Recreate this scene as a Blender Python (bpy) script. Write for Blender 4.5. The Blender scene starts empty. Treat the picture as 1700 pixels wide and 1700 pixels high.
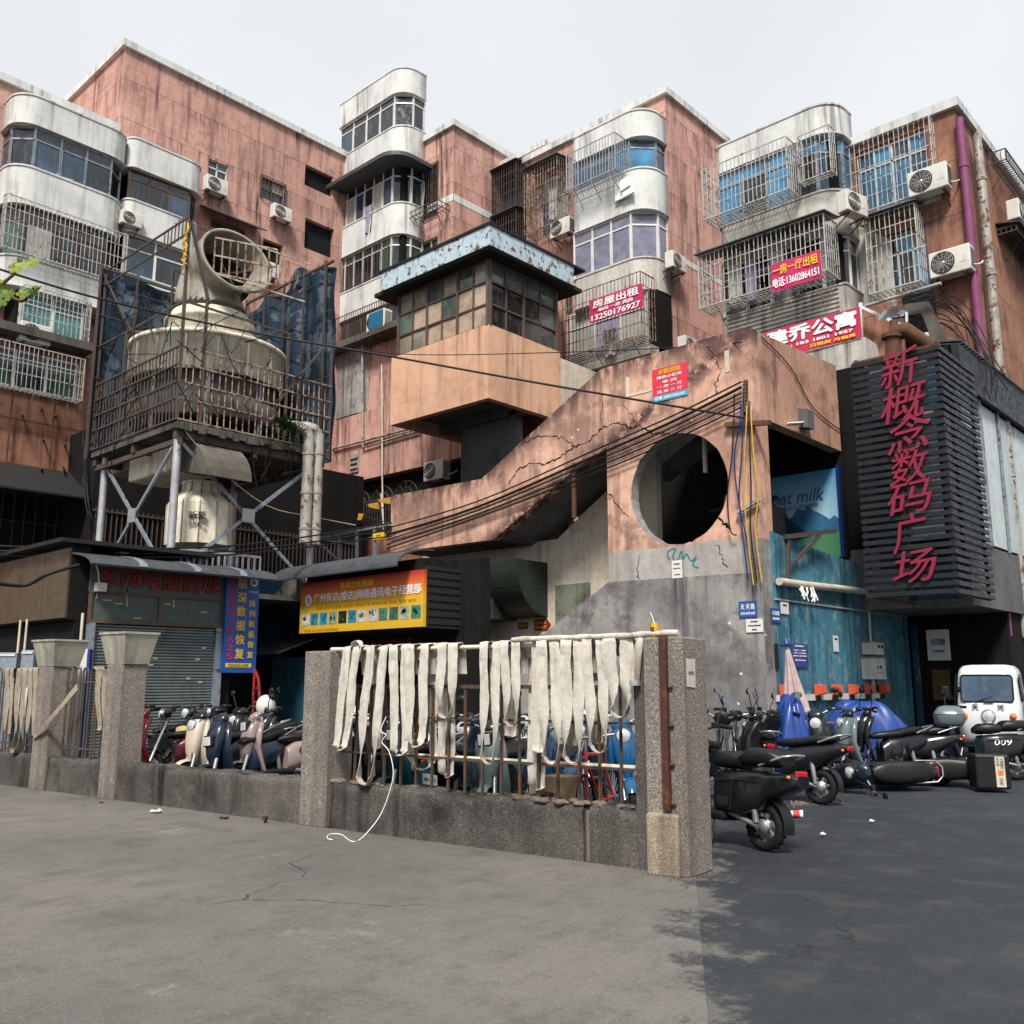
import bpy, bmesh, math, random
from mathutils import Vector, Matrix
random.seed(7)
R = math.radians
# ------------------------------------------------------------------ camera, sky, sun, exposure
sc = bpy.context.scene
COL = sc.collection
CAMZ, PITCH, YAW, FPX = 1.5, 10.24, 42.6, 1550.0
cam = bpy.data.cameras.new("camera")
cam.sensor_width = 36.0
cam.lens = 36.0*FPX/1700.0
cam.clip_end = 2000
camo = bpy.data.objects.new("camera", cam)
camo.location = (0, 0, CAMZ)
camo.rotation_euler = (R(90+PITCH), 0, R(YAW))
COL.objects.link(camo)
sc.camera = camo
SUN_EL, SUN_AZ = 50.0, 146.0           # degrees; azimuth clockwise from +Y
w = bpy.data.worlds.new("World"); sc.world = w; w.use_nodes = True
nt = w.node_tree; nt.nodes.clear()
wo = nt.nodes.new('ShaderNodeOutputWorld'); bg = nt.nodes.new('ShaderNodeBackground')
sky = nt.nodes.new('ShaderNodeTexSky'); sky.sky_type = 'NISHITA'; sky.sun_disc = False
sky.sun_elevation = R(SUN_EL); sky.sun_rotation = R(SUN_AZ)
tc = nt.nodes.new('ShaderNodeTexCoord'); nz = nt.nodes.new('ShaderNodeTexNoise')
nz.inputs['Scale'].default_value = 2.2; nz.inputs['Detail'].default_value = 6
rmp = nt.nodes.new('ShaderNodeValToRGB')
rmp.color_ramp.elements[0].position = .25; rmp.color_ramp.elements[0].color = (.80,.80,.80,1)
rmp.color_ramp.elements[1].position = .7; rmp.color_ramp.elements[1].color = (.97,.97,.97,1)
mx = nt.nodes.new('ShaderNodeMix'); mx.data_type = 'RGBA'
mx.inputs[7].default_value = (10.4, 10.7, 11.1, 1)     # thick bright cloud
nt.links.new(tc.outputs['Generated'], nz.inputs['Vector']); nt.links.new(nz.outputs[0], rmp.inputs[0])
nt.links.new(rmp.outputs[0], mx.inputs[0]); nt.links.new(sky.outputs[0], mx.inputs[6])
nt.links.new(mx.outputs[2], bg.inputs['Color']); bg.inputs['Strength'].default_value = .05
nt.links.new(bg.outputs[0], wo.inputs[0])
sl = bpy.data.lights.new("sun", 'SUN'); sl.energy = 3.4; sl.angle = R(13); sl.color = (1.0, .94, .86)
so = bpy.data.objects.new("sun", sl); COL.objects.link(so)
so.rotation_euler = (R(90-SUN_EL), 0, R(180-SUN_AZ)); so.location = (0, -20, 30)
sc.view_settings.view_transform = 'Standard'; sc.view_settings.look = 'None'
sc.view_settings.exposure = 0.8; sc.view_settings.gamma = 1.0
sc.view_settings.use_curve_mapping = False
# ------------------------------------------------------------------ pixel -> place on a wall / ground
cy, sy, cp, sp = math.cos(R(YAW)), math.sin(R(YAW)), math.cos(R(PITCH)), math.sin(R(PITCH))
RT, FW = Vector((cy, sy, 0)), Vector((-sy, cy, 0))
def ray(px, py):
    x, z = (px-850)/FPX, (850-py)/FPX
    return RT*x + FW*(cp - z*sp) + Vector((0, 0, sp + z*cp))
CAM = Vector((0, 0, CAMZ))
def onX(px, py, c): d = ray(px, py); return CAM + d*(c/d.x)
def onY(px, py, c): d = ray(px, py); return CAM + d*(c/d.y)
def onZ(px, py, z=0.0): d = ray(px, py); return CAM + d*((z-CAMZ)/d.z)
def atT(px, py, t):
    d = ray(px, py); return CAM + d*(t/d.dot(FW))
def rY(c, x0, y0, x1, y1):
    p, q = onY(x0, y0, c), onY(x1, y1, c); return p.x, q.x, q.z, p.z       # X0 X1 Z0 Z1
def rX(c, x0, y0, x1, y1):
    p, q = onX(x0, y0, c), onX(x1, y1, c); return p.y, q.y, q.z, p.z       # Y0 Y1 Z0 Z1
def zY(c, px, py): return onY(px, py, c).z
def zX(c, px, py): return onX(px, py, c).z
# ------------------------------------------------------------------ mesh builder
WM = {}
def wmat(o): return WM.get(o.name, Matrix.Identity(4)) if o else Matrix.Identity(4)
def tag(o, label=None, cat=None, group=None, kind=None):
    if label: o['label'] = label
    if cat: o['category'] = cat
    if group: o['group'] = group
    if kind: o['kind'] = kind
    return o
def thing(name, label, cat, loc=(0,0,0), rotz=0.0, group=None):
    o = bpy.data.objects.new(name, None); COL.objects.link(o)
    o.location = loc; o.rotation_euler = (0, 0, rotz); o.empty_display_size = .2
    WM[o.name] = Matrix.Translation(Vector(loc)) @ Matrix.Rotation(rotz, 4, 'Z')
    return tag(o, label, cat, group)
def orient(ax):
    a = Vector(ax).normalized()
    u = Vector((0,0,1)).cross(a)
    if u.length < 1e-4: u = Vector((1,0,0))
    u.normalize(); return u, a.cross(u)
class MB:
    def __init__(s): s.v=[]; s.f=[]; s.mi=[]; s.sm=[]; s.m=0
    def add(s, vs, fs, smooth=False):
        b = len(s.v); s.v += [Vector(p) for p in vs]
        for f in fs: s.f.append([i+b for i in f]); s.mi.append(s.m); s.sm.append(smooth)
        return s
    def box(s, x0,x1,y0,y1,z0,z1):
        if x0>x1: x0,x1=x1,x0
        if y0>y1: y0,y1=y1,y0
        if z0>z1: z0,z1=z1,z0
        return s.add([(x0,y0,z0),(x1,y0,z0),(x1,y1,z0),(x0,y1,z0),(x0,y0,z1),(x1,y0,z1),(x1,y1,z1),(x0,y1,z1)],
              [(0,3,2,1),(4,5,6,7),(0,1,5,4),(1,2,6,5),(2,3,7,6),(3,0,4,7)])
    def bbox(s, x0,x1,y0,y1,z0,z1, b=.01):       # box with chamfered edges
        if x0>x1: x0,x1=x1,x0
        if y0>y1: y0,y1=y1,y0
        if z0>z1: z0,z1=z1,z0
        bm = bmesh.new(); bmesh.ops.create_cube(bm, size=1)
        for v in bm.verts:
            v.co = Vector(((x0+x1)/2+v.co.x*(x1-x0), (y0+y1)/2+v.co.y*(y1-y0), (z0+z1)/2+v.co.z*(z1-z0)))
        b = min(b, .45*min(x1-x0, y1-y0, z1-z0))
        bmesh.ops.bevel(bm, geom=bm.edges[:], offset=b, segments=2, affect='EDGES', profile=.5)
        bm.verts.index_update()
        s.add([v.co.copy() for v in bm.verts], [[v.index for v in f.verts] for f in bm.faces]); bm.free(); return s
    def obox(s, c, ax, ay, az, hx, hy, hz):
        c=Vector(c); ax=Vector(ax); ay=Vector(ay); az=Vector(az)
        vs=[c+ax*(i*hx)+ay*(j*hy)+az*(k*hz) for k in(-1,1) for (i,j) in((-1,-1),(1,-1),(1,1),(-1,1))]
        return s.add(vs,[(0,3,2,1),(4,5,6,7),(0,1,5,4),(1,2,6,5),(2,3,7,6),(3,0,4,7)])
    def bar(s, p0, p1, w, h=None):
        p0=Vector(p0); p1=Vector(p1); d=p1-p0
        if d.length<1e-5: return s
        u,v=orient(d); h=h or w
        return s.obox((p0+p1)/2, u, v, d.normalized(), w/2, h/2, d.length/2)
    def quad(s, a,b,c,d): return s.add([a,b,c,d],[(0,1,2,3)])
    def tube(s, pts, r, n=8, cap=True):
        pts=[Vector(p) for p in pts]; m=len(pts); rr = r if isinstance(r,(list,tuple)) else [r]*m
        tang=[]
        for i in range(m):
            a=pts[max(0,i-1)]; b=pts[min(m-1,i+1)]; t=(b-a)
            tang.append(t.normalized() if t.length>1e-7 else Vector((0,0,1)))
        u,v=orient(tang[0]); vs=[]
        for i in range(m):
            t=tang[i]; u=(u-t*u.dot(t))
            if u.length<1e-4: u,_=orient(t)
            u.normalize(); v=t.cross(u)
            for k in range(n):
                a=2*math.pi*k/n; vs.append(pts[i]+(u*math.cos(a)+v*math.sin(a))*rr[i])
        fs=[(i*n+k, i*n+(k+1)%n, (i+1)*n+(k+1)%n, (i+1)*n+k) for i in range(m-1) for k in range(n)]
        s.add(vs,fs,n>4)
        if cap:
            s.add(vs[:n],[tuple(reversed(range(n)))]); s.add(vs[-n:],[tuple(range(n))])
        return s
    def cyl(s, p0, p1, r0, r1=None, n=16): return s.tube([p0,p1],[r0, r0 if r1 is None else r1],n)
    def lathe(s, prof, c=(0,0,0), axis=(0,0,1), n=24, a0=0, a1=2*math.pi, smooth=True):
        c=Vector(c); ax=Vector(axis).normalized(); u,v=orient(ax); full=abs(a1-a0-2*math.pi)<1e-6
        k=n if full else n+1; vs=[]
        for (r,z) in prof:
            for i in range(k):
                a=a0+(a1-a0)*i/n; vs.append(c+ax*z+(u*math.cos(a)+v*math.sin(a))*r)
        m=len(prof); fs=[]
        for j in range(m-1):
            for i in range(n):
                i2=(i+1)%k
                fs.append((j*k+i, j*k+i2, (j+1)*k+i2, (j+1)*k+i))
        return s.add(vs,fs,smooth)
    def loft(s, secs, n=16, cap=True, smooth=True):
        # secs: (centre, u axis, v axis, ru, rv, exponent)
        vs=[]; rings=[]
        for (c,u,v,ru,rv,e) in secs:
            c=Vector(c); u=Vector(u); v=Vector(v); ring=[]
            for k in range(n):
                a=2*math.pi*(k+.5)/n; ca,sa=math.cos(a),math.sin(a)
                x=math.copysign(abs(ca)**(2/e),ca); y=math.copysign(abs(sa)**(2/e),sa)
                ring.append(c+u*(x*ru)+v*(y*rv))
            rings.append(ring); vs+=ring
        m=len(secs)
        fs=[(i*n+k, i*n+(k+1)%n, (i+1)*n+(k+1)%n, (i+1)*n+k) for i in range(m-1) for k in range(n)]
        s.add(vs,fs,smooth)
        if cap: s.add(rings[0],[tuple(reversed(range(n)))]); s.add(rings[-1],[tuple(range(n))])
        return s
    def prism(s, poly, f0, f1, smooth_sides=False):
        # poly: 2D list; f0,f1 map (a,b)->3D at the two ends
        n=len(poly); A=[Vector(f0(*p)) for p in poly]; B=[Vector(f1(*p)) for p in poly]
        s.add(A,[tuple(reversed(range(n)))]); s.add(B,[tuple(range(n))])
        s.add(A+B,[(i,(i+1)%n,n+(i+1)%n,n+i) for i in range(n)],smooth_sides); return s
    def plan(s, poly, z0, z1, smooth=False): return s.prism(poly, lambda x,y:(x,y,z0), lambda x,y:(x,y,z1), smooth)
    def elevY(s, poly, y0, y1): return s.prism(poly, lambda x,z:(x,y0,z), lambda x,z:(x,y1,z))
    def elevX(s, poly, x0, x1): return s.prism(poly, lambda y,z:(x0,y,z), lambda y,z:(x1,y,z))
    def grid(s, f, nu, nv, smooth=True):
        vs=[Vector(f(i/nu,j/nv)) for j in range(nv+1) for i in range(nu+1)]
        fs=[(j*(nu+1)+i, j*(nu+1)+i+1,(j+1)*(nu+1)+i+1,(j+1)*(nu+1)+i) for j in range(nv) for i in range(nu)]
        return s.add(vs,fs,smooth)
    def ball(s, c, rx, ry=None, rz=None, nu=16, nv=10):
        ry=ry or rx; rz=rz or rx; c=Vector(c); vs=[]
        for j in range(nv+1):
            t=math.pi*j/nv
            for i in range(nu):
                a=2*math.pi*i/nu; vs.append(c+Vector((rx*math.sin(t)*math.cos(a), ry*math.sin(t)*math.sin(a), -rz*math.cos(t))))
        fs=[(j*nu+i, j*nu+(i+1)%nu,(j+1)*nu+(i+1)%nu,(j+1)*nu+i) for j in range(nv) for i in range(nu)]
        return s.add(vs,fs,True)
    def holed(s, fn, a0,a1,z0,z1, holes, depth, nrm):
        # wall sheet with rectangular openings and reveals; fn(a,z)->3D ; nrm: inward direction
        nrm=Vector(nrm)
        holes=[(max(a0,min(h[0],h[1])),min(a1,max(h[0],h[1])),max(z0,h[2]),min(z1,h[3])) for h in holes]
        aa=sorted(set([a0,a1]+[h[0] for h in holes]+[h[1] for h in holes])); zz=sorted(set([z0,z1]+[h[2] for h in holes]+[h[3] for h in holes]))
        for i in range(len(aa)-1):
            for j in range(len(zz)-1):
                ca,cz=(aa[i]+aa[i+1])/2,(zz[j]+zz[j+1])/2
                if any(h[0]<ca<h[1] and h[2]<cz<h[3] for h in holes): continue
                s.quad(fn(aa[i],zz[j]),fn(aa[i+1],zz[j]),fn(aa[i+1],zz[j+1]),fn(aa[i],zz[j+1]))
        for (b0,b1,c0,c1) in holes:
            k=[Vector(fn(b0,c0)),Vector(fn(b1,c0)),Vector(fn(b1,c1)),Vector(fn(b0,c1))]; q=[p+nrm*depth for p in k]
            for i in range(4): s.quad(k[i],k[(i+1)%4],q[(i+1)%4],q[i])
            s.quad(*q)
        return s
    def build(s, name, mats, parent=None, base=None, local=False, bevel=0):
        me=bpy.data.meshes.new(name); mats=mats if isinstance(mats,(list,tuple)) else [mats]
        if parent is None:
            if base is None:
                xs=[p.x for p in s.v]; ys=[p.y for p in s.v]; zs=[p.z for p in s.v]
                base=((min(xs)+max(xs))/2,(min(ys)+max(ys))/2,min(zs))
            M=Matrix.Translation(Vector(base)); 
        else: M=wmat(parent)
        inv=M.inverted(); vs=s.v if local else [inv@p for p in s.v]
        me.from_pydata([tuple(p) for p in vs],[],s.f)
        for m in mats: me.materials.append(m)
        me.polygons.foreach_set('material_index',s.mi); me.polygons.foreach_set('use_smooth',s.sm)
        me.validate(); me.update()
        o=bpy.data.objects.new(name,me); COL.objects.link(o)
        if parent is None: o.location=base; WM[o.name]=M
        else: o.parent=parent; WM[o.name]=M
        if bevel:
            b=o.modifiers.new('b','BEVEL'); b.width=bevel; b.segments=2; b.limit_method='ANGLE'; b.angle_limit=R(40)
        return o
def copy_tree(o, parent=None):
    c=o.copy(); COL.objects.link(c)
    if parent: c.parent=parent
    for ch in list(o.children): copy_tree(ch,c)
    return c
def dup(root, loc, rotz=0, label=None, group=None, scale=1.0, rot=None):
    c=copy_tree(root); c.location=loc; c.rotation_euler=rot or (0,0,rotz); c.scale=(scale,)*3
    if label: c['label']=label
    if group: c['group']=group
    return c
_dg=None
def text(name, s, mat, parent, pos, right, up, height, width=None, extrude=.008, bold=0.0, align='CENTER', spacing=1.0, local=False, font=None, shear=0.0):
    """lettering as real solid letters: pos is the centre (or left end) of the line"""
    cu=bpy.data.curves.new(name,'FONT'); cu.body=s; cu.size=1.0; cu.extrude=.5; cu.space_character=spacing
    cu.resolution_u=3; cu.shear=shear
    t=bpy.data.objects.new(name,cu); COL.objects.link(t)
    dg=bpy.context.evaluated_depsgraph_get(); dg.update()
    me=bpy.data.meshes.new_from_object(t.evaluated_get(dg)); 
    COL.objects.unlink(t); bpy.data.objects.remove(t); bpy.data.curves.remove(cu)
    if len(me.vertices)==0: return None
    xs=[v.co.x for v in me.vertices]; ys=[v.co.y for v in me.vertices]
    x0,x1,y0,y1=min(xs),max(xs),min(ys),max(ys)
    ky=height/max(1e-6,(y1-y0)); kx=ky if width is None else width/max(1e-6,(x1-x0))
    right=Vector(right).normalized(); up=Vector(up).normalized(); nn=right.cross(up); pos=Vector(pos)
    ox=(x0+x1)/2 if align=='CENTER' else x0
    M=wmat(parent).inverted() if not local else Matrix.Identity(4)
    offs=[(0,0)] if bold<=0 else [(0,0),(bold,0),(-bold,0),(0,bold),(0,-bold)]
    if bold>0:                                                       # bolder strokes: the same solid letters again, a hair apart
        base=[v.co.copy() for v in me.vertices]; pol=[tuple(p.vertices) for p in me.polygons]; n0_=len(base)
        me=bpy.data.meshes.new(name); me.from_pydata([(c.x+dx,c.y+dy,c.z) for dx,dy in offs for c in base],[],[tuple(i+k*n0_ for i in p) for k in range(len(offs)) for p in pol])
    else: n0_=len(me.vertices)
    for i,v in enumerate(me.vertices):
        c=v.co; k=i//n0_
        v.co=M@(pos+right*((c.x-ox)*kx)+up*((c.y-(y0+y1)/2)*ky)+nn*((c.z+.5)*extrude+.0007*k))
    me.materials.clear(); me.materials.append(mat); me.update()
    o=bpy.data.objects.new(name,me); COL.objects.link(o); o.parent=parent; WM[o.name]=wmat(parent)
    return o
SX, EY, UP = Vector((1,0,0)), Vector((0,1,0)), Vector((0,0,1))
# ------------------------------------------------------------------ materials
class NT:
    def __init__(s, name):
        s.mat=bpy.data.materials.new(name); s.mat.use_nodes=True; s.t=s.mat.node_tree; s.b=s.t.nodes['Principled BSDF']
        s.tc=s.t.nodes.new('ShaderNodeTexCoord')
    def n(s,k,**kw):
        o=s.t.nodes.new(k)
        for a,v in kw.items(): setattr(o,a,v)
        return o
    def l(s,a,b): s.t.links.new(a,b)
    def noise(s,scale,detail=4,rough=.55,vec=None,stretch=None,dist=0):
        v=vec or s.tc.outputs['Object']
        if stretch:
            mp=s.n('ShaderNodeMapping'); mp.inputs['Scale'].default_value=stretch; s.l(v,mp.inputs[0]); v=mp.outputs[0]
        o=s.n('ShaderNodeTexNoise'); o.inputs['Scale'].default_value=scale; o.inputs['Detail'].default_value=detail
        o.inputs['Roughness'].default_value=rough; o.inputs['Distortion'].default_value=dist; s.l(v,o.inputs['Vector'])
        k=s.n('ShaderNodeMath',operation='MULTIPLY_ADD'); k.use_clamp=True; k.inputs[1].default_value=1.55; k.inputs[2].default_value=-.275; s.l(o.outputs[0],k.inputs[0]); return k.outputs[0]
    def ramp(s,x,a,b,c0=0.0,c1=1.0):
        o=s.n('ShaderNodeMapRange'); o.inputs[1].default_value=a; o.inputs[2].default_value=b; o.inputs[3].default_value=c0; o.inputs[4].default_value=c1
        s.l(x,o.inputs[0]); return o.outputs[0]
    def mul(s,a,b):
        o=s.n('ShaderNodeMath',operation='MULTIPLY')
        for i,x in enumerate((a,b)):
            if isinstance(x,(int,float)): o.inputs[i].default_value=x
            else: s.l(x,o.inputs[i])
        return o.outputs[0]
    def mix(s,f,a,b):
        o=s.n('ShaderNodeMix',data_type='RGBA')
        for i,x in ((0,f),(6,a),(7,b)):
            if isinstance(x,(int,float)): o.inputs[i].default_value=x
            elif isinstance(x,tuple): o.inputs[i].default_value=(x[0],x[1],x[2],1)
            else: s.l(x,o.inputs[i])
        return o.outputs[2]
    def bump(s,h,strength=.3,dist=.02):
        o=s.n('ShaderNodeBump'); o.inputs['Strength'].default_value=strength; o.inputs['Distance'].default_value=dist
        s.l(h,o.inputs['Height']); s.l(o.outputs[0],s.b.inputs['Normal'])
    def done(s,col,rough=.8,metal=0.0,**kw):
        if isinstance(col,tuple): s.b.inputs['Base Color'].default_value=(col[0],col[1],col[2],1)
        else: s.l(col,s.b.inputs['Base Color'])
        if isinstance(rough,(int,float)): s.b.inputs['Roughness'].default_value=rough
        else: s.l(rough,s.b.inputs['Roughness'])
        s.b.inputs['Metallic'].default_value=metal
        for k,v in kw.items(): s.b.inputs[k].default_value=v
        return s.mat
def wall(name, base, base2=None, dirt=(.05,.045,.04), streak=.5, blotch=.4, crack=0, speck=0, speckcol=None, bump=.25, rough=.9, peel=None, peelamt=.0, top=None, scale=1.0, peelscale=.9, chips=0, joint=0, mottle=.35, patch=0, edge=None):
    t=NT(name); base2=base2 or tuple(c*.8 for c in base)
    c=t.mix(t.ramp(t.noise(.7*scale,6,.6),.3,.7),base,base2)
    f=t.noise(28*scale,5,.7); c=t.mix(t.ramp(f,.3,.75,0,.22),c,tuple(x*.55 for x in base))
    h=f
    if peel:
        pm=t.ramp(t.noise(peelscale,9,.66),.60-peelamt*.3,.615-peelamt*.3); c=t.mix(pm,c,peel)
    if speck:
        sp1=t.noise(70*scale,2,.9); c=t.mix(t.ramp(sp1,.45,.62,0,speck),c,speckcol or (.03,.03,.03)); 
        sp2=t.noise(55*scale,2,.9); c=t.mix(t.ramp(sp2,.56,.7,0,speck*.8),c,tuple(min(1,x*1.9) for x in base)); h=sp1
    mo=t.noise(5.5*scale,8,.7); c=t.mix(t.ramp(mo,.42,.70,0,mottle),c,tuple(x*.5 for x in base)); mo2=t.noise(9*scale,6,.7); c=t.mix(t.ramp(mo2,.60,.72,0,mottle*.7),c,tuple(min(1,x*1.35) for x in base))
    s1=t.noise(1.6*scale,6,.6,stretch=(1,1,.12)); s2=t.noise(6*scale,5,.6,stretch=(1,1,.07))
    sk=t.mul(t.ramp(s1,.42,.72),t.ramp(s2,.35,.7)); c=t.mix(t.mul(sk,min(1,streak*1.5)),c,dirt)
    b0=t.noise(.33*scale,7,.62); c=t.mix(t.ramp(b0,.48,.72,0,blotch*.55),c,tuple(x*.42 for x in base))
    b1=t.noise(1.1*scale,9,.72); c=t.mix(t.ramp(b1,.52,.78,0,blotch),c,dirt)
    if top:
        sep=t.n('ShaderNodeSeparateXYZ'); g=t.n('ShaderNodeNewGeometry'); t.l(g.outputs['Position'],sep.inputs[0])
        tf=t.ramp(sep.outputs[2],top[0]-top[1],top[0]); c=t.mix(t.mul(tf,t.ramp(t.noise(2.5,7,.7,stretch=(1,1,.35)),.35,.6,0,.9)),c,tuple(x*.7 for x in dirt))
    if patch: c=t.mix(t.ramp(t.noise(.55,8,.68),.47,.60,0,patch),c,t.mix(t.noise(3,5),tuple(x*.55 for x in base),dirt))
    if edge:                                                         # mould along the coping and the soffit edge
        g=t.n('ShaderNodeNewGeometry'); sep=t.n('ShaderNodeSeparateXYZ'); t.l(g.outputs['Position'],sep.inputs[0])
        def line(m_,c_):
            o=t.n('ShaderNodeMath',operation='MULTIPLY_ADD'); o.inputs[1].default_value=m_; o.inputs[2].default_value=c_; t.l(sep.outputs[0],o.inputs[0]); return o.outputs[0]
        def op(k,a,b):
            o=t.n('ShaderNodeMath',operation=k); t.l(a,o.inputs[0]); t.l(b,o.inputs[1]); return o.outputs[0]
        tp=op('MAXIMUM',line(*edge[0]),op('MINIMUM',line(*edge[1]),line(*edge[2]))); d=op('SUBTRACT',sep.outputs[2],tp)
        c=t.mix(t.mul(t.ramp(d,-.55,.0),t.ramp(t.noise(2.6,8,.7,stretch=(1,1,.4)),.32,.52,0,1)),c,dirt)
        b_=op('SUBTRACT',sep.outputs[2],line(*edge[3])); ab=t.n('ShaderNodeMath',operation='ABSOLUTE'); t.l(b_,ab.inputs[0])
        c=t.mix(t.mul(t.ramp(ab.outputs[0],.05,.40,1,0),t.ramp(t.noise(3.5,8,.7),.34,.52,0,1)),c,dirt)
    if joint:
        sep=t.n('ShaderNodeSeparateXYZ'); g=t.n('ShaderNodeNewGeometry'); t.l(g.outputs['Position'],sep.inputs[0]); q=t.n('ShaderNodeMath',operation='MODULO'); q.inputs[1].default_value=joint; t.l(sep.outputs[2],q.inputs[0]); c=t.mix(t.mul(t.ramp(q.outputs[0],.012,.028,1,0),.75),c,(.04,.025,.02))
        q2=t.n('ShaderNodeMath',operation='MODULO'); q2.inputs[1].default_value=joint; t.l(sep.outputs[2],q2.inputs[0]); dr=t.mul(t.ramp(q2.outputs[0],joint*.45,joint,0,1),t.ramp(t.noise(7,6,.65,stretch=(1,1,.05)),.5,.68)); c=t.mix(t.mul(dr,.65),c,dirt)
    if crack:
        nv=t.n('ShaderNodeTexNoise'); nv.inputs['Scale'].default_value=1.6; nv.inputs['Detail'].default_value=6; t.l(t.tc.outputs['Object'],nv.inputs['Vector'])
        va=t.n('ShaderNodeVectorMath',operation='SCALE'); va.inputs['Scale'].default_value=.9; t.l(nv.outputs['Color'],va.inputs[0])
        ad=t.n('ShaderNodeVectorMath',operation='ADD'); t.l(va.outputs[0],ad.inputs[0]); t.l(t.tc.outputs['Object'],ad.inputs[1])
        vo=t.n('ShaderNodeTexVoronoi',feature='DISTANCE_TO_EDGE'); vo.inputs['Scale'].default_value=.5; t.l(ad.outputs[0],vo.inputs['Vector'])
        cm=t.mul(t.ramp(vo.outputs['Distance'],.002,.0075,1,0),t.ramp(t.noise(.7,3,.5),.46,.54)); c=t.mix(t.mul(cm,crack),c,(.015,.012,.01))
    if chips:
        ch=t.n('ShaderNodeTexVoronoi'); ch.inputs['Scale'].default_value=2.6; t.l(t.tc.outputs['Object'],ch.inputs['Vector'])
        c=t.mix(t.mul(t.ramp(ch.outputs['Distance'],.05,.09,1,0),t.ramp(t.noise(.5,2),.5,.56,0,chips)),c,(.62,.60,.56))
    t.bump(h,bump,.012)
    return t.done(c,rough,0,**{'Specular IOR Level':.12})
def paint(name, base, rough=.4, metal=0.0, dirt=(.05,.04,.03), wear=.25, rust=0, bump=.03, **kw):
    t=NT(name); c=t.mix(t.ramp(t.noise(3.0,7,.65),.45,.75,0,wear),base,dirt)
    c=t.mix(t.ramp(t.noise(22,4,.6),.4,.8,0,wear*.5),c,tuple(x*.6 for x in base))
    if rust: c=t.mix(t.ramp(t.noise(5.5,8,.7),.62-rust*.25,.68-rust*.2),c,t.mix(t.noise(40,3),(.07,.028,.015),(.17,.075,.038)))
    r=t.ramp(t.noise(9,4),.3,.7,max(.05,rough-.1),min(1,rough+.15)); t.bump(t.noise(60,3),bump,.004)
    kw.setdefault('Specular IOR Level',.3); return t.done(c,r,metal,**kw)
def plain(name, c, rough=.5, metal=0.0, var=.2, scale=12, **kw):
    if rough>=.5 and not metal: kw.setdefault('Specular IOR Level',.2)
    t=NT(name); col=t.mix(t.ramp(t.noise(scale,5,.65),.3,.7),c,tuple(x*(1-var) for x in c)); return t.done(col,rough,metal,**kw)
def glass(name, c, rough=.06, var=.5, scale=.8):
    t=NT(name); col=t.mix(t.ramp(t.noise(scale,4),.35,.65),c,tuple(x*(1-var) for x in c))
    col=t.mix(t.ramp(t.noise(6,6,.7,stretch=(1,1,.3)),.5,.8,0,.3),col,(.16,.15,.13)); t.bump(t.noise(1.3,2),.05,.05)
    return t.done(col,t.ramp(t.noise(5,5,.7),.4,.7,rough,rough+.2),0,**{'Specular IOR Level':.8})
M={}
PINKD=(.06,.035,.035)
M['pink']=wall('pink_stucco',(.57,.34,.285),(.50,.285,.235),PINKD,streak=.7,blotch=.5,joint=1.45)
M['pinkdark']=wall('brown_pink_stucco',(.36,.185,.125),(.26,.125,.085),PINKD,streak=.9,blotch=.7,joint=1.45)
M['kiosk']=wall('peach_stucco',(.68,.42,.29),(.62,.37,.255),(.17,.085,.05),streak=.5,blotch=.3,bump=.25,mottle=.2)
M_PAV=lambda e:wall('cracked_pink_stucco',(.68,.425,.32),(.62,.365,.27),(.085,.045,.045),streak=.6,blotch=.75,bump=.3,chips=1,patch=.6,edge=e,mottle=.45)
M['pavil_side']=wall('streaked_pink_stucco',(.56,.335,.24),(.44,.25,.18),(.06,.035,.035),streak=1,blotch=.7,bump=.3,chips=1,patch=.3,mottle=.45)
M['cement']=wall('grey_cement_wall',(.36,.345,.33),(.22,.21,.21),(.045,.04,.05),streak=.6,blotch=.9,speck=.25,bump=.4,chips=1,patch=.5)
M['cementlight']=wall('pale_cement_render',(.42,.40,.37),(.33,.30,.28),(.10,.08,.08),streak=.35,blotch=.3,bump=.4)
M['cream']=wall('cream_wall',(.64,.57,.47),(.58,.50,.41),(.08,.07,.06),streak=.3,blotch=.25)
M['white']=wall('white_render',(.66,.67,.65),(.57,.59,.58),(.10,.095,.085),streak=.5,blotch=.25,mottle=.14,bump=.2)
M['whitewarm']=wall('dirty_white_render',(.55,.53,.48),(.45,.44,.41),(.07,.06,.05),streak=.55,blotch=.3)
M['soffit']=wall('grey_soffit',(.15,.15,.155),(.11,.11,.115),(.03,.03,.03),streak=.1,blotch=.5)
M['blue']=wall('peeling_blue_wall',(.075,.235,.32),(.05,.17,.25),(.015,.045,.07),streak=.9,blotch=.55,peel=(.19,.27,.29),peelamt=.06,bump=.35,peelscale=3.0,speck=.15,speckcol=(.15,.25,.28))
M['bluedk']=wall('dark_blue_wall',(.025,.10,.17),(.02,.06,.10),(.01,.015,.02),streak=.6,blotch=.5,peel=(.25,.2,.15),peelamt=.05)
M['granite']=wall('washed_granite_post',(.27,.235,.205),(.20,.175,.155),(.06,.05,.045),streak=.35,blotch=.3,speck=.7,bump=.5)
M['lowwall']=wall('rough_granite_wall',(.13,.118,.107),(.06,.055,.051),(.015,.013,.012),streak=.8,blotch=.8,speck=.6,bump=.6)
M['rubble']=wall('broken_mortar',(.24,.20,.17),(.12,.09,.075),(.03,.02,.02),streak=.1,blotch=.5,bump=.9,scale=2)
M['slab']=wall('mouldy_concrete',(.12,.11,.10),(.07,.065,.06),(.015,.015,.015),streak=.5,blotch=.5)
M['black']=plain('black_void',(.008,.008,.009),.9)
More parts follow.
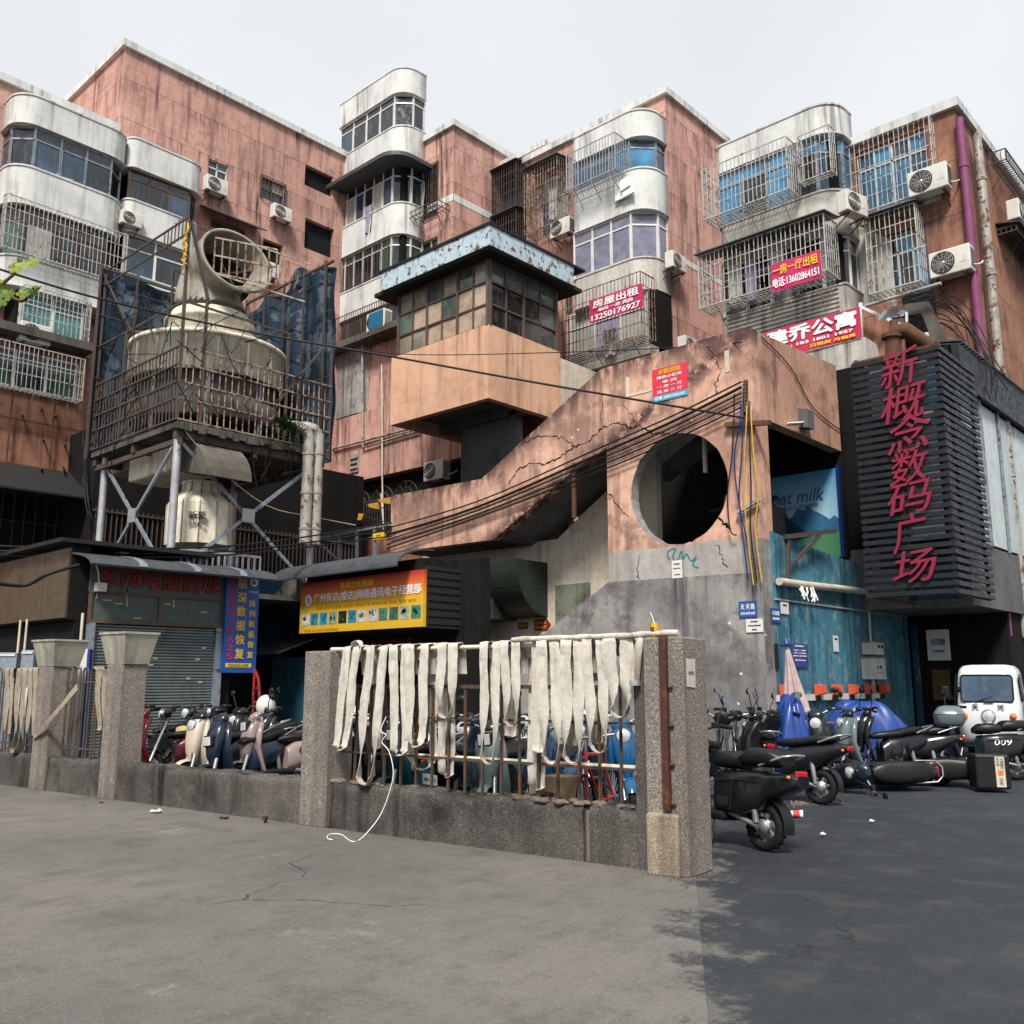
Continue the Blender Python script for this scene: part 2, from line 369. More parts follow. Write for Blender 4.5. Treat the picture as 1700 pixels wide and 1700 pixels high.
M['darkfill']=wall('dark_shade_fill',(.014,.013,.013),(.009,.009,.009),(.004,.004,.004))  # near-black; shade of voids and covered walls put into the colour
M['steel']=paint('galvanised_steel',(.40,.42,.44),.45,.55,wear=.25)
M['steelblue']=paint('blue_grey_steel',(.24,.29,.34),.45,.4,wear=.35,rust=.12)
M['cage']=paint('stainless_bars',(.50,.49,.46),.4,.35,wear=.35,rust=.1)
M['cageold']=paint('rusting_bars',(.30,.25,.20),.6,.2,wear=.5,rust=.5)
M['cagedk']=paint('dark_iron_bars',(.07,.065,.06),.6,.2,wear=.4,rust=.25)
M['rail']=paint('green_brown_railing',(.055,.06,.05),.6,.2,wear=.3,rust=.55)
M['frame']=paint('aluminium_frame',(.62,.63,.62),.4,.2,wear=.2)
M['framedk']=paint('dark_window_frame',(.09,.075,.06),.6,0,wear=.3,rust=.3)
M['pane_blue']=glass('blue_glass',(.03,.07,.12)); M['pane_green']=glass('green_glass',(.03,.09,.06)); M['pane_dark']=glass('dark_glass',(.015,.02,.025))
M['pane_curtain']=glass('curtained_glass',(.17,.17,.24),.1,.35,3); M['pane_white']=glass('blind_glass',(.40,.40,.37),.15,.3)
M['pane_k1']=glass('tan_kiosk_glass',(.25,.225,.175),.12,.4,1.6); M['pane_k2']=glass('peach_reflection_glass',(.44,.33,.25),.12,.4,1.6); M['pane_k3']=glass('green_kiosk_glass',(.08,.12,.105),.08,.5,1.6)  # tan and peach panes hold warm reflected light in their colour
M['cyan']=glass('cyan_glass',(.05,.22,.40))
M['roofblk']=plain('black_felt_roof',(.02,.02,.02),.8)
M['fascia']=paint('pale_blue_fascia',(.42,.54,.60),.5,0,wear=.3,rust=.22,dirt=(.10,.17,.30))
M['redletter']=paint('crimson_letters',(.22,.012,.04),.5,wear=.25)
M['lamred']=paint('dull_red_letters',(.20,.02,.015),.5,wear=.4)
M['banner']=plain('crimson_banner',(.50,.03,.12),.55,0,.15,3); M['banner2']=plain('red_banner',(.48,.035,.09),.5,0,.15,3); M['redsign']=plain('red_poster',(.62,.04,.07),.5,0,.1)
M['wht']=plain('white_print',(.8,.8,.78),.5,0,.06); M['yel']=plain('yellow_print',(.75,.48,.03),.5,0,.1); M['blk']=plain('black_print',(.015,.015,.018),.5)
M['skyblue']=plain('sky_blue_print',(.03,.38,.60),.5,0,.1); M['navy']=plain('navy_print',(.02,.045,.22),.45,0,.15); M['bluesign']=plain('blue_sign',(.01,.07,.30),.4,0,.2,3)
M['slat']=paint('dark_slate_slats',(.012,.016,.022),.5,.2,wear=.3,bump=.05)
M['awn']=paint('grey_awning_sheet',(.075,.083,.095),.45,.3,wear=.5,dirt=(.03,.03,.035))
M['shutter']=paint('grey_roller_shutter',(.15,.18,.185),.45,.3,wear=.4,dirt=(.05,.05,.05))
M['panelgreen']=paint('dark_green_panel',(.075,.10,.095),.5,.1,wear=.4)
M['brownpanel']=paint('brown_panel',(.075,.055,.03),.35,.2,wear=.4,dirt=(.02,.017,.01))
M['acw']=paint('ac_casing',(.58,.57,.53),.5,0,wear=.25); M['acfan']=plain('ac_fan_black',(.02,.02,.02),.5)
M['frp']=wall('yellowed_fibreglass',(.78,.73,.60),(.66,.61,.49),(.12,.085,.055),streak=.4,blotch=.25,bump=.08,rough=.55)
M['frpdk']=wall('dirty_fibreglass',(.38,.35,.29),(.25,.225,.19),(.04,.03,.025),streak=.4,blotch=.5,bump=.1,rough=.6)
M['rust']=paint('rusty_iron',(.09,.045,.03),.8,.1,wear=.4,rust=.5); M['rustred']=paint('brown_painted_iron',(.075,.03,.025),.45,.3,wear=.3,rust=.25)
M['pipe']=paint('grey_pipe',(.34,.33,.30),.5,.2,wear=.5,rust=.25); M['purple']=paint('purple_pipe',(.20,.045,.13),.5,0,wear=.4); M['pvc']=paint('cream_pipe',(.55,.50,.42),.5,0,wear=.3)
M['wire']=plain('black_cable',(.012,.012,.013),.5); M['wireb']=plain('blue_cable',(.01,.03,.15),.5); M['wirey']=plain('yellow_cable',(.55,.33,.04),.5); M['wirew']=plain('white_cable',(.6,.6,.56),.5)
M['duct']=paint('dark_green_duct',(.022,.032,.026),.45,.2,wear=.4,dirt=(.06,.06,.05))
# ------------------------------------------------------------------ facades
class Face:
    """a wall plane: 'S' faces -Y (a runs along X), 'E' faces +X (a runs along Y); d = depth behind the plane"""
    def __init__(s,k,c): s.k=k; s.c=c
    def pt(s,a,d,z): return Vector((a,s.c+d,z)) if s.k=='S' else Vector((s.c-d,a,z))
    def px(s,x,y):
        if s.k=='S': p=onY(x,y,s.c); return p.x,p.z
        p=onX(x,y,s.c); return p.y,p.z
    def rect(s,x0,y0,x1,y1):
        a,z1=s.px(x0,y0); b,z0=s.px(x1,y1); return a,b,z0,z1
    def box(s,mb,a0,a1,d0,d1,z0,z1):
        p,q=s.pt(a0,d0,z0),s.pt(a1,d1,z1); return mb.box(p.x,q.x,p.y,q.y,p.z,q.z)
    def right(s): return SX if s.k=='S' else EY
    def out(s): return Vector((0,-1,0)) if s.k=='S' else Vector((1,0,0))
    def off(s,d): return Face(s.k, s.c+d if s.k=='S' else s.c-d)
def arcs(a0,a1,r0,r1,depth,d0=0.0,n=8):
    """plan outline (a,d) of a balcony front: rounded at the ends with radius r0 / r1"""
    P=[(a0,depth)]
    if r0>0:
        P.append((a0,d0+r0+.02))
        for i in range(n+1):
            t=math.pi/2*i/n; P.append((a0+r0-r0*math.cos(t), d0+r0-r0*math.sin(t)))
        P.append((a0+r0+.02,d0))
    else: P.append((a0,d0))
    if r1>0:
        P.append((a1-r1-.02,d0))
        for i in range(n+1):
            t=math.pi/2*i/n; P.append((a1-r1+r1*math.sin(t), d0+r1-r1*math.cos(t)))
        P.append((a1,d0+r1+.02))
    else: P.append((a1,d0))
    P.append((a1,depth)); return P
def band(F,parent,name,a0,a1,z0,z1,r0,r1,depth,mat,lip=.05):
    m=MB(); P=arcs(a0,a1,r0,r1,depth)
    m.prism(P,lambda a,d:F.pt(a,d,z0+lip),lambda a,d:F.pt(a,d,z1-lip),True)
    for (q0,q1) in((z0,z0+lip),(z1-lip,z1)):                       # slim drip edge and coping
        Q=arcs(a0-.025,a1+.025,r0,r1,depth,-.025)
        m.prism(Q,lambda a,d:F.pt(a,d,q0),lambda a,d:F.pt(a,d,q1),True)
    return m.build(name,mat,parent)
def glazing(F,parent,path,z0,z1,step,transom,fmat,panes,bw=.055,sill=True,name='window'):
    """window band following a plan path (list of (a,d)): frame with posts and rails, panes as its sub-part"""
    m=MB(); g=MB(); rnd=random.Random(int(z0*100)+len(path)*7+int(abs(path[0][0])*10))
    zt=z1-(z1-z0)*transom if transom else None
    for i in range(len(path)-1):
        A,B=Vector((*path[i],0)),Vector((*path[i+1],0)); L=(B-A).length; k=max(1,round(L/step))
        pa=lambda t,z:F.pt(A.x+(B.x-A.x)*t,A.y+(B.y-A.y)*t,z)
        for j in range(k+1):
            if j==0 and i>0: continue
            m.bar(pa(j/k,z0),pa(j/k,z1),bw,bw)
        for z in [z0+bw/2,z1-bw/2]+([zt] if zt else []): m.bar(pa(0,z),pa(1,z),bw*.9,bw*.9)
        for j in range(k):
            rows=[(z0,zt),(zt,z1)] if zt else [(z0,z1)]
            for q,(c0,c1) in enumerate(rows):
                g.m=rnd.randrange(len(panes)) if q==0 else 0
                g.quad(pa(j/k,c0),pa((j+1)/k,c0),pa((j+1)/k,c1),pa(j/k,c1))
                if q==0 and rnd.random()<.55:                       # sliding sash set a little proud
                    t0,t1=j/k,(j+1)/k
                    for tt in (t0+.03/L,t1-.03/L): 
                        p=pa(tt,c0); p2=pa(tt,c1); o=F.out()*.03; m.bar(p+o,p2+o,bw*.8,bw*.5)
    f=m.build(name,fmat,parent); g.build('pane',panes,f); return f
def window(F,parent,a0,a1,z0,z1,cols,rows,fmat,panes,d=.12,bw=.05,name='window'):
    m=MB(); g=MB(); rnd=random.Random(int(a0*37+z0*91))
    for i in range(cols+1):
        a=a0+(a1-a0)*i/cols; m.bar(F.pt(a,d,z0),F.pt(a,d,z1),bw)
    for r in rows: m.bar(F.pt(a0,d,z0+(z1-z0)*r),F.pt(a1,d,z0+(z1-z0)*r),bw)
    m.bar(F.pt(a0,d,z0),F.pt(a1,d,z0),bw); m.bar(F.pt(a0,d,z1),F.pt(a1,d,z1),bw)
    rr=[0]+list(rows)+[1]
    for i in range(cols):
        for j in range(len(rr)-1):
            g.m=rnd.randrange(len(panes)); e=rnd.uniform(-.006,.006)
            g.quad(F.pt(a0+(a1-a0)*i/cols,d+.01+e,z0+(z1-z0)*rr[j]),F.pt(a0+(a1-a0)*(i+1)/cols,d+.01-e,z0+(z1-z0)*rr[j]),F.pt(a0+(a1-a0)*(i+1)/cols,d+.01-e,z0+(z1-z0)*rr[j+1]),F.pt(a0+(a1-a0)*i/cols,d+.01+e,z0+(z1-z0)*rr[j+1]))
    f=m.build(name,fmat,parent); g.build('pane',panes,f); return f
def cage(F,parent,a0,a1,z0,z1,out,mat,step=.13,hstep=.42,shelf=True,roof=None,brace=True,w=.018,sides=(1,1),front=True,arch=False,name='window_cage'):
    m=MB(); D=-out; n=max(2,round((a1-a0)/step)); k=max(1,round((z1-z0)/hstep)); rnd=random.Random(int(a0*71+z1*13))
    for i in range(n+1):
        a=a0+(a1-a0)*i/n+ (rnd.uniform(-.012,.012) if 0<i<n else 0); ww=w*1.7 if i in(0,n) else w
        m.bar(F.pt(a,D,z0),F.pt(a,D,z1),ww)
    for j in range(k+1):
        z=z0+(z1-z0)*j/k; ww=w*1.5 if j in(0,k) else w*1.1; m.bar(F.pt(a0,D,z),F.pt(a1,D,z),ww)
        for q,a in enumerate((a0,a1)):
            if sides[q] and out>.05: m.bar(F.pt(a,D,z),F.pt(a,0,z),ww)
    if out>.05:
        ns=max(2,round(out/step))
        for q,a in enumerate((a0,a1)):
            if sides[q]:
                for i in range(1,ns+1): m.bar(F.pt(a,D+out*i/ns,z0),F.pt(a,D+out*i/ns,z1),w)
        if shelf:
            for i in range(n+1):
                a=a0+(a1-a0)*i/n; m.bar(F.pt(a,D,z0),F.pt(a,0,z0),w); 
            for i in range(ns): m.bar(F.pt(a0,D+out*i/ns,z0-.012),F.pt(a1,D+out*i/ns,z0-.012),w)
        if brace:
            for i in range(3):
                a=a0+(a1-a0)*(.12+.38*i); m.bar(F.pt(a,D*.85,z0),F.pt(a,0,z0-.55),w*1.1)
    if arch:
        for i in range(n//2):
            c=a0+(a1-a0)*(2*i+1)/n; r=(a1-a0)/n*.9
            m.tube([F.pt(c+r*math.cos(t),D-.01,z1-r*1.3+r*math.sin(t)) for t in [math.pi*q/6 for q in range(7)]],w*.4,4)
    o=m.build(name,mat,parent)
    if roof:
        r=MB(); r.prism([(-out-.12,z1+.02),(.0,z1+.16),(.0,z1+.19),(-out-.12,z1+.05)],lambda d,z:F.pt(a0-.08,d,z),lambda d,z:F.pt(a1+.08,d,z)); r.build('cage_roof',roof,o)
    return o
def block(parent,x0,x1,y0,y1,z0,z1,mat,S=(),E=(),rev=.25,name='wall',coping=None):
    m=MB()
    m.holed(lambda a,z:(a,y0,z),x0,x1,z0,z1,[h for h in S],rev,(0,1,0))
    m.holed(lambda a,z:(x1,a,z),y0,y1,z0,z1,[h for h in E],rev,(-1,0,0))
    m.quad((x0,y1,z0),(x0,y0,z0),(x0,y0,z1),(x0,y1,z1)); m.quad((x1,y1,z0),(x0,y1,z0),(x0,y1,z1),(x1,y1,z1))
    m.quad((x0,y0,z1),(x1,y0,z1),(x1,y1,z1),(x0,y1,z1))
    o=m.build(name,mat,parent)
    if coping:
        c=MB(); t=.12
        c.box(x0-t,x1+t,y0-t,y0+.2,z1+.004,z1+.25); c.box(x1-.2,x1+t,y0+.203,y1,z1+.004,z1+.25); c.box(x0-t,x0+.2,y0+.203,y1,z1+.004,z1+.25)
        c.build('roof',coping,parent)
    return o
def curtainwave(F,parent,a0,a1,z0,z1,d,mat,name='curtain'):
    m=MB(); m.grid(lambda u,v:F.pt(a0+(a1-a0)*u,d+.03*math.sin(u*(a1-a0)*24)+.02*math.sin(u*(a1-a0)*57),z0+(z1-z0)*v),max(8,int((a1-a0)*20)),2); return m.build(name,mat,parent)
M['curtain_t']=plain('teal_curtain',(.10,.24,.24),.9,0,.3,5); M['curtain_w']=plain('pale_curtain',(.42,.42,.40),.9,0,.3,5); M['curtain_l']=plain('lavender_curtain',(.26,.26,.36),.9,0,.3,5)
P_DARK=[M['pane_dark'],M['pane_dark'],M['pane_blue']]; P_BLUE=[M['pane_blue'],M['pane_dark'],M['cyan']]; P_MIX=[M['pane_dark'],M['pane_green'],M['pane_blue'],M['pane_white']]
# ---- air conditioners: one built, the rest copied
def make_ac():
    t=thing('air_conditioner','boxy white air conditioner','air conditioner')
    m=MB(); m.bbox(-.42,.42,-.16,.16,0,.58,.025); b=m.build('casing',M['acw'],t)
    m=MB(); m.lathe([(.235,-.172),(.245,-.178),(.235,-.168)],(-.13,0,.29),(0,1,0),28)
    m.lathe([(0.001,-.1665),(.235,-.1665)],(-.13,0,.29),(0,1,0),28,smooth=False); m.build('fan_opening',M['acfan'],b)
    m=MB()
    for r in (.05,.09,.13,.17,.21): m.tube([(-.13+r*math.cos(a),-.18,.29+r*math.sin(a)) for a in [2*math.pi*i/20 for i in range(21)]],.0045,4)
    for i in range(12):
        a=2*math.pi*i/12; m.bar((-.13+.04*math.cos(a),-.18,.29+.04*math.sin(a)),(-.13+.235*math.cos(a),-.18,.29+.235*math.sin(a)),.007)
    m.lathe([(.001,-.19),(.035,-.188),(.04,-.178)],(-.13,0,.29),(0,1,0),12); m.build('fan_grille',M['cage'],t)
    m=MB(); m.box(.18,.36,-.1645,-.161,.2,.5); m.build('front_panel',M['acw'],t)
    m=MB()
    for i in range(9): m.box(.4205,.427,-.12,.12,.08+i*.05,.10+i*.05)
    m.build('side_louvres',M['acfan'],t)
    for x in(-.3,.3): m=MB(); m.bar((x,-.17,-.025),(x,.34,-.025),.035); m.bar((x,-.14,-.03),(x,.34,-.3),.025); m.build('bracket',M['rust'],t)
    m=MB(); m.tube([(.42,.05,.15),(.5,.06,.13),(.54,.2,.2),(.52,.34,.3)],.018,6); m.build('hose',M['wirew'],t)
    return t
AC0=make_ac(); AC0.hide_render=False; _ac=[0]
def ac(F,px,py,label,s=1.0,d=-.3,rot=0.0):
    """px,py = bottom middle of the casing as seen; F = wall it hangs on"""
    G=F.off(d); a,z=G.px(px,py); p=G.pt(a,0,z); rz=(0 if F.k=='S' else math.pi/2)+rot
    if _ac[0]==0:
        _ac[0]=1; AC0.location=p; AC0.rotation_euler=(0,0,rz); AC0.scale=(s,)*3; AC0['label']=label; AC0['group']='air conditioners on the walls'; return AC0
    return dup(AC0,p,rz,label,'air conditioners on the walls',s)
def cloth(F,px,py,w,h,mat,label,d=-.35,name='hanging_laundry'):
    G=F.off(d); a,z=G.px(px,py); m=MB(); rnd=random.Random(int(px*py)); ph=rnd.uniform(0,6)
    for sd in (0,.012):
        m.grid(lambda u,v:G.pt(a+(u-.5)*w*(1-.25*abs(v-.3)),.05*math.sin(u*9+ph+v*2)*(v+.2)+sd,z-h*v-.05*math.sin(u*3.1)*(1-v)),10,6)
    o=m.build(name,mat); return tag(o,label,'laundry','washing hung out in the window cages')
# ================================================================== ground
def sheet(name,poly,z,mat):
    m=MB(); m.add([(x,y,z) for x,y in poly],[tuple(range(len(poly)))]); o=m.build(name,mat,base=(0,0,z)); o['kind']='structure'; return o
EDGE=None
def ground_mat(name,a,b,dirt,scale=1,crack=.8,rough=.85,crk=.35,other=None,flip=1):
    t=NT(name); c=t.mix(t.ramp(t.noise(.35*scale,8,.65),.35,.68),a,b); c=t.mix(t.ramp(t.noise(2.2*scale,8,.7),.5,.8,0,.6),c,dirt)
    c=t.mix(t.ramp(t.noise(.55,7,.7,stretch=(1,.4,1)),.60,.72,0,.55),c,tuple(x*.45 for x in a)); c=t.mix(t.ramp(t.noise(.9,8,.75),.66,.74,0,.5),c,tuple(min(1,x*1.6) for x in a))
    if EDGE:                                                         # worn, dusty joint between concrete and asphalt
        g=t.n('ShaderNodeNewGeometry'); dt=t.n('ShaderNodeVectorMath',operation='DOT_PRODUCT'); dt.inputs[1].default_value=EDGE[0]; t.l(g.outputs['Position'],dt.inputs[0])
        o=t.n('ShaderNodeMath',operation='ADD'); o.inputs[1].default_value=-EDGE[1]; t.l(dt.outputs['Value'],o.inputs[0])
        nn=t.n('ShaderNodeMath',operation='MULTIPLY_ADD'); nn.inputs[1].default_value=1.7; nn.inputs[2].default_value=-.85; t.l(t.noise(1.6,10,.75,vec=g.outputs['Position']),nn.inputs[0])
        ad0=t.n('ShaderNodeMath',operation='ADD'); t.l(o.outputs[0],ad0.inputs[0]); t.l(nn.outputs[0],ad0.inputs[1])
        k=t.ramp(ad0.outputs[0],-.10*flip,.10*flip); c=t.mix(k,other,c)
    c=t.mix(t.ramp(t.noise(9*scale,8,.75,stretch=(1,.35,1)),.5,.72,0,.45),c,tuple(x*.5 for x in a)); c=t.mix(t.ramp(t.noise(26,5,.8),.55,.7,0,.5),c,tuple(x*.45 for x in a)); c=t.mix(t.ramp(t.noise(31,5,.8),.6,.7,0,.4),c,tuple(min(1,x*1.7) for x in a))
    f=t.noise(110,2,.8); c=t.mix(t.ramp(f,.5,.72,0,.45),c,tuple(x*.45 for x in a)); c=t.mix(t.ramp(t.noise(85,2,.8),.6,.72,0,.35),c,tuple(min(1,x*1.7) for x in a))
    nv=t.n('ShaderNodeTexNoise'); nv.inputs['Scale'].default_value=1.2; nv.inputs['Detail'].default_value=6; t.l(t.tc.outputs['Object'],nv.inputs['Vector'])
    va=t.n('ShaderNodeVectorMath',operation='SCALE'); va.inputs['Scale'].default_value=.8; t.l(nv.outputs['Color'],va.inputs[0])
    ad=t.n('ShaderNodeVectorMath',operation='ADD'); t.l(va.outputs[0],ad.inputs[0]); t.l(t.tc.outputs['Object'],ad.inputs[1])
    vo=t.n('ShaderNodeTexVoronoi',feature='DISTANCE_TO_EDGE'); vo.inputs['Scale'].default_value=crk; t.l(ad.outputs[0],vo.inputs['Vector'])
    cm=t.mul(t.ramp(vo.outputs['Distance'],.001,.004,1,0),t.ramp(t.noise(.4,3),.52,.62,0,crack)); c=t.mix(cm,c,(.02,.018,.016))
    hb=t.n('ShaderNodeMath',operation='ADD'); t.l(f,hb.inputs[0]); t.l(t.noise(18,6,.75),hb.inputs[1]); t.bump(hb.outputs[0],.6,.012); return t.done(c,t.ramp(t.noise(.8,5),.35,.7,rough-.12,rough),0,**{'Specular IOR Level':.25})
FA,FB=onZ(0,1303,0),onZ(850,1416,0); FD=(FB-FA).normalized(); _e0=FB+FD*2.0; _e1=onZ(1176,1700,0); _ed=(_e1-onZ(1172,1457,0)).normalized(); _en=Vector((-_ed.y,_ed.x,0)); _en=_en if _en.dot(RT)<0 else -_en
EDGE=(tuple(_en),_en.dot(onZ(1174,1500,0)))
M['asphalt']=ground_mat('worn_asphalt',(.034,.040,.048),(.021,.025,.031),(.075,.074,.072),other=(.13,.125,.117),flip=-1)
M['pavement']=ground_mat('trodden_concrete',(.165,.155,.143),(.115,.11,.104),(.055,.052,.049),other=(.036,.041,.047))
sheet('ground',[(-400,-400),(400,-400),(400,400),(-400,400)],0,M['asphalt'])
# ================================================================== left wing (faces +X)
LE=Face('E',-29.2); LB=Face('E',-28.0)
ZL,ZR=22.9,19.7
p=LB.px(12,560)[0]; Y0=p
lw=thing('apartment_building','pink apartment block with rounded white balconies behind the cooling tower','building',(-33,14,0))
yN=LB.px(207,420)[0]; yB=LB.px(343,340)[0]
def h(F,*r): a,b,z0,z1=F.rect(*r); return (a,b,z0,z1)
hA=h(LE,433,291,471,343); hB=h(LE,507,272,552,328); hC=h(LE,507,361,553,430); hD=h(LE,437,395,468,443); hE=h(LE,347,262,377,304); hF=h(LE,352,365,402,395)
block(lw,-42,-29.2,2.0,yN,0,ZR,M['pink'],coping=M['white'],name='wall')
block(lw,-42,-29.2,yN,30.0,0,ZL,M['pink'],E=[hA,hB,hC,hD,hE,hF],coping=M['white'],name='wall')
zr=lambda y:zX(-28.0,110,y)
w1=dict(a0=LB.px(13,330)[0],a1=yN)
band(LB,lw,'balcony',w1['a0'],w1['a1'],zr(362),zr(297),.7,.7,1.2,M['white'])
band(LB,lw,'balcony',w1['a0'],w1['a1'],zr(497),zr(446),.7,.7,1.2,M['white'])
band(LB,lw,'balcony',w1['a0'],w1['a1'],zr(228),zr(178),.7,.7,1.2,M['white'])
glazing(LB,lw,[(w1['a0']+.1,1.2),(w1['a0']+.1,.6),(w1['a0']+.6,.1),(w1['a1']-.6,.1),(w1['a1']-.1,.6),(w1['a1']-.1,1.2)],zr(296),zr(229),.75,.3,M['steelblue'],P_DARK)
glazing(LB,lw,[(w1['a0']+.1,1.2),(w1['a0']+.1,.6),(w1['a0']+.6,.1),(w1['a1']-.6,.1),(w1['a1']-.1,.6),(w1['a1']-.1,1.2)],zr(445),zr(363),.75,.3,M['cagedk'],P_MIX)
cage(LB,lw,w1['a0']-.1,w1['a1']-.05,zr(447),zr(361),.25,M['cage'],arch=True,brace=False,roof=None)
b0=LB.px(29,535)[0]; b1=LB.px(141,540)[0]
glazing(LB,lw,[(b0+.1,1.2),(b0+.1,.2),(b1,.2)],zr(566),zr(498),.8,.3,M['frame'],[M['curtain_t'],M['pane_dark'],M['pane_green']])
m=MB(); LB.box(m,b0,b1+.02,.3,1.2,zr(566),zr(498)); m.build('balcony_back',M['darkfill'],lw)
cage(LB,lw,b0,b1,zr(568),zr(499),.35,M['cage'],brace=False)
m=MB(); LB.box(m,w1['a0']-.4,b1+.15,-.55,1.2,zr(582),zr(569)); m.build('ledge',M['slab'],lw)
c0=LB.px(-30,600)[0]; c1=LB.px(131,600)[0]
m=MB(); LB.box(m,c0,c1+.35,.1,1.2,zr(788),zr(583)); m.build('wall',M['pinkdark'],lw)
glazing(LB.off(.02),lw,[(c0,.0),(c1-.05,.0)],zr(664),zr(600),.8,.3,M['frame'],[M['pane_dark'],M['pane_green'],M['curtain_t']])
cage(LB,lw,c0,c1,zr(667),zr(598),.45,M['cage'],brace=True)
m=MB()                                                            # leftover iron frame on the pink wall
for px in (14,86,160): 
    a=LB.px(px,720)[0]; m.bar(LB.pt(a,-.05,zr(672)),LB.pt(a,-.05,zr(786)),.045)
for y in (712,786): m.bar(LB.pt(c0,-.06,zr(y)),LB.pt(c1+.3,-.06,zr(y)),.045)
for px,y in ((40,690),(72,680),(95,690),(75,730),(110,738),(72,778),(108,776)):
    a,z=LB.px(px,y); m.bar(LB.pt(a,.1,z),LB.pt(a-.25,-.5,z-.12),.05)
m.build('iron_frame',M['rust'],lw)
m=MB(); m.prism([(-1.7,zr(842)),(.0,zr(786)),(.0,zr(783)),(-1.7,zr(839))],lambda d,z:LB.pt(c0-1,d,z),lambda d,z:LB.pt(c1+.4,d,z)); m.build('awning',M['roofblk'],lw)
m=MB(); LB.box(m,c0-2,LB.px(150,850)[0]+.5,.3,1.2,0,zr(790)); m.build('shop_front',M['darkfill'],lw)
cage(LB.off(.3),lw,c0-2,LB.px(150,850)[0],zr(925),zr(822),.1,M['cagedk'],step=.3,hstep=.9,shelf=False,brace=False,name='shop_grille')
# second balcony column
z2=lambda y:zX(-28.2,275,y); LB2=Face('E',-28.2); e0,e1=yN+.02,yB
band(LB2,lw,'balcony',e0,e1,z2(405),z2(350),.3,.5,1.0,M['white']); band(LB2,lw,'balcony',e0,e1,z2(298),z2(248),.3,.5,1.0,M['white'])
glazing(LB2,lw,[(e0+.1,.2),(e1-.5,.1),(e1-.1,.5),(e1-.1,1.0)],z2(350),z2(298),.8,.3,M['framedk'],P_DARK)
glazing(LB2,lw,[(e0+.1,.2),(e1-.5,.1),(e1-.1,.5),(e1-.1,1.0)],z2(472),z2(405),.9,.35,M['frame'],P_DARK)
band(LB2,lw,'balcony',e0,e1,z2(530),z2(472),.3,.5,1.0,M['white'])
m=MB(); LB2.box(m,e0+.2,e1-.2,.4,1.0,z2(600),z2(250)); m.build('balcony_back',M['darkfill'],lw)
# windows of the pink wall
window(LE,lw,*hA,2,(.5,),M['framedk'],P_MIX); cage(LE,lw,hA[0],hA[1],hA[2],hA[3],.1,M['cagedk'],step=.16,shelf=False,brace=False)
window(LE,lw,*hE,2,(.6,),M['frame'],P_BLUE); window(LE,lw,*hF,2,(),M['framedk'],P_DARK); cage(LE,lw,*hF,.1,M['cagedk'],shelf=False,brace=False)
a0,a1,z0,z1=hF; m=MB(); m.prism([(-.7,z1+.0),(0,z1+.35),(0,z1+.40),(-.7,z1+.05)],lambda d,z:LE.pt(a0-.5,d,z),lambda d,z:LE.pt(a1+.6,d,z)); m.build('awning',M['awn'],lw)
for hh in (hB,hC,hD): m=MB(); LE.box(m,hh[0],hh[1],.20,.245,hh[2],hh[3]); m.build('dark_opening',M['black'],lw)
ac(LE,466,366,'white air conditioner below the barred window of the recessed pink wall',.95)
ac(LE,357,322,'white air conditioner with a blue sticker high on the pink wall',1.0)
ac(LB,55,571,'cream air conditioner on the dark ledge under the white barred balcony',1.0,d=-.25)
ac(LE,443,460,'air conditioner half hidden behind the wide round cowl',1.0)
ac(LB2,216,376,'small air conditioner squeezed between the two rounded balconies',.8,d=-.1)
tag(cloth(LB,108,292,.55,.6,M['curtain_w'],'pale washing hanging from the top left balcony',d=.05),None)
# ================================================================== tower with rounded balconies left of the glazed kiosk (faces -Y)
BS=Face('S',22.7); BB=Face('S',21.5)
xw=BB.px(547,640)[0]; xe=BS.px(752,336)[0]; xb=BB.px(664,400)[0]; ZB=22.6
tb=thing('apartment_building','pink tower with a white rounded balcony column beside the glazed kiosk','building',(xw+3,25,0))
hw=[h(BS,686,291,727,356),h(BS,699,404,726,434),h(BS,677,425,684,437)]
eF=Face('E',xe)
block(tb,xw,xe,22.7,31,0,ZB,M['pink'],S=hw,coping=M['white'])
zb=lambda y:zY(21.5,600,y)
for (y1,y0) in ((241,304),(362,413),(472,521),): band(BB,tb,'balcony',xw,xb,zb(y0),zb(y1),.12,.75,1.2,M['white'])
pth=[(xw+.08,.1),(xb-.62,.1),(xb-.1,.62),(xb-.1,1.2)]
glazing(BB,tb,pth,zb(362),zb(304),.62,.25,M['frame'],[M['pane_dark'],M['pane_blue'],M['pane_white'],M['pane_dark']])
glazing(BB,tb,pth,zb(472),zb(413),.62,.25,M['frame'],[M['pane_green'],M['pane_dark'],M['pane_green']])
glazing(BB,tb,pth,zb(566),zb(521),.8,0,M['framedk'],[M['pane_dark']])
glazing(BB,tb,pth,zb(241),zb(190),.8,.25,M['frame'],P_DARK); band(BB,tb,'balcony',xw,xb,zb(190),zb(150),.12,.75,1.2,M['white'])
cage(BB,tb,xw-.1,xb-.3,zb(564),zb(521),.35,M['cagedk'],step=.14,hstep=1.4,brace=False); cage(BB,tb,xw+.1,xb-.7,zb(470),zb(415),.03,M['cagedk'],step=.2,hstep=1.0,shelf=False,brace=False)
m=MB(); m.prism([(a*1.0,d) for a,d in arcs(xw-.3,xb+.5,.4,.9,1.2,-.75)],lambda a,d:BB.pt(a,d,zb(306)),lambda a,d:BB.pt(a,d,zb(300))); m.build('awning',M['awn'],tb)
m=MB(); BB.box(m,xw,xb+.9,-.5,1.2,zb(575),zb(565)); m.build('ledge',M['slab'],tb)
m=MB(); BB.box(m,xw+.3,xb-.2,.3,1.2,zb(566),zb(304)); m.build('balcony_back',M['darkfill'],tb)
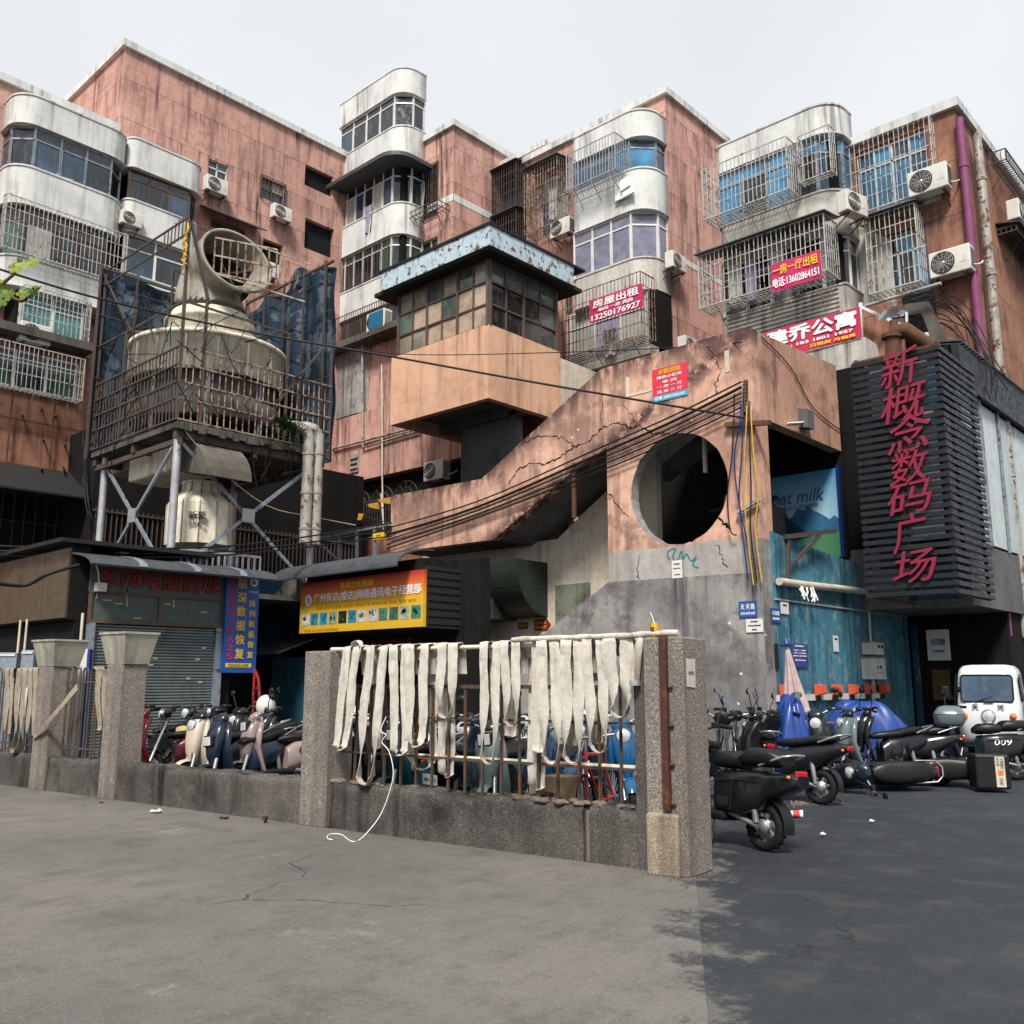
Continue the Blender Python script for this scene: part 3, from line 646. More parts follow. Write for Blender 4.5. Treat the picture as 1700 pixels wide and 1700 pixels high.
m=MB(); q=BB.rect(548,578,603,682); m.prism(arcs(q[0],q[1],.1,.5,1.2,0),lambda a,d:BB.pt(a,d,q[2]),lambda a,d:BB.pt(a,d,q[3]),True); m.build('bay_wall',M['cement'],tb)
m=MB(); BB.box(m,xw,BB.px(900,640)[0],.25,1.2,zb(790),zb(576)); 
BB.box(m,xw,BB.px(900,640)[0],.0,1.2,zb(797),zb(685)); m.build('lower_wall',M['pink'],tb)
m=MB(); BB.box(m,xw,BB.px(900,640)[0],.35,1.2,2.0,zb(797)-.003); m.build('lower_opening',M['darkfill'],tb)
q=BB.rect(548,797,760,905); 
m=MB(); a0,a1,z0,z1=xw+.1,BB.px(735,820)[0],zb(890),zb(797)
n=int((a1-a0)/.16)
for i in range(n+1): m.bar(BB.pt(a0+(a1-a0)*i/n,.05,z0),BB.pt(a0+(a1-a0)*i/n,.05,zb(835)),.022)
for z in (z0,zb(835),z1): m.bar(BB.pt(a0,.05,z),BB.pt(a1,.05,z),.035)
na=5
for i in range(na):
    c=a0+(a1-a0)*(i+.5)/na; r=(a1-a0)/na*.46
    for k in (1,.55): m.tube([BB.pt(c+r*k*math.cos(t),.05,zb(835)+r*k*.8*math.sin(t)) for t in [math.pi*j/10 for j in range(11)]],.011,4)
    for t in (.3,.5,.7): m.bar(BB.pt(c,.05,zb(835)),BB.pt(c+r*math.cos(math.pi*t),.05,zb(835)+r*.8*math.sin(math.pi*t)),.016)
m.build('arched_grille',M['cagedk'],tb)
m=MB(); BB.box(m,xw,BB.px(900,880)[0],-.0,1.0,2,zb(890)-.06); m.build('lower_wall',M['pinkdark'],tb)
m=MB(); eF.box(m,22.7,31,-.012,.02,zX(xe,800,357)-.0,zX(xe,800,346)); BS.box(m,xb+.2,xe+.012,-.012,.02,zX(xe,800,357),zX(xe,800,346)); m.build('string_course',M['white'],tb)
window(BS,tb,*hw[0],3,(.5,),M['framedk'],P_DARK); cage(BS,tb,hw[0][0],hw[0][1],hw[0][2],hw[0][3],.06,M['cagedk'],step=.12,shelf=False,brace=False)
cage(BS,tb,hw[0][0]-.6,hw[0][1]+.7,hw[0][2]-.12,hw[0][2]+.1,.7,M['cagedk'],step=.2,hstep=.3)
window(BS,tb,*hw[1],2,(),M['frame'],P_BLUE)
ac(BS,667,388,'grimy air conditioner hung under the rounded balcony corner',1.0,d=-.35)
cage(BS,tb,BS.px(650,370)[0],BS.px(685,370)[0],zY(22.7,667,372),zY(22.7,667,352),.6,M['rust'],step=.2,hstep=.25,brace=False)
cloth(BS,696,305,.7,1.5,M['curtain_w'],'patterned cloth drying outside the barred window',d=-.12)
cloth(BB,612,340,.5,1.2,M['curtain_l'],'blue washing behind the upper rounded balcony glass',d=-.03)
t=AC0; o=dup(AC0,BB.pt(BB.px(640,553)[0],-.32,BB.px(640,553)[1]),0,'air conditioner with a bright blue front panel on the ledge','air conditioners on the walls',1.25)
mm=bpy.data.materials['cyan_glass'] if 'cyan_glass' in bpy.data.materials else None
for ch in o.children:
    if ch.name.startswith('front_panel'):
        ch.data=ch.data.copy(); ch.data.materials[0]=plain('teal_blue_panel',(.01,.13,.24),.4)
        for v in ch.data.vertices: v.co.x=-.28 if v.co.x<.25 else .39; v.co.z=.05 if v.co.z<.3 else .54; v.co.y-=.02
        ch['label']='bright blue front panel'
    elif ch.name.startswith('fan_grille'): bpy.data.objects.remove(ch)
# dark recess between the towers
RS=Face('S',25.4)
rc0,rc1=xe,RS.px(905,350)[0]
r1=h(RS,834,296,874,345); r2=h(RS,834,372,874,420)
lk=thing('apartment_building','shadowed brown link wall with barred windows between two towers','building',(rc0+1.5,28,0))
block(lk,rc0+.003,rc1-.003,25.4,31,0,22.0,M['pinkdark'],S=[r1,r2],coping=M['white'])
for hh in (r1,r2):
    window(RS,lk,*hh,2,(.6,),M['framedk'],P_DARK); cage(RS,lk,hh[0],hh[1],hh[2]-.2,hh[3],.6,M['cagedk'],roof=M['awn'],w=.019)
# ================================================================== middle tower
CS=Face('S',24.4); CB=Face('S',23.2)
cx0=CS.px(874,340)[0]; cxE=-15.45; ZC=20.9; cb0=CB.px(949,400)[0]
tcw=thing('apartment_building','pink tower with a white balcony and aluminium windows behind the stair block','building',(cx0+3,27,0))
hk=[h(CS,896,300,944,374),h(CS,925,455,950,520)]
block(tcw,cx0,cxE,24.4,33,0,ZC,M['pink'],S=hk,coping=M['white'])
zc=lambda y:zY(23.2,1000,y)
for (y1,y0) in ((300,369),(446,500)): band(CB,tcw,'balcony',cb0,cxE,zc(y0),zc(y1),.25,.8,1.2,M['white' if y1<400 else 'whitewarm'])
band(CB,tcw,'balcony',cb0,cxE,zc(250),zc(205),.25,.8,1.2,M['white'])
pth=[(cb0+.06,.6),(cb0+.06,.08),(cxE-.72,.08),(cxE-.1,.7),(cxE-.1,1.2)]
glazing(CB,tcw,pth,zc(446),zc(369),.82,.27,M['frame'],[M['pane_curtain'],M['pane_curtain']],bw=.06)
glazing(CB,tcw,pth,zc(300),zc(250),.82,.27,M['steelblue'],P_BLUE)
cage(CB,tcw,cb0+.3,CB.px(1040,300)[0],zc(309),zc(250),.6,M['steel'])
d0,d1=CB.px(931,540)[0],CB.px(1068,500)[0]
glazing(CB.off(.25),tcw,[(d0+.2,0),(cxE-.3,0)],zc(590),zc(500),.9,.3,M['frame'],[M['pane_white'],M['pane_dark'],M['curtain_l'],M['pane_dark']])
m=MB(); CB.box(m,d0,cxE,.4,1.2,zc(640),zc(500)); m.build('balcony_back',M['darkfill'],tcw)
cage(CB,tcw,d0,cxE+.15,zc(592),zc(492),.75,M['cageold'],step=.14,hstep=.4)
m=MB(); CB.box(m,d0,cxE,-.1,1.2,zc(605)-.1,zc(594)-.02); m.build('balcony_slab',M['whitewarm'],tcw)
window(CS,tcw,*hk[0],2,(.6,),M['frame'],P_MIX); cage(CS,tcw,hk[0][0]-.1,hk[0][1]+.1,hk[0][2]-.15,hk[0][3]+.1,.75,M['cageold'],roof=M['awn'])
window(CS,tcw,*hk[1],2,(.6,),M['framedk'],P_DARK)
m=MB(); cE=Face('E',cxE); cE.box(m,24.4,33,-.012,.02,zX(cxE,1160,452),zX(cxE,1160,443)); m.build('string_course',M['white'],tcw)
ac(CS,934,393,'white air conditioner under the small rusty window cage',1.05,d=-.5)
ac(cE,1122,450,'air conditioner on the corner of the white balcony with curtained windows',.95,d=-.3)
ac(cE,1143,590,'air conditioner low beside the rusty cage above the stair block',.95,d=-.35)
cloth(CS,918,312,.45,1.2,M['curtain_w'],'white shirt drying in the small rusty cage',d=-.4)
cloth(CB,1012,545,.5,.9,M['curtain_w'],'pale clothes drying in the wide rusty cage',d=-.3)
m=MB()
for k,(dx,dz) in enumerate(((0,0),(.28,-.06),(.2,.12))):
    a,z=CB.px(1035,318); m.obox(CB.pt(a+dx,-.10-.05*k,z+dz),Vector((1,0,.1*k)).normalized(),Vector((0,1,0)),Vector((-.1*k,0,1)).normalized(),.25-.03*k,.03,.3-.06*k)
tag(m.build('broken_panel',M['wht']),'broken white panel stuck on the upper balcony parapet','panel')
# ================================================================== right building
DS=Face('S',23.6); DB=Face('S',22.5)
dx0=DB.px(1192,390)[0]; dxE=DS.px(1608,430)[0]; dxb=DB.px(1400,400)[0]; ZD=15.9
rb=thing('apartment_building','brown pink block with barred balconies above the slatted sign','building',(dx0+3,27,0))
dE=Face('E',dxE)
hD1=h(DS,1462,395,1545,480); hD2=h(DS,1420,255,1545,318); hE1=h(dE,1658,392,1740,480); hE2=h(dE,1640,268,1690,330)
block(rb,dx0,dxE,23.6,33,0,ZD,M['pinkdark'],S=[hD1,hD2],E=[hE1,hE2],coping=M['white'])
zd=lambda y:zY(22.5,1300,y)
band(DB,rb,'balcony',dx0,dxb,zd(410),zd(338),.25,.7,1.1,M['whitewarm']); band(DB,rb,'balcony',dx0,dxb,zd(620),zd(498),.1,.1,1.1,M['whitewarm'])
band(DB,rb,'balcony',dx0,dxb,zd(246),zd(196),.25,.7,1.1,M['white'])
pth=[(dx0+.06,.5),(dx0+.06,.1),(dxb-.6,.1),(dxb-.1,.6),(dxb-.1,1.1)]
glazing(DB,rb,pth,zd(338),zd(246),.8,.28,M['steelblue'],[M['cyan'],M['pane_blue'],M['pane_dark']])
glazing(DB,rb,pth,zd(498),zd(410),.8,.28,M['frame'],[M['pane_dark'],M['pane_dark'],M['curtain_l'],M['pane_dark']])
m=MB(); DB.box(m,dx0+.1,dxb-.2,.3,1.1,zd(600),zd(250)); m.build('balcony_back',M['darkfill'],rb)
k0=DB.off(-.0); cage(DB,rb,dx0+.0,DB.px(1330,330)[0],zd(341),zd(255),.75,M['cage'],w=.018)
cage(DB,rb,DB.px(1338,330)[0],dxb-.05,zd(325),zd(250),.35,M['cage'],w=.017,brace=False)
cage(DB,rb,DB.px(1192,460)[0]-.15,dxb-.15,zd(492),zd(402),.8,M['cage'],w=.019,roof=M['awn'])
m=MB()
for i in range(9):
    z=zd(500)-.05-i*.12; DB.box(m,dx0+.2,dxb-.2,-.05,-.003,z-.05,z)
m.build('louvres',M['whitewarm'],rb)
window(DS,rb,*hD1,3,(.7,),M['frame'],P_BLUE); window(DS,rb,*hD2,4,(.7,),M['frame'],[M['cyan'],M['pane_blue']])
q=DS.rect(1446,380,1556,488); cage(DS,rb,q[0]+.05,q[1]-.2,q[2]+.25,q[3]+.05,.55,M['cage'],w=.018,roof=M['awn'])
cage(DS,rb,hD2[0]-.3,hD2[1]+.2,hD2[2]-.1,hD2[3]+.1,.3,M['cage'],w=.017,brace=False)
m=MB(); DS.box(m,dxb+.1,dxE-.5,-.05,.03,hD2[2]-.32,hD2[2]-.14); m.build('sill',M['whitewarm'],rb)
m=MB(); q=DS.rect(1400,470,1446,500); m.elevY([(dxb-.05,zY(23.6,1400,540)),(dxb+.85,zY(23.6,1440,520)),(dxb+.80,zY(23.6,1440,410)),(dxb-.05,zY(23.6,1400,380))],23.585,23.62); m.build('patch',M['whitewarm'],rb)
window(dE,rb,*hE1,2,(.6,),M['frame'],P_BLUE); cage(dE,rb,hE1[0]-.2,hE1[1],hE1[2]-.2,hE1[3]+.1,.5,M['cagedk'],roof=M['awn'],w=.018)
window(dE,rb,*hE2,2,(.6,),M['frame'],P_BLUE); cage(dE,rb,hE2[0]-.2,hE2[1],hE2[2]-.3,hE2[3]+.1,.5,M['cagedk'],w=.018)
ac(DS,1582,458,'large air conditioner beside the single barred window and purple pipe',1.15,d=-.35)
ac(DS,1545,322,'air conditioner high on the brown wall above the single barred window',1.15,d=-.35)
ac(Face('E',dxb),1416,358,'air conditioner in the corner between white balcony and brown wall',1.0,d=-.3,rot=-.25)
ac(dE,1690,372,'air conditioner on the side wall right of the steel pipe',1.0,d=-.4)
for i,(px,py,mt) in enumerate(((1218,437,'curtain_w'),(1245,432,'curtain_l'),(1325,395,'blk'),(1290,415,'curtain_w'))):
    cloth(DB,px,py,.4,1.15,M[mt],['cream trousers at the left of the big white cage','grey top in the big white cage beside the trousers','dark clothes at the right of the big white cage','pale shirt in the middle of the big white cage'][i],d=-.35)
def pipe_obj(name,pts,r,mat,label,cat='pipe',n=10,collars=0,group=None):
    t=thing(name,label,cat,pts[0],0,group); m=MB(); m.tube(pts,r,n); m.build('pipe_run',mat,t)
    if collars:
        A,B=Vector(pts[0]),Vector(pts[-1])
        for i in range(collars):
            m=MB(); c=A.lerp(B,(i+.5)/collars); d=(B-A).normalized(); m.cyl(c-d*.05,c+d*.05,r*1.18,None,n); m.build('collar',mat,t)
    return t
xx=dxE+.12
pipe_obj('drain_pipe',[DS.pt(xx,-.12,2.5),DS.pt(xx,-.12,15.5)],.10,M['purple'],'purple drain pipe running up the brown corner','pipe',12,5)
pipe_obj('drain_pipe',[DS.pt(xx+.12,.85,2.5),DS.pt(xx+.12,.85,15.5)],.115,M['pipe'],'spotted steel drain pipe right of the purple pipe','pipe',12,5)
# ================================================================== stair block with the round opening
from mathutils.geometry import tessellate_polygon
PV=atT(1272,1100,17.5); PVY=PV.y; PVX=PV.x
VS=Face('S',PVY); VE=Face('E',PVX)
def V(px,py): return VS.px(px,py)
def sheetpoly(mb,F,poly,holes,d0,d1,hole_m=None):
    """solid slab from an outline in a wall plane, with openings"""
    loops=[poly]+holes; flat=[p for L in loops for p in L]
    tri=tessellate_polygon([[Vector((a,z,0)) for a,z in L] for L in loops])
    f=[F.pt(a,d0,z) for a,z in flat]; b=[F.pt(a,d1,z) for a,z in flat]
    def up(tr,want):
        p,q,r=[Vector((flat[i][0],flat[i][1],0)) for i in tr]; s=(q-p).cross(r-p).z
        return tr if (s>0)==want else tuple(reversed(tr))
    mb.add(f,[up(t,True) for t in tri]); mb.add(b,[up(t,False) for t in tri])
    for k,L in enumerate(loops):
        n=len(L); A=[F.pt(a,d0,z) for a,z in L]; B=[F.pt(a,d1,z) for a,z in L]; m0=mb.m
        if k and hole_m is not None: mb.m=hole_m
        mb.add(A+B,[(i,(i+1)%n,n+(i+1)%n,n+i) for i in range(n)],k>0); mb.m=m0
xl=V(1009,850)[0]                                                  # left edge of the block below the stair
xtip=V(649,860)[0]
pv=thing('stair_building','pink concrete stair block with a big round opening and sloping parapet','building',((xl+PVX)/2,PVY+2,0))
cx,cz=V(1125,811); ra=(V(1206,811)[0]-V(1043,811)[0])/2; rz_=(V(1125,720)[1]-V(1125,902)[1])/2; rr=(ra+rz_)/2
rc_=random.Random(17); circ=[(cx+rr*k*math.cos(2*math.pi*i/120),cz+rr*k*math.sin(2*math.pi*i/120)) for i in range(120) for k in (1+.004*math.sin(i*.7)+rc_.uniform(-.004,.003)+(.02 if rc_.random()<.05 else 0),)]
zline=V(1262,893)[1]; zbl=V(1014,916)[1]
top=[V(649,823),V(799,795),V(997,613),V(1176,561),V(1245,543)]; zapex=top[-1][1]
top[-1]=(PVX,zapex)
def lin(p,q): k=(q[1]-p[1])/(q[0]-p[0]); return (k,p[1]-k*p[0])
M['pavil']=M_PAV([lin(top[0],top[1]),lin(top[1],top[2]),lin(top[2],top[4]),lin(V(840,878),V(1004,743))])
bot=[(PVX,zline),V(1190,896),V(1125,907),V(1060,912),(xl,zbl),(xl,V(1004,743)[1]),V(949,785),V(840,878),V(818,896),V(649,917)]
m=MB(); sheetpoly(m,VS,top+bot,[circ],0,.28,1); m.build('wall',[M['pavil'],M['cement']],pv)
zb2=V(1014,966)[1]; zb3=V(1262,950)[1]
m=MB(); sheetpoly(m,VS,[(xl,zbl),V(1060,912),V(1125,907),V(1190,896),(PVX,zline),(PVX,zb3),(xl,zb2)],[],0,.28); m.build('band',M['cementlight'],pv)
xg=onZ(640,1262,0); 
lowd=V(878,1073); sl_=(zb2-lowd[1])/(xl-lowd[0]); xend=xl-(zb2-.0)/sl_
m=MB(); sheetpoly(m,VS,[(xl,zb2),(PVX,zb3),(PVX,0),(xend,0)],[],-.02,.28); m.build('base_wall',M['cement'],pv)
# east side: pillar, beam, roof, back wall, floor
ya=VE.px(1277,760)[0]; yb=PVY+4.0
z_e1=VE.px(1412,621)[1]; zbm=VE.px(1276,698)[1]
zbe=min(zbm,VE.px(1420,755)[1])
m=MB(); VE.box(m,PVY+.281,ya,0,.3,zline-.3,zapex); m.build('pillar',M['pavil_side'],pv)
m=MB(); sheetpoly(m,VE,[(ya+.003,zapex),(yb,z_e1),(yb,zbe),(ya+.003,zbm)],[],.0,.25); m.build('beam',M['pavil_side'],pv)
zf=VE.px(1341,906)[1]-.05
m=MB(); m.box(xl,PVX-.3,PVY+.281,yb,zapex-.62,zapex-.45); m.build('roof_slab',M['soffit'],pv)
m=MB(); m.box(xl,PVX-.26,PVY+.281,yb+.2,.05,zf); m.build('floor_slab',M['darkfill'],pv)
m=MB(); m.box(xl-4,PVX-.02,yb,yb+.2,zf+.003,zapex-.63); m.build('back_wall',M['darkfill'],pv)
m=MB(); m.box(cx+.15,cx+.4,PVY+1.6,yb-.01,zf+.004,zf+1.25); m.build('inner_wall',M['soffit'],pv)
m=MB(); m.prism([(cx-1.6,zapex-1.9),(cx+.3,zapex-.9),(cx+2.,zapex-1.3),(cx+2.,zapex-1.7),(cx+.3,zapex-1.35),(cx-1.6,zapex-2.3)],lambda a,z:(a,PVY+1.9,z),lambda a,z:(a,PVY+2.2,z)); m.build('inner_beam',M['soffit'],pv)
m=MB(); a,z=V(1130,745); m.box(a-.03,a+.03,PVY+.9,PVY+.98,z-.35,zapex-.64); m.build('ceiling_lamp',M['pvc'],pv)
m=MB(); m.cyl((cx-1.4,yb-.35,zf+1.35),(cx+.35,yb-.35,zf+1.5),.05,n=8); m.build('blue_pipe',M['wireb'],pv)
# the stair flight and landing behind the parapet
fl=[(xl,V(1004,743)[1]+.02),V(949,785),V(840,878),V(818,896),V(649,917)]
up_=.25
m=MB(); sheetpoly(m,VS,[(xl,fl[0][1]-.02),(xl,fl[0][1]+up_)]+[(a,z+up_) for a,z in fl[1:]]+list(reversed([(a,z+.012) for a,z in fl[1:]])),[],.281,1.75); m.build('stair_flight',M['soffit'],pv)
m=MB(); sheetpoly(m,VS,[(a,z) for a,z in [(fl[4][0],fl[4][1]+.25),(fl[3][0],fl[3][1]+.25),(xl,fl[0][1]+.27),(xl,zapex-.63),V(997,613),V(799,795),V(649,823)]],[],1.76,1.95); m.build('inner_parapet',M['pavil'],pv)
ce=thing('cream_wall','cream wall with a mouldy hatch under the concrete stair','wall',(xl-1.5,PVY+1.5,0))
cF=Face('S',PVY+1.45); c0=cF.px(700,1040)[0]; ctop=V(905,1000)
m=MB(); sheetpoly(m,cF,[(c0,0),(xl+.3,0),(xl+.3,cF.px(1010,752)[1]),(cF.px(925,895)[0],cF.px(925,895)[1]),(c0,cF.px(830,905)[1])],[],0,.2); m.build('wall',M['cream'],ce)
a0,a1,z0,z1=cF.rect(923,972,981,1036); m=MB(); cF.box(m,a0,a1,-.035,-.003,z0,z1); m.build('hatch',wall('mouldy_green_hatch',(.25,.27,.20),(.20,.22,.17),(.03,.03,.025),blotch=.9,streak=.8),ce)
m=MB()
for (p0,p1) in (((951,770),(957,860)),): a,z=V(*p0); a2,zz=V(*p1); m.box(a,a+.09,PVY-.05,PVY-.003,zz,z)
tag(m.build('iron_bar',M['rust']),'dark iron channel hanging down in front of the stair soffit','iron bar')
def crack(pts,w0,label_seed):
    rnd=random.Random(label_seed); CRK=MB(); P=smooth3([Vector((V(*p)[0],0,V(*p)[1])) for p in pts],6,rnd); m=CRK
    for a,b in zip(P,P[1:]):
        w_=w0*rnd.uniform(.35,1.25); d=(b-a); n=Vector((-d.z,0,d.x)).normalized()*w_/2; m=CRK; n2=n*rnd.uniform(.7,1.2)
        y=PVY-.0025; m.add([(a.x-n.x,y,a.z-n.z),(b.x-n2.x,y,b.z-n2.z),(b.x+n2.x,y,b.z+n2.z),(a.x+n.x,y,a.z+n.z)],[(0,1,2,3)])
    CRK.build('crack',M['black'],pv)
def smooth3(pts,k,rnd):
    out=[]
    for a,b in zip(pts,pts[1:]):
        for j in range(k): out.append(a.lerp(b,j/k)+Vector((rnd.gauss(0,.022),0,rnd.gauss(0,.022))))
    return out+[pts[-1]]
crack([(843,806),(857,784),(878,770),(903,771),(930,758),(953,742),(976,734),(998,712),(1012,704),(1030,702),(1046,711),(1060,707),(1078,717),(1100,722),(1112,721)],.034,1)
crack([(858,742),(872,732),(895,725),(923,723),(943,731),(954,741)],.028,2)
crack([(1007,818),(1018,826),(1028,842),(1045,858)],.022,3); crack([(1193,860),(1203,872),(1213,876)],.05,4)
crack([(1000,650),(998,690),(1000,712)],.016,5); crack([(1172,572),(1185,590),(1196,615),(1188,640),(1190,655)],.02,6); crack([(1046,711),(1052,690),(1034,672)],.014,7)
crack([(1060,925),(1058,950),(1062,966)],.02,8); crack([(1190,905),(1199,925),(1208,942)],.022,9)
crack([(1022,990),(1026,1015),(1024,1045),(1028,1070)],.018,10)
# poster
po=thing('mural_poster','milk poster with blue mountains over a green meadow in the shaded opening','poster',(PVX-1.5,yb-.1,zf))
pF=Face('S',yb-.06); a0,a1,z0,z1=pF.rect(1240,800,1408,925); a1=min(a1,PVX-.06); z0=max(z0,zf+.02)
def grad_mat(name,stops,z0,z1,rough=.5):
    t=NT(name); g=t.n('ShaderNodeNewGeometry'); s=t.n('ShaderNodeSeparateXYZ'); t.l(g.outputs['Position'],s.inputs[0])
    f=t.ramp(s.outputs[2],z0,z1); r=t.n('ShaderNodeValToRGB'); cr=r.color_ramp
    while len(cr.elements)<len(stops): cr.elements.new(.5)
    for e,(p,c) in zip(cr.elements,stops): e.position=p; e.color=(*c,1)
    t.l(f,r.inputs[0]); c=t.mix(t.ramp(t.noise(3,6,.7),.5,.8,0,.18),r.outputs[0],(.05,.05,.05)); return t.done(c,rough)
m=MB(); m.box(a0,a1,pF.c,pF.c+.05,z0,z1); m.build('board',grad_mat('poster_sky',[(0,(.30,.50,.52)),(.45,(.30,.52,.60)),(1,(.03,.22,.42))],z0,z1),po)
H=z1-z0; W_=a1-a0
def ridge(y,pts,mat,nm):
    m=MB(); P=[(a0+W_*u,z0+H*v) for u,v in pts]; sheetpoly(m,Face('S',pF.c-y),P,[],-.004,0); m.build(nm,mat,po)
ridge(.004,[(0,.15),(1,.15),(1,.40),(.93,.47),(.88,.43),(.8,.50),(.72,.55),(.66,.62),(.62,.57),(.55,.60),(.48,.5),(.3,.45),(.0,.4)],plain('far_ridge',(.03,.13,.24),.6),'far_mountains')
ridge(.010,[(0,.12),(.85,.12),(.7,.25),(.58,.36),(.50,.44),(.46,.47),(.42,.56),(.40,.53),(.36,.47),(.30,.42),(.22,.36),(.1,.32),(0,.30)],plain('near_ridge',(.012,.045,.10),.6),'near_mountains')
ridge(.016,[(0,0),(1,0),(1,.27),(.85,.28),(.7,.26),(.5,.22),(.3,.19),(0,.12)],plain('meadow',(.06,.20,.10),.6),'meadow')
tx=pF.px(1316,826); text('lettering','oat milk',M['navy'],po,pF.pt(a0+W_*.56,-.012,tx[1]),SX,UP,.30,W_*.56,shear=.25,extrude=.004)
tx=pF.px(1316,843); text('lettering','自然生活 羊奶陪你',M['navy'],po,pF.pt(a0+W_*.56,-.012,tx[1]),SX,UP,.10,W_*.42,extrude=.003)
m=MB(); m.box(PVX-.10,PVX-.03,yb-.12,yb-.03,zf,z1+.05); m.build('blue_post',plain('dark_blue_post',(.006,.02,.11),.5),po)
# ================================================================== glazed kiosk
KY=18.0; KS=Face('S',KY); kc=KS.px(811,640)[0]; KE=Face('E',kc)
k0=KS.px(649,640)[0]; kb=KE.px(930,620)[0]; zk0=KS.px(812,660)[1]; zk1=KS.px(807,539)[1]; zk2=KS.px(805,432)[1]
ki=thing('glazed_kiosk','peach rooftop kiosk with steel windows and a pale blue roof fascia','kiosk',((k0+kc)/2,KY+1,zk0))
t_=.22
m=MB(); m.box(k0,kc,KY,KY+t_,zk0,zk1); m.box(kc-t_,kc,KY+t_+.002,kb,zk0,zk1); m.box(k0,k0+t_,KY+t_+.002,kb,zk0,zk1)
m.build('wall',M['kiosk'],ki)
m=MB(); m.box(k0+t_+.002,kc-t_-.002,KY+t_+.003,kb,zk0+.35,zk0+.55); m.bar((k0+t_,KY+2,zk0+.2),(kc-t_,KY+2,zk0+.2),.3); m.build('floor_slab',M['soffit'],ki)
m=MB(); ya2=KE.px(997,613)[0]; m.box(kc-.25,kc-.02,kb+.003,ya2+2.5,zk0-3.0,KE.px(931,594)[1]); m.build('link_wall',M['cream'],ki)
m=MB(); m.box(k0+1.2,kc-1.0,KY+1.9,KY+2.2,2.0,zk0+.02); m.bar((kc-.8,KY+2,zk0+.2),(kc-.8,KY+2,3),.3); m.build('support',M['soffit'],ki)
fm=MB(); gm=MB(); rnd=random.Random(4)
def kgrid(F,a0,a1,cols,rows,z0,z1,pals,d=.06):
    for i in range(cols+1):
        a=a0+(a1-a0)*i/cols; fm.bar(F.pt(a,d,z0),F.pt(a,d,z1),.09 if i in(0,cols) else (.075 if i%2==0 else .05))
    for r in [0]+rows+[1]: fm.bar(F.pt(a0,d,z0+(z1-z0)*r),F.pt(a1,d,z0+(z1-z0)*r),.06 if r in (0,1) else .05)
    R_=[0]+rows+[1]
    for i in range(cols):
        for j in range(len(R_)-1):
            gm.m=rnd.choice(pals[min(j,len(pals)-1)]); e=rnd.uniform(-.012,.012); e2=rnd.uniform(-.012,.012)
            gm.quad(F.pt(a0+(a1-a0)*i/cols,d+.02+e,z0+(z1-z0)*R_[j]),F.pt(a0+(a1-a0)*(i+1)/cols,d+.02-e,z0+(z1-z0)*R_[j]),F.pt(a0+(a1-a0)*(i+1)/cols,d+.02-e+e2,z0+(z1-z0)*R_[j+1]),F.pt(a0+(a1-a0)*i/cols,d+.02+e+e2,z0+(z1-z0)*R_[j+1]))
kg=KE.px(926,577)[0]
kgrid(KS,k0+.25,kc-.02,6,[.33,.68],zk1,zk2,[[0,1,1],[0,1,1,2],[0,0,2]])
kgrid(KE,KY+.02,kg,4,[.33,.68],zk1,zk2,[[2,3],[2,2,3],[2]])
f=fm.build('window_frame',M['framedk'],ki); gm.build('pane',[M['pane_k1'],M['pane_k2'],M['pane_k3'],M['pane_dark']],f)
m=MB(); m.box(k0+.4,kc-.3,KY+.3,kg,zk1+.01,zk2); m.build('interior',M['black'],ki)
zf0=KS.px(803,424)[1]; zf1=KS.px(803,389)[1]; oh=.42
m=MB(); m.box(k0-oh,kc+oh,KY-oh,kg+.7,zk2+.02,zk2+.14); m.build('eaves',M['roofblk'],ki)
m=MB(); FS=Face('S',KY-oh); a0,_=FS.px(635,480); zz0=FS.px(803,424)[1]; zz1=FS.px(803,390)[1]
m.box(a0,kc+oh,KY-oh-.06,KY-oh-.003,zk2+.10,zk2+.72); m.box(kc+oh+.003,kc+oh+.06,KY-oh-.06,KE.px(946,470)[0]-.4,zk2+.10,zk2+.72); m.build('fascia',M['fascia'],ki)
m=MB()
n=46
for i in range(n):
    y0=KY-oh-.1+i*(kg+.9-KY+oh)/n; m.box(a0-.12,kc+oh+.1,y0,y0+(kg+.9-KY+oh)/n*.6,zk2+.722,zk2+.78)
m.box(a0-.12,kc+oh+.1,KY-oh-.1,kg+.75,zk2+.70,zk2+.719); m.build('roof',M['roofblk'],ki)
# ================================================================== blue side wall and slatted sign box
bw=thing('blue_wall','peeling blue painted wall behind the parked scooters','wall',(PVX,PVY+3,0))
zt0=VE.px(1341,906)[1]; yend=VE.px(1512,1100)[0]
m=MB(); sheetpoly(m,VE.off(-.02),[(VE.px(1284,1050)[0],0),(yend,0),(yend,zt0-.2),(yb-.2,zt0-.12),(PVY+1.6,zt0),(VE.px(1278,900)[0],zt0+.12)],[],0,.26); m.build('wall',M['blue'],bw)
m=MB(); VE.box(m,PVY-.018,VE.px(1284,1050)[0]-.003,-.02,.2,0,zline); m.build('corner_post',M['cement'],bw)
a,z=VE.px(1303,990); m=MB(); VE.box(m,VE.px(1284,1000)[0],yend,-.05,-.022,VE.px(1400,1009)[1]-.03,VE.px(1400,1009)[1]); m.build('ledge',M['cementlight'],bw)
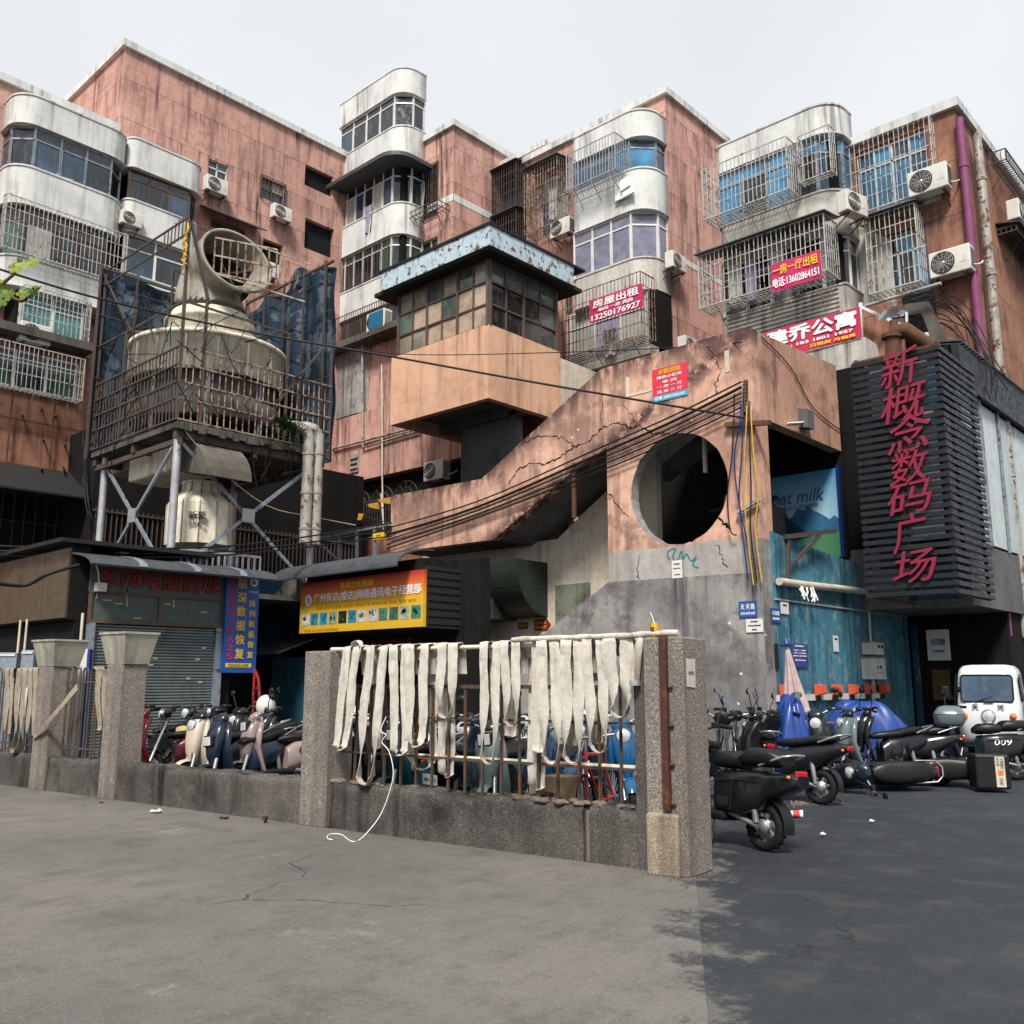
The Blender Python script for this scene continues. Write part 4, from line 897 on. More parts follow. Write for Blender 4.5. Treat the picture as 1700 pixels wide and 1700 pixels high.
# slatted sign
SBY=18.3; GS=Face('S',SBY); g0=GS.px(1424,780)[0]; g1=GS.px(1575,780)[0]; GE=Face('E',g1)
zs0=GS.px(1588,984)[1]; zs1=GS.px(1561,566)[1]; gy=GE.px(1617,603)[0]
sg=thing('slatted_sign','dark slatted corner sign tower with crimson vertical characters','sign',((g0+g1)/2,SBY+1,zs0))
NS=33; m=MB(); ph=(zs1-zs0)/NS
for i in range(NS):
    z=zs0+i*ph; e_=rnd.uniform(-.006,.006); m.box(g0,g1,SBY+e_,SBY+.045,z,z+ph*.60); m.box(g1-.043,g1+.002+e_,SBY+.047,gy,z,z+ph*.60)
m.build('slats',M['slat'],sg)
m=MB()
for x in (g0+.05,(g0+g1)/2,g1-.08): m.bar((x,SBY+.09,zs0),(x,SBY+.09,zs1),.06)
for y in (SBY+.8,gy-.08): m.bar((g1-.1,y,zs0),(g1-.1,y,zs1),.06)
for z in (zs0+.02,zs1-.02): m.bar((g0,SBY+.12,z),(g1,SBY+.12,z),.06); m.bar((g1-.11,SBY,z),(g1-.11,gy,z),.06); m.bar((g0+.1,SBY,z),(g0+.1,gy,z),.06)
m.build('frame',M['rust'],sg)
m=MB(); m.m=0; m.box(g0+.1,g1-.75,SBY+.55,SBY+.58,zs0+.6,zs1-.3); m.m=1; m.box(g1-.95,g1-.2,SBY+.14,SBY+.16,zs0+1.1,zs1-1.6); m.box(g0+.3,g1-.3,SBY+.17,SBY+.19,zs1-1.2,zs1-.2); m.box(g1-.15,g1-.13,SBY+.2,gy-.1,zs0+.9,zs1-1.4); m.m=2; m.box(g0+.3,g1-.3,SBY+1.3,SBY+1.33,zs0,zs1)
m.build('backing',[M['slat'],plain('pale_gap_light',(.60,.68,.72),.6),M['bluedk']],sg)  # pale and blue sheets stand in for light between the slats
for ch,(x0,y0,x1,y1) in zip('新概念数码广场',((1460,587,1530,636),(1461,646,1544,693),(1471,695,1551,746),(1475,751,1546,799),(1474,805,1552,850),(1481,856,1543,916),(1481,915,1560,966))):
    a,b,z0,z1=GS.rect(x0,y0,x1,y1); c=GS.pt((a+b)/2,-.02,(z0+z1)/2)
    text('lettering',ch,M['redletter'],sg,c,Vector((1,0,.10)),UP,(z1-z0)*.94,(b-a)*1.0,extrude=.05,bold=.005,shear=.16)
# podium right of the sign
pd=thing('podium_building','shaded podium with pale panels over a dark passage right of the slatted sign','building',(-7.5,25,0))
PX_=dxE+.30; PE=Face('E',PX_)
y0,y1=gy+.02,31.0
zp0=PE.px(1660,1012)[1]; zp1=PE.px(1650,910)[1]; zp2=PE.px(1660,690)[1]; zp3=PE.px(1650,618)[1]
m=MB(); m.box(-12,PX_,y0,y1,zp0,zp1); m.build('beam',M['soffit'],pd)
m=MB(); m.box(-12,PX_-.05,y0,y1,zp1+.003,zp3-.15); m.build('wall',M['darkfill'],pd)
m=MB()
yy=y0+.1; i=0
while yy<y1-1:
    m.m=i%2; PE.box(m,yy,yy+1.35,-.0,.045,zp1+.06,zp2-.05); yy+=1.42; i+=1
m.build('panels',[paint('pale_grey_panel',(.40,.47,.48),.45,wear=.25),paint('pale_panel',(.47,.53,.53),.45,wear=.25)],pd)
m=MB(); m.prism([(-.16,zp2-.02),(0,zp2+.0),(0,zp3-.14),(-.16,zp3-.14)],lambda d,z:PE.pt(y0,d,z),lambda d,z:PE.pt(y1,d,z)); m.build('awning',M['slat'],pd)
m=MB()
for i in range(40): 
    y=y0+i*.22; m.prism([(-.22,zp3-.12),(.6,zp3+.02),(.6,zp3+.05),(-.22,zp3-.09)],lambda d,z:PE.pt(y,d,z),lambda d,z:PE.pt(y+.15,d,z))
m.build('roof_sheet',M['awn'],pd)
for y in (y0+.05,y0+1.45,y0+1.55,y0+2.9): m=MB(); m.box(PX_+.003,PX_+.06,y,y+.06,zp1,zp2); m.build('post',M['steelblue'],pd)
m=MB(); m.box(-9.4,dxE+.003,23.3,23.55,0,zp0-.003); m.box(dxE+.006,dxE+.2,23.3,31,0,zp0-.003); m.build('passage_shade_panel',M['darkfill'],pd)  # near-black panels paint the podium's shade over the ground-floor walls

m=MB(); m.box(PVX-.05,-7.9,yend+.05,yend+.2,0,zp0+.1); m.build('door_jamb',M['bluedk'],pd)
m=MB(); dF=Face('S',23.29); a0,a1,z0,z1=dF.rect(1512,1040,1540,1270); dF.box(m,a0,a1,-.0,-.04,0,z1); m.build('blue_door',M['bluedk'],pd)
# ================================================================== shuttered shop on the left
SHX=-17.5; HE=Face('E',SHX); h0=HE.px(147,1000)[0]; h1=HE.px(372,1010)[0]; HS=Face('S',h0)
sh=thing('shop_building','shop with a grey roller shutter and curved awning','shop',(SHX-2,(h0+h1)/2,0))
zs=lambda y:HE.px(260,y)[1]
z_roof=zs(938)
m=MB(); m.box(SHX-6,SHX-.14,h0,h1+.3,0,z_roof); m.build('wall',M['darkfill'],sh)
m=MB(); HE.box(m,h0,h1,0,.13,zs(989),zs(940)); m.build('fascia',M['panelgreen'],sh)
ztx=zs(964); text('lettering','金网电脑商城',M['lamred'],sh,HE.pt((h0+h1)/2,-.015,ztx),EY,UP,.36,(h1-h0)*.90,extrude=.02,bold=.025)
m=MB(); mid=(h0+h1)/2
for (b0,b1) in ((h0+.02,mid-.03),(mid+.03,h1-.02)): HE.box(m,b0,b1,.02,.12,zs(1034),zs(991))
m.build('transom_panel',M['panelgreen'],sh)
m=MB()
for z in (zs(1036),zs(989)): HE.box(m,h0,h1,-.02,.018,z-.03,z+.03)
for b in (h0,mid-.028,h1-.06): HE.box(m,b,b+.06,-.015,.019,zs(1036)+.032,zs(989)-.032)
m.build('transom_frame',M['framedk'],sh)
for b,w_ in ((h0+.02,.13),(h1-.16,.16)): m=MB(); HE.box(m,b,b+w_,-.03,.12,0,zs(1036)-.033); m.build('door_post',M['steelblue'],sh)
m=MB(); n=44; zt_=zs(1037)-.03
for i in range(n):
    z0=zt_*i/n; z1=zt_*(i+1)/n; s0,s1=h0+.155,h1-.165
    P=[(.06,z0),(.03,z0+(z1-z0)*.3),(.03,z0+(z1-z0)*.7),(.06,z1)]
    for (d,z),(d2,zz) in zip(P,P[1:]): m.quad(HE.pt(s0,d,z),HE.pt(s1,d,z),HE.pt(s1,d2,zz),HE.pt(s0,d2,zz))
m.build('roller_shutter',M['shutter'],sh)
m=MB(); ev=[]
for i in range(9):
    t=i/8; ev.append((.5-1.30*math.sin(t*math.pi/2)**1.3, zs(938)+.13-.30*(1-math.cos(t*math.pi/2))))
pr=ev+[(d+.02,z-.035) for d,z in reversed(ev)]
m.prism(pr,lambda d,z:HE.pt(h0-.35,d,z),lambda d,z:HE.pt(h1+.75,d,z)); aw=m.build('awning',M['awn'],sh)
for b in (.9,2.0,3.0):
    m=MB()
    q=ev+[(d-.008,z+.012) for d,z in reversed(ev)]; m.prism([(d-.004,z+.004) for d,z in q],lambda d,z:HE.pt(h0-.35+b,d,z),lambda d,z:HE.pt(h0-.2+b,d,z)); m.build('seam',M['steelblue'],aw)
m=MB(); rnd=random.Random(3)
for i in range(9):
    b=rnd.uniform(h0+.1,h1-.1); z=rnd.uniform(zs(1030),zs(994)); vert=rnd.random()<.5; l=.16
    HE.box(m,b,b+(.025 if vert else l),.0,.018,z,z+(l if vert else .025))
for i in range(8):
    b=rnd.uniform(h0+.3,h1-.3); z=rnd.uniform(.9,2.3); HE.box(m,b,b+.09,.018,.026,z,z+.04)
m.build('paper_scraps',plain('old_tape',(.45,.36,.22),.8),sh)
m=MB(); a,z=HE.px(157,975); m.box(SHX+.02,SHX+.16,a-.02,a+.16,z-.08,z+.08); m.tube([HE.pt(a+.05,-.08,z+.05),HE.pt(a-.0,-.1,z+.3),HE.pt(a-.1,-.05,z+.6)],.014,5); m.build('junction_box',M['acw'],sh)
bp=thing('shed','low shed with dull brown panels left of the shuttered shop','shed',(SHX-3,h0-1,0))
zq=lambda y:HS.px(80,y)[1]; HS2=Face('S',h0-.35); xs0=HS2.px(-60,1000)[0]; xs1=SHX-.05
m=MB(); n=5
for i in range(n):
    b0=xs0+(xs1-xs0)*i/n; HS2.box(m,b0+.01,b0+(xs1-xs0)/n-.01,-.04,.0,zq(1033),zq(928))
m.build('panels',M['brownpanel'],bp)
m=MB(); m.box(xs0,xs1,HS2.c+.003,h0-.003,zq(1036),zq(922)); m.box(xs0,xs1,h0-.2,h0-.004,0,zq(1037)); m.build('wall',M['darkfill'],bp)
m=MB(); m.box(xs0,xs1+.1,HS2.c-.25,h0+2.5,zq(921),zq(915)); m.build('roof',M['roofblk'],bp)
for x in (37,48,140): m=MB(); a,z=HS2.px(x,1060); m.cyl((a,HS2.c-.06,0),(a,HS2.c-.06,zq(1030)),.025,n=6); m.build('post',M['pvc'],bp)
# blue vertical sign
bs=thing('vertical_sign','blue vertical shop sign with yellow and white characters','sign',(SHX+.1,h1+.4,1.9))
BE=Face('E',SHX+.12); a0,a1,z0,z1=BE.rect(378,952,424,1117)
m=MB(); BE.box(m,a0,a1,0,.09,z0,z1); m.build('board',M['bluesign'],bs)
W_=a1-a0; H=z1-z0
def vtext(par,F,s,a,zt,zb_,size,mat,bold=.02,d=-.004):
    n=len(s)
    for i,ch in enumerate(s):
        z=zt-(zt-zb_)*(i+.5)/n
        text('lettering',ch,mat,par,F.pt(a,d,z),F.right(),UP,size,size if ch!='一' else size*.9,extrude=.006,bold=bold) if ch!='一' else text('lettering',ch,mat,par,F.pt(a,d,z),F.right(),UP,size*.12,size,extrude=.006,bold=bold)
vtext(bs,BE,'联深数据恢复',a0+W_*.47,z0+H*.98,z0+H*.12,W_*.27,M['yel'],.012)
vtext(bs,BE,'金网电脑城一楼A25',a0+W_*.18,z0+H*.99,z0+H*.12,W_*.17,M['banner'],.02)
vtext(bs,BE,'阵列数据恢复',a0+W_*.80,z0+H*.76,z0+H*.13,W_*.18,M['yel'],.008)
m=MB(); m.m=0; BE.box(m,a0+W_*.08,a0+W_*.85,-.006,-.001,z0+H*.055,z0+H*.095); m.build('number_strip',M['yel'],bs)
text('lettering','020-8526-2048',M['blk'],bs,BE.pt(a0+W_*.46,-.008,z0+H*.075),EY,UP,.05,W_*.6,extrude=.003)
m=MB(); c=BE.pt(a0+W_*.82,-.004,z0+H*.93); m.lathe([(.001,.0),(.085,.0)],c,(1,0,0),20,smooth=False); m.m=1; m.lathe([(.001,.003),(.055,.003)],c,(1,0,0),20,smooth=False); m.m=2; m.lathe([(.001,.006),(.03,.006)],c+Vector((0,.01,.01)),(1,0,0),12,smooth=False); m.build('emblem',[M['wht'],M['navy'],plain('orange_print',(.6,.2,.03),.5)],bs)
text('lettering','十年品牌',M['wht'],bs,BE.pt(a0+W_*.82,-.004,z0+H*.83),EY,UP,.045,.22,extrude=.003)
# ================================================================== middle row: yellow sign, sheds, ducts
YSY=12.7; YS=Face('S',YSY); a0,a1,z0,z1=YS.rect(500,968,702,1043)
zt_=YS.px(600,957)[1]; zb_=YS.px(600,1046)[1]
ys=thing('shop_sign','yellow and red shop signboard under a curved grey awning','sign',((a0+a1)/2,YSY,zb_))
m=MB(); m.box(a0,a1,YSY,YSY+.08,zb_,zt_); m.build('board',grad_mat('yellow_red_print',[(0,(.55,.34,.02)),(.5,(.62,.36,.02)),(.78,(.60,.13,.02)),(1,(.40,.02,.02))],zb_,zt_),ys)
W_=a1-a0;H=zt_-zb_
text('lettering','新概念电脑城',M['yel'],ys,YS.pt(a0+W_*.49,-.006,zb_+H*.87),SX,UP,H*.135,W_*.27,extrude=.006,bold=.015)
text('lettering','广州有达(煌达)网络通讯电子经营部',M['wht'],ys,YS.pt(a0+W_*.555,-.006,zb_+H*.66),SX,UP,H*.2,W_*.86,extrude=.006,bold=.012)
m=MB(); m.lathe([(.001,0),(H*.115,0)],YS.pt(a0+W_*.075,-.006,zb_+H*.64),(0,-1,0),24,smooth=False); m.build('emblem',M['wht'],ys)
text('lettering','YD',M['navy'],ys,YS.pt(a0+W_*.075,-.010,zb_+H*.64),SX,UP,H*.11,W_*.028,extrude=.004)
text('lettering','主营 光纤收发器 交换机 网络工程 综合布线 无线 监控 安防',plain('dull_yellow_print',(.5,.26,.02),.6),ys,YS.pt(a0+W_*.55,-.006,zb_+H*.475),SX,UP,H*.06,W_*.8,extrude=.003)
text('lettering','电话 020-8526 服务热线',plain('dull_yellow_print',(.5,.26,.02),.6),ys,YS.pt(a0+W_*.2,-.006,zb_+H*.05),SX,UP,H*.05,W_*.3,extrude=.003)
rnd=random.Random(11); pc=[(.6,.6,.55),(.02,.25,.45),(.02,.28,.5),(.25,.32,.28),(.02,.02,.02),(.02,.25,.5),(.55,.55,.45),(.5,.5,.5),(.08,.22,.18),(.05,.15,.14),(.35,.42,.34),(.05,.22,.2)]
pm=[plain('print_picture',c,.5,0,.5,9) for c in pc]; bk=plain('print_detail',(.03,.12,.10),.5,0,.6,20); m=MB(); m2=MB()
for i in range(12):
    b=a0+W_*(.02+.0815*i); m.m=i; wd=W_*.066; m.box(b,b+wd,YSY-.006,YSY-.001,zb_+H*.15,zb_+H*.38)
    for k in range(4):
        q0=b+wd*rnd.uniform(.1,.6); q1=zb_+H*rnd.uniform(.18,.3); m2.box(q0,q0+wd*rnd.uniform(.1,.3),YSY-.010,YSY-.0065,q1,q1+H*rnd.uniform(.03,.07))
m.build('product_pictures',pm,ys); m2.build('product_details',[bk],ys)
m=MB(); ev=[]
for i in range(8):
    t=i/7; ev.append((.5-1.0*math.sin(t*math.pi/2), zt_+.48-.42*(1-math.cos(t*math.pi/2))))
pr=ev+[(d+.01,z-.03) for d,z in reversed(ev)]
m.prism(pr,lambda d,z:YS.pt(a0-.45,d,z),lambda d,z:YS.pt(YS.px(690,930)[0],d,z)); m.build('awning',M['awn'],ys)
m=MB()
yr=YSY+1.1
n=16
for i in range(n): z=zb_-.02+(zt_+.1-zb_)*i/n; m.box(a1-.06,a1+.02+.02*(i%2),YSY+.09,yr,z,z+(zt_+.1-zb_)/n)
m.build('corrugated_side',M['roofblk'],ys)
m=MB(); m.box(a0+.1,a1-.08,YSY+.09,YSY+1.0,zb_-.05,zt_+.25); m.build('sign_box',M['darkfill'],ys)
m=MB(); m.box(SHX-6,SHX-.9,h1+.32,16.0,z_roof-.42,z_roof-.31); m.build('roof_slab',M['slab'],ys)
ms=thing('shed','dark shop row with a blue patch wall behind the parked scooters','shed',(a0+1,16,0))
m=MB(); XW=YS.px(905,1000)[0]; m.box(SHX-3,YS.px(738,1000)[0],YSY+1.02,YSY+1.3,0,zt_+.3); m.build('wall',M['darkfill'],ms)
bF=Face('S',YSY+.9); q=bF.rect(424,962,482,1070); m=MB(); bF.box(m,q[0],q[1],0,.11,q[2],q[3]); m.build('blue_panel',M['bluedk'],ms)
q=bF.rect(452,1092,512,1230); m=MB(); bF.box(m,q[0],q[1],.0,.1,0,q[3]); m.build('door',paint('teal_door',(.03,.13,.19),.5,wear=.3),ms)
q=bF.rect(424,1090,450,1150); m=MB(); bF.box(m,q[0],q[1],.02,.1,0,q[3]); m.build('dark_window',M['black'],ms)
zq_=bF.px(470,1080)[1]; m=MB(); m.prism([(-1.0,zq_-.12),(.0,zq_+.22),(.0,zq_+.26),(-1.0,zq_-.08)],lambda d,z:bF.pt(bF.px(420,1080)[0],d,z),lambda d,z:bF.pt(bF.px(520,1080)[0],d,z)); m.build('awning',M['steelblue'],ms)
text('lettering','新概念电脑城',M['lamred'],ms,bF.pt(YS.px(600,1062)[0]-.1,-.0,YS.px(600,1062)[1]-.05),SX,UP,.2,1.4,extrude=.01)
# quarter-round ventilation hood and box
du=thing('vent_hood','dark green quarter round ventilation hood with a box duct','duct',(YS.px(860,980)[0],16,2))
dS=Face('S',PVY+.30); hx_,ztop_=dS.px(857,934); hE_=Face('E',hx_); yb_,zbot_=hE_.px(910,1024); ya_=dS.c
P=[(ya_,ztop_+.1),(yb_,ztop_+.1),(yb_,zbot_)]+[(yb_-(yb_-ya_)*math.sin(t),zbot_+(ztop_-zbot_)*(1-math.cos(t))) for t in [math.pi/2*i/14 for i in range(1,15)]]
xl_=dS.px(806,960)[0]; m=MB(); m.prism(P,lambda y,z:(hx_,y,z),lambda y,z:(xl_,y,z)); m.build('hood',M['duct'],du)
q=dS.rect(734,962,806,1027); m=MB(); m.bbox(q[0],q[1]-.01,dS.c+.25,dS.c+1.2,q[2],q[3],.02); m.build('box_duct',M['duct'],du)
m=MB()
for x0,y0,x1,y1 in ((742,1030,770,1085),(770,1030,742,1085),(742,1030,742,1250),(780,1030,780,1250)):
    p=dS.px(x0,y0); q2=dS.px(x1,y1); m.bar(dS.pt(p[0],.2,p[1]),dS.pt(q2[0],.2,max(0,q2[1])),.06)
m.build('stand',M['rust'],du)
# timber lean-to, elbow pipe and cables on the terrace above the sign
tl=thing('terrace_shelter','patched terrace shelter with a white canopy bar on the brown block','shelter',DS.pt(DS.px(1480,560)[0],-1,zs1-.6))
TS=Face('S',21.4); q=TS.rect(1432,520,1560,620)
m=MB(); TS.box(m,q[0]-.2,TS.px(1478,560)[0],.2,.3,q[2],q[3]+.2); m.build('wall',M['pinkdark'],tl)
m=MB(); TS.box(m,TS.px(1490,560)[0],TS.px(1545,560)[0],.5,.6,q[2],q[3]+.35); m.build('dark_opening',M['black'],tl)
m=MB(); p=lambda x,y,d=-.1:TS.pt(TS.px(x,y)[0],d,TS.px(x,y)[1])
m.bar(p(1433,512),p(1535,558),.07); m.bar(p(1432,505),p(1432,600),.08); m.bar(p(1540,555),p(1545,600),.1); m.bar(p(1508,520),p(1508,560),.05); m.build('canopy_bar',M['frame'],tl)
m=MB(); m.cyl(p(1446,514,-.3),p(1570,477,-.3),.045,n=8); m.build('pole',M['pipe'],tl)
m=MB(); m.prism([(TS.px(1478,528)[0],TS.px(1478,528)[1]),(TS.px(1500,505)[0],TS.px(1500,505)[1]),(TS.px(1540,500)[0],TS.px(1540,500)[1]),(TS.px(1590,600)[0],TS.px(1590,600)[1]),(TS.px(1560,600)[0],TS.px(1560,600)[1]),(TS.px(1530,520)[0],TS.px(1530,520)[1])],lambda a,z:(a,TS.c,z),lambda a,z:(a,TS.c+.12,z)); m.build('side_board',M['slab'],tl)
m=MB(); m.grid(lambda u,v:p(1465+40*u,527-9*u+12*v-6*math.sin(u*3),-.15-.1*math.sin(u*5+v*2)),8,4); m.build('tarp',M['steel'],tl)
pF2=Face('S',20.2); e=lambda x,y,d=0:pF2.pt(pF2.px(x,y)[0],d,pF2.px(x,y)[1])
el=thing('elbow_pipe','thick rusty elbow pipe rising behind the slatted sign','pipe',e(1483,610))
m=MB(); m.tube([e(1483,640),e(1483,575),e(1484,560),e(1490,549),e(1500,546),e(1515,556,.3),e(1535,570,.6)],.17,14); m.build('pipe_run',M['rust'],el)
m=MB(); m.cyl(e(1482,562),e(1482,556),.24,n=16); m.cyl(e(1484,548),e(1484,532),.09,n=10); m.build('flange',M['rust'],el)
def smooth_(pts,k=5):
    pts=[Vector(p) for p in pts]; out=[]
    for i in range(len(pts)-1):
        p0=pts[max(0,i-1)];p1=pts[i];p2=pts[i+1];p3=pts[min(len(pts)-1,i+2)]
        for j in range(k):
            t=j/k; out.append(.5*((2*p1)+(p2-p0)*t+(2*p0-5*p1+4*p2-p3)*t*t+(3*p1-p0-3*p2+p3)*t**3))
    return out+[pts[-1]]
# ================================================================== steel platform and cooling tower
PX0,PX1=-23.1,-18.8
QE=Face('E',PX1); PY0=onX(293,700,PX1).y; PY1=onX(545,745,PX1).y; QS=Face('S',PY0)
zdk=QE.px(293,697)[1]; zrl=QE.px(293,571)[1]; ztopr=QE.px(293,350)[1]
pf=thing('steel_platform','rusty steel platform on round columns carrying the big cooling tower','platform',((PX0+PX1)/2,(PY0+PY1)/2,z_roof))
m=MB(); m.box(PX0,PX1,PY0,PY1,zdk-.16,zdk)
for i in range(24):
    y=PY0+(PY1-PY0)*(i+.5)/24; m.box(PX1+.003,PX1+.05+.03*(i%2),y-.08,y+.08,zdk-.16+random.uniform(-.06,.04),zdk-.02)
m.build('deck',M['slab'],pf)
m=MB()
for x in (PX0+.1,(PX0+PX1)/2,PX1-.15): m.bar((x,PY0+.05,zdk-.27),(x,PY1-.05,zdk-.27),.14,.2)
for y in (PY0+.15,(PY0+PY1)/2,PY1-.15): m.bar((PX0+.05,y,zdk-.42),(PX1-.05,y,zdk-.42),.1,.12)
m.build('beams',M['cagedk'],pf)
cols=[(PX1-.18,PY0+.15),(PX0+.3,PY0+.25),(PX1-.18,PY1-.3),(PX0+.3,PY1-.2)]
for i,(x,y) in enumerate(cols):
    m=MB(); m.cyl((x,y,z_roof-.3),(x,y,zdk-.16),.09,n=14); m.build('column',M['steel'],pf)
def brace(a,b,za,zb_): 
    m=MB(); m.bar((a[0],a[1],za),(b[0],b[1],zb_),.05,.08); m.build('brace',M['steelblue'],pf)
c0_,c1_,c2_,c3_=cols
brace(c0_,(c1_[0],c1_[1]-.05),zdk-.35,z_roof); brace((c0_[0],c0_[1]-.05),c1_,z_roof,zdk-.35)
brace(c0_,c2_,zdk-.35,z_roof); brace((c0_[0]+.05,c0_[1]),(c2_[0]+.05,c2_[1]),z_roof,zdk-.35)
for A,B,off in ((c0_,c2_,(.08,0)),(c0_,c1_,(0,-.08))):
    m=MB(); c=Vector(((A[0]+B[0])/2+off[0],(A[1]+B[1])/2+off[1],(zdk-.35+z_roof)/2)); u=Vector((B[0]-A[0],B[1]-A[1],0)).normalized()
    m.obox(c,u,Vector((-u.y,u.x,0)),UP,.16,.02,.16); m.build('gusset',M['steel'],pf)
# railing cage round the deck
def railing(F,a0,a1,z0,z1,rails,step,mat,name='railing',d=0.0):
    m=MB(); n=round((a1-a0)/step)
    for i in range(n+1):
        a=a0+(a1-a0)*i/n; m.bar(F.pt(a,d,z0),F.pt(a+random.uniform(-.02,.02),d+random.uniform(-.01,.01),z1),.024)
    for z in rails: m.bar(F.pt(a0,d-.02,z),F.pt(a1,d-.02,z),.035)
    m.build(name,mat,pf)
hR=zrl-zdk
railing(QE,PY0,PY1,zdk,zrl,[zdk+.03,zdk+hR*.3,zdk+hR*.52,zdk+hR*.76,zrl],.165,M['cageold'])
railing(QS,PX0,PX1,zdk,zrl,[zdk+.03,zdk+hR*.3,zdk+hR*.52,zdk+hR*.76,zrl],.165,M['cagedk'])
m=MB(); z_m=QE.px(293,495)[1]
for z in (ztopr,ztopr-.4,z_m): m.bar((PX0,PY0,z),(PX1,PY0,z),.038)
for x,zz in ((PX1,ztopr),(PX0+1.5,z_m),(PX0,ztopr)): m.bar((x,PY0,zdk),(x,PY0,zz),.06)
m.bar((PX1,PY1,zdk),(PX1,PY1,z_m),.06); m.bar((PX1,PY0+.55,zdk),(PX1,PY0+.55,z_m+.15),.06); m.bar((PX1,PY1-1.3,zdk),(PX1,PY1-1.3,z_m),.06)
m.bar((PX1,PY0,ztopr),(PX1,PY0+.6,z_m+.1),.06); m.bar((PX1,PY0,z_m),(PX1,PY1-1.2,z_m),.045); m.bar((PX0,PY0,ztopr-.2),(PX0+1.7,PY0,z_m),.03)
m.bar((PX0+1.5,PY0,z_m),(PX1-.9,PY0+1.8,z_m),.05); m.bar((PX1,PY1-.2,z_m),(PX1,PY1-1.5,zdk+1),.05)
for i in range(7): x=PX1-.15-i*.17; m.bar((x,PY0,ztopr-.45),(x,PY0,ztopr+.12-i*.02),.022)
m.build('upper_frame',M['cagedk'],pf)
m=MB(); rnd=random.Random(14)
for i in range(26):
    x=rnd.uniform(PX0,PX1); y=rnd.choice([PY0-.03,PY0+.02]); z0=rnd.uniform(zdk,zdk+3.2); m.tube(smooth_([(x,y,z0),(x+rnd.uniform(-.5,.5),y-.05,z0+rnd.uniform(-.4,.6)),(x+rnd.uniform(-1.2,1.2),y,z0+rnd.uniform(-.8,1.0))]),.011,5)
for i in range(22):
    y=rnd.uniform(PY0,PY1); z0=rnd.uniform(zdk,zdk+2.6); m.tube(smooth_([(PX1+.03,y,z0),(PX1+.06,y+rnd.uniform(-.4,.4),z0-rnd.uniform(.1,.6)),(PX1+.03,y+rnd.uniform(-1.0,1.0),z0+rnd.uniform(-.6,.6))]),.011,5)
for i in range(16):
    y=rnd.uniform(PY0,PY1); m.tube(smooth_([(PX1-.02,y,zdk-.16),(PX1-.02+rnd.uniform(-.1,.1),y+rnd.uniform(-.1,.1),zdk-.5),(PX1-.05,y+rnd.uniform(-.2,.2),zdk-rnd.uniform(.5,1.3))]),.010,5)
m.build('loose_wires',M['wire'],pf)
# tarpaulin screens
tarp=wall('weathered_blue_tarp',(.028,.055,.09),(.012,.026,.045),(.005,.008,.012),streak=.7,blotch=.9,bump=.3,rough=.6,peel=(.10,.13,.165),peelamt=.12,peelscale=.8)
WS=Face('E',PX0); ztp=WS.px(146,438)[1]
def screen(F,a0,a1,z0,z1,label,wav=.05,rag=.25,seed=1):
    t=thing('tarp_screen',label,'tarpaulin',F.pt((a0+a1)/2,.1,z0)); rnd=random.Random(seed); ph=[rnd.uniform(0,6) for _ in range(8)]
    m=MB()
    def f(u,v):
        a=a0+(a1-a0)*u; top=z1+rag*(math.sin(u*7+ph[0])*.5+math.sin(u*17+ph[1])*.3)
        d=.05+wav*math.sin(u*23+ph[2])+wav*.8*math.sin(u*7+v*5+ph[3])+wav*.4*math.sin(v*17+u*11+ph[4])
        return F.pt(a,d,z0+(top-z0)*v)
    m.grid(f,60,30); m.build('tarpaulin',tarp,t)
    m=MB(); n=max(3,round((a1-a0)/.16))
    for i in range(n+1): 
        if i%6==0: m.bar(F.pt(a0+(a1-a0)*i/n,-.06,z0),F.pt(a0+(a1-a0)*i/n,-.06,z1+.1),.05)
    for k in range(6): z=z0+(z1-z0)*(k+.5)/6; m.bar(F.pt(a0,-.05,z),F.pt(a1,-.05,z),.02)
    m.bar(F.pt(a0,-.05,z1),F.pt(a1,-.05,z1),.06); m.bar(F.pt(a0,-.03,z1),F.pt(a0+(a1-a0)*.5,-.03,z0+1.2),.035)
    m.build('frame',M['cagedk'],t); return t
screen(WS,PY0-.15,PY1,zdk-.2,ztp,'blue net and tarpaulin screen left of the big cooling tower',.035,.12,1)
NS_=Face('S',PY1+.05); znp=NS_.px(500,462)[1]
screen(NS_,PX0+.1,PX1-.05,zdk-.2,znp,'torn blue tarpaulin screen right behind the big cooling tower',.07,.5,5)
# big tower
ct=thing('cooling_tower','large round cream cooling tower with a wide tilted exhaust cowl','cooling tower',((PX0+PX1)/2-.05,(PY0+PY1)/2-.1,zdk))
TC=atT(347,590,((PX0+PX1)/2*-.677+(PY0+PY1)/2*.736)*1.0); tx_,ty_=TC.x,TC.y; tR=1.86
def zt(y): return atT(347,y,TC.dot(FW)-tR*.95).z
zA,zB,zC=zt(612),zt(545),zt(516)
c=(tx_,ty_,0)
m=MB(); m.lathe([(tR*.98,zA),(tR,zA+.02),(tR,zB-.12),(tR+.06,zB-.12),(tR+.07,zB-.02),(tR-.02,zB)],c,n=56)
m.lathe([(tR-.02,zB),(tR*.80,zB+.12),(tR*.60,zB+.22)],c,n=48); m.build('casing',M['frp'],ct)
m=MB()
for i in range(16):
    a=2*math.pi*i/16; d=Vector((math.cos(a),math.sin(a),0)); p=Vector((tx_,ty_,0))+d*(tR+.012); m.bar(p+UP*zA,p+UP*(zB-.1),.05,.03)
for i in range(10):
    a=2*math.pi*i/10+.2; d=Vector((math.cos(a),math.sin(a),0)); p=Vector((tx_,ty_,0)); m.tube([p+d*(tR-.05)+UP*zB,p+d*(tR*.8)+UP*(zB+.2),p+d*(tR*.72)+UP*(zB+.24)],.02,5)
m.build('ribs',M['frpdk'],ct)
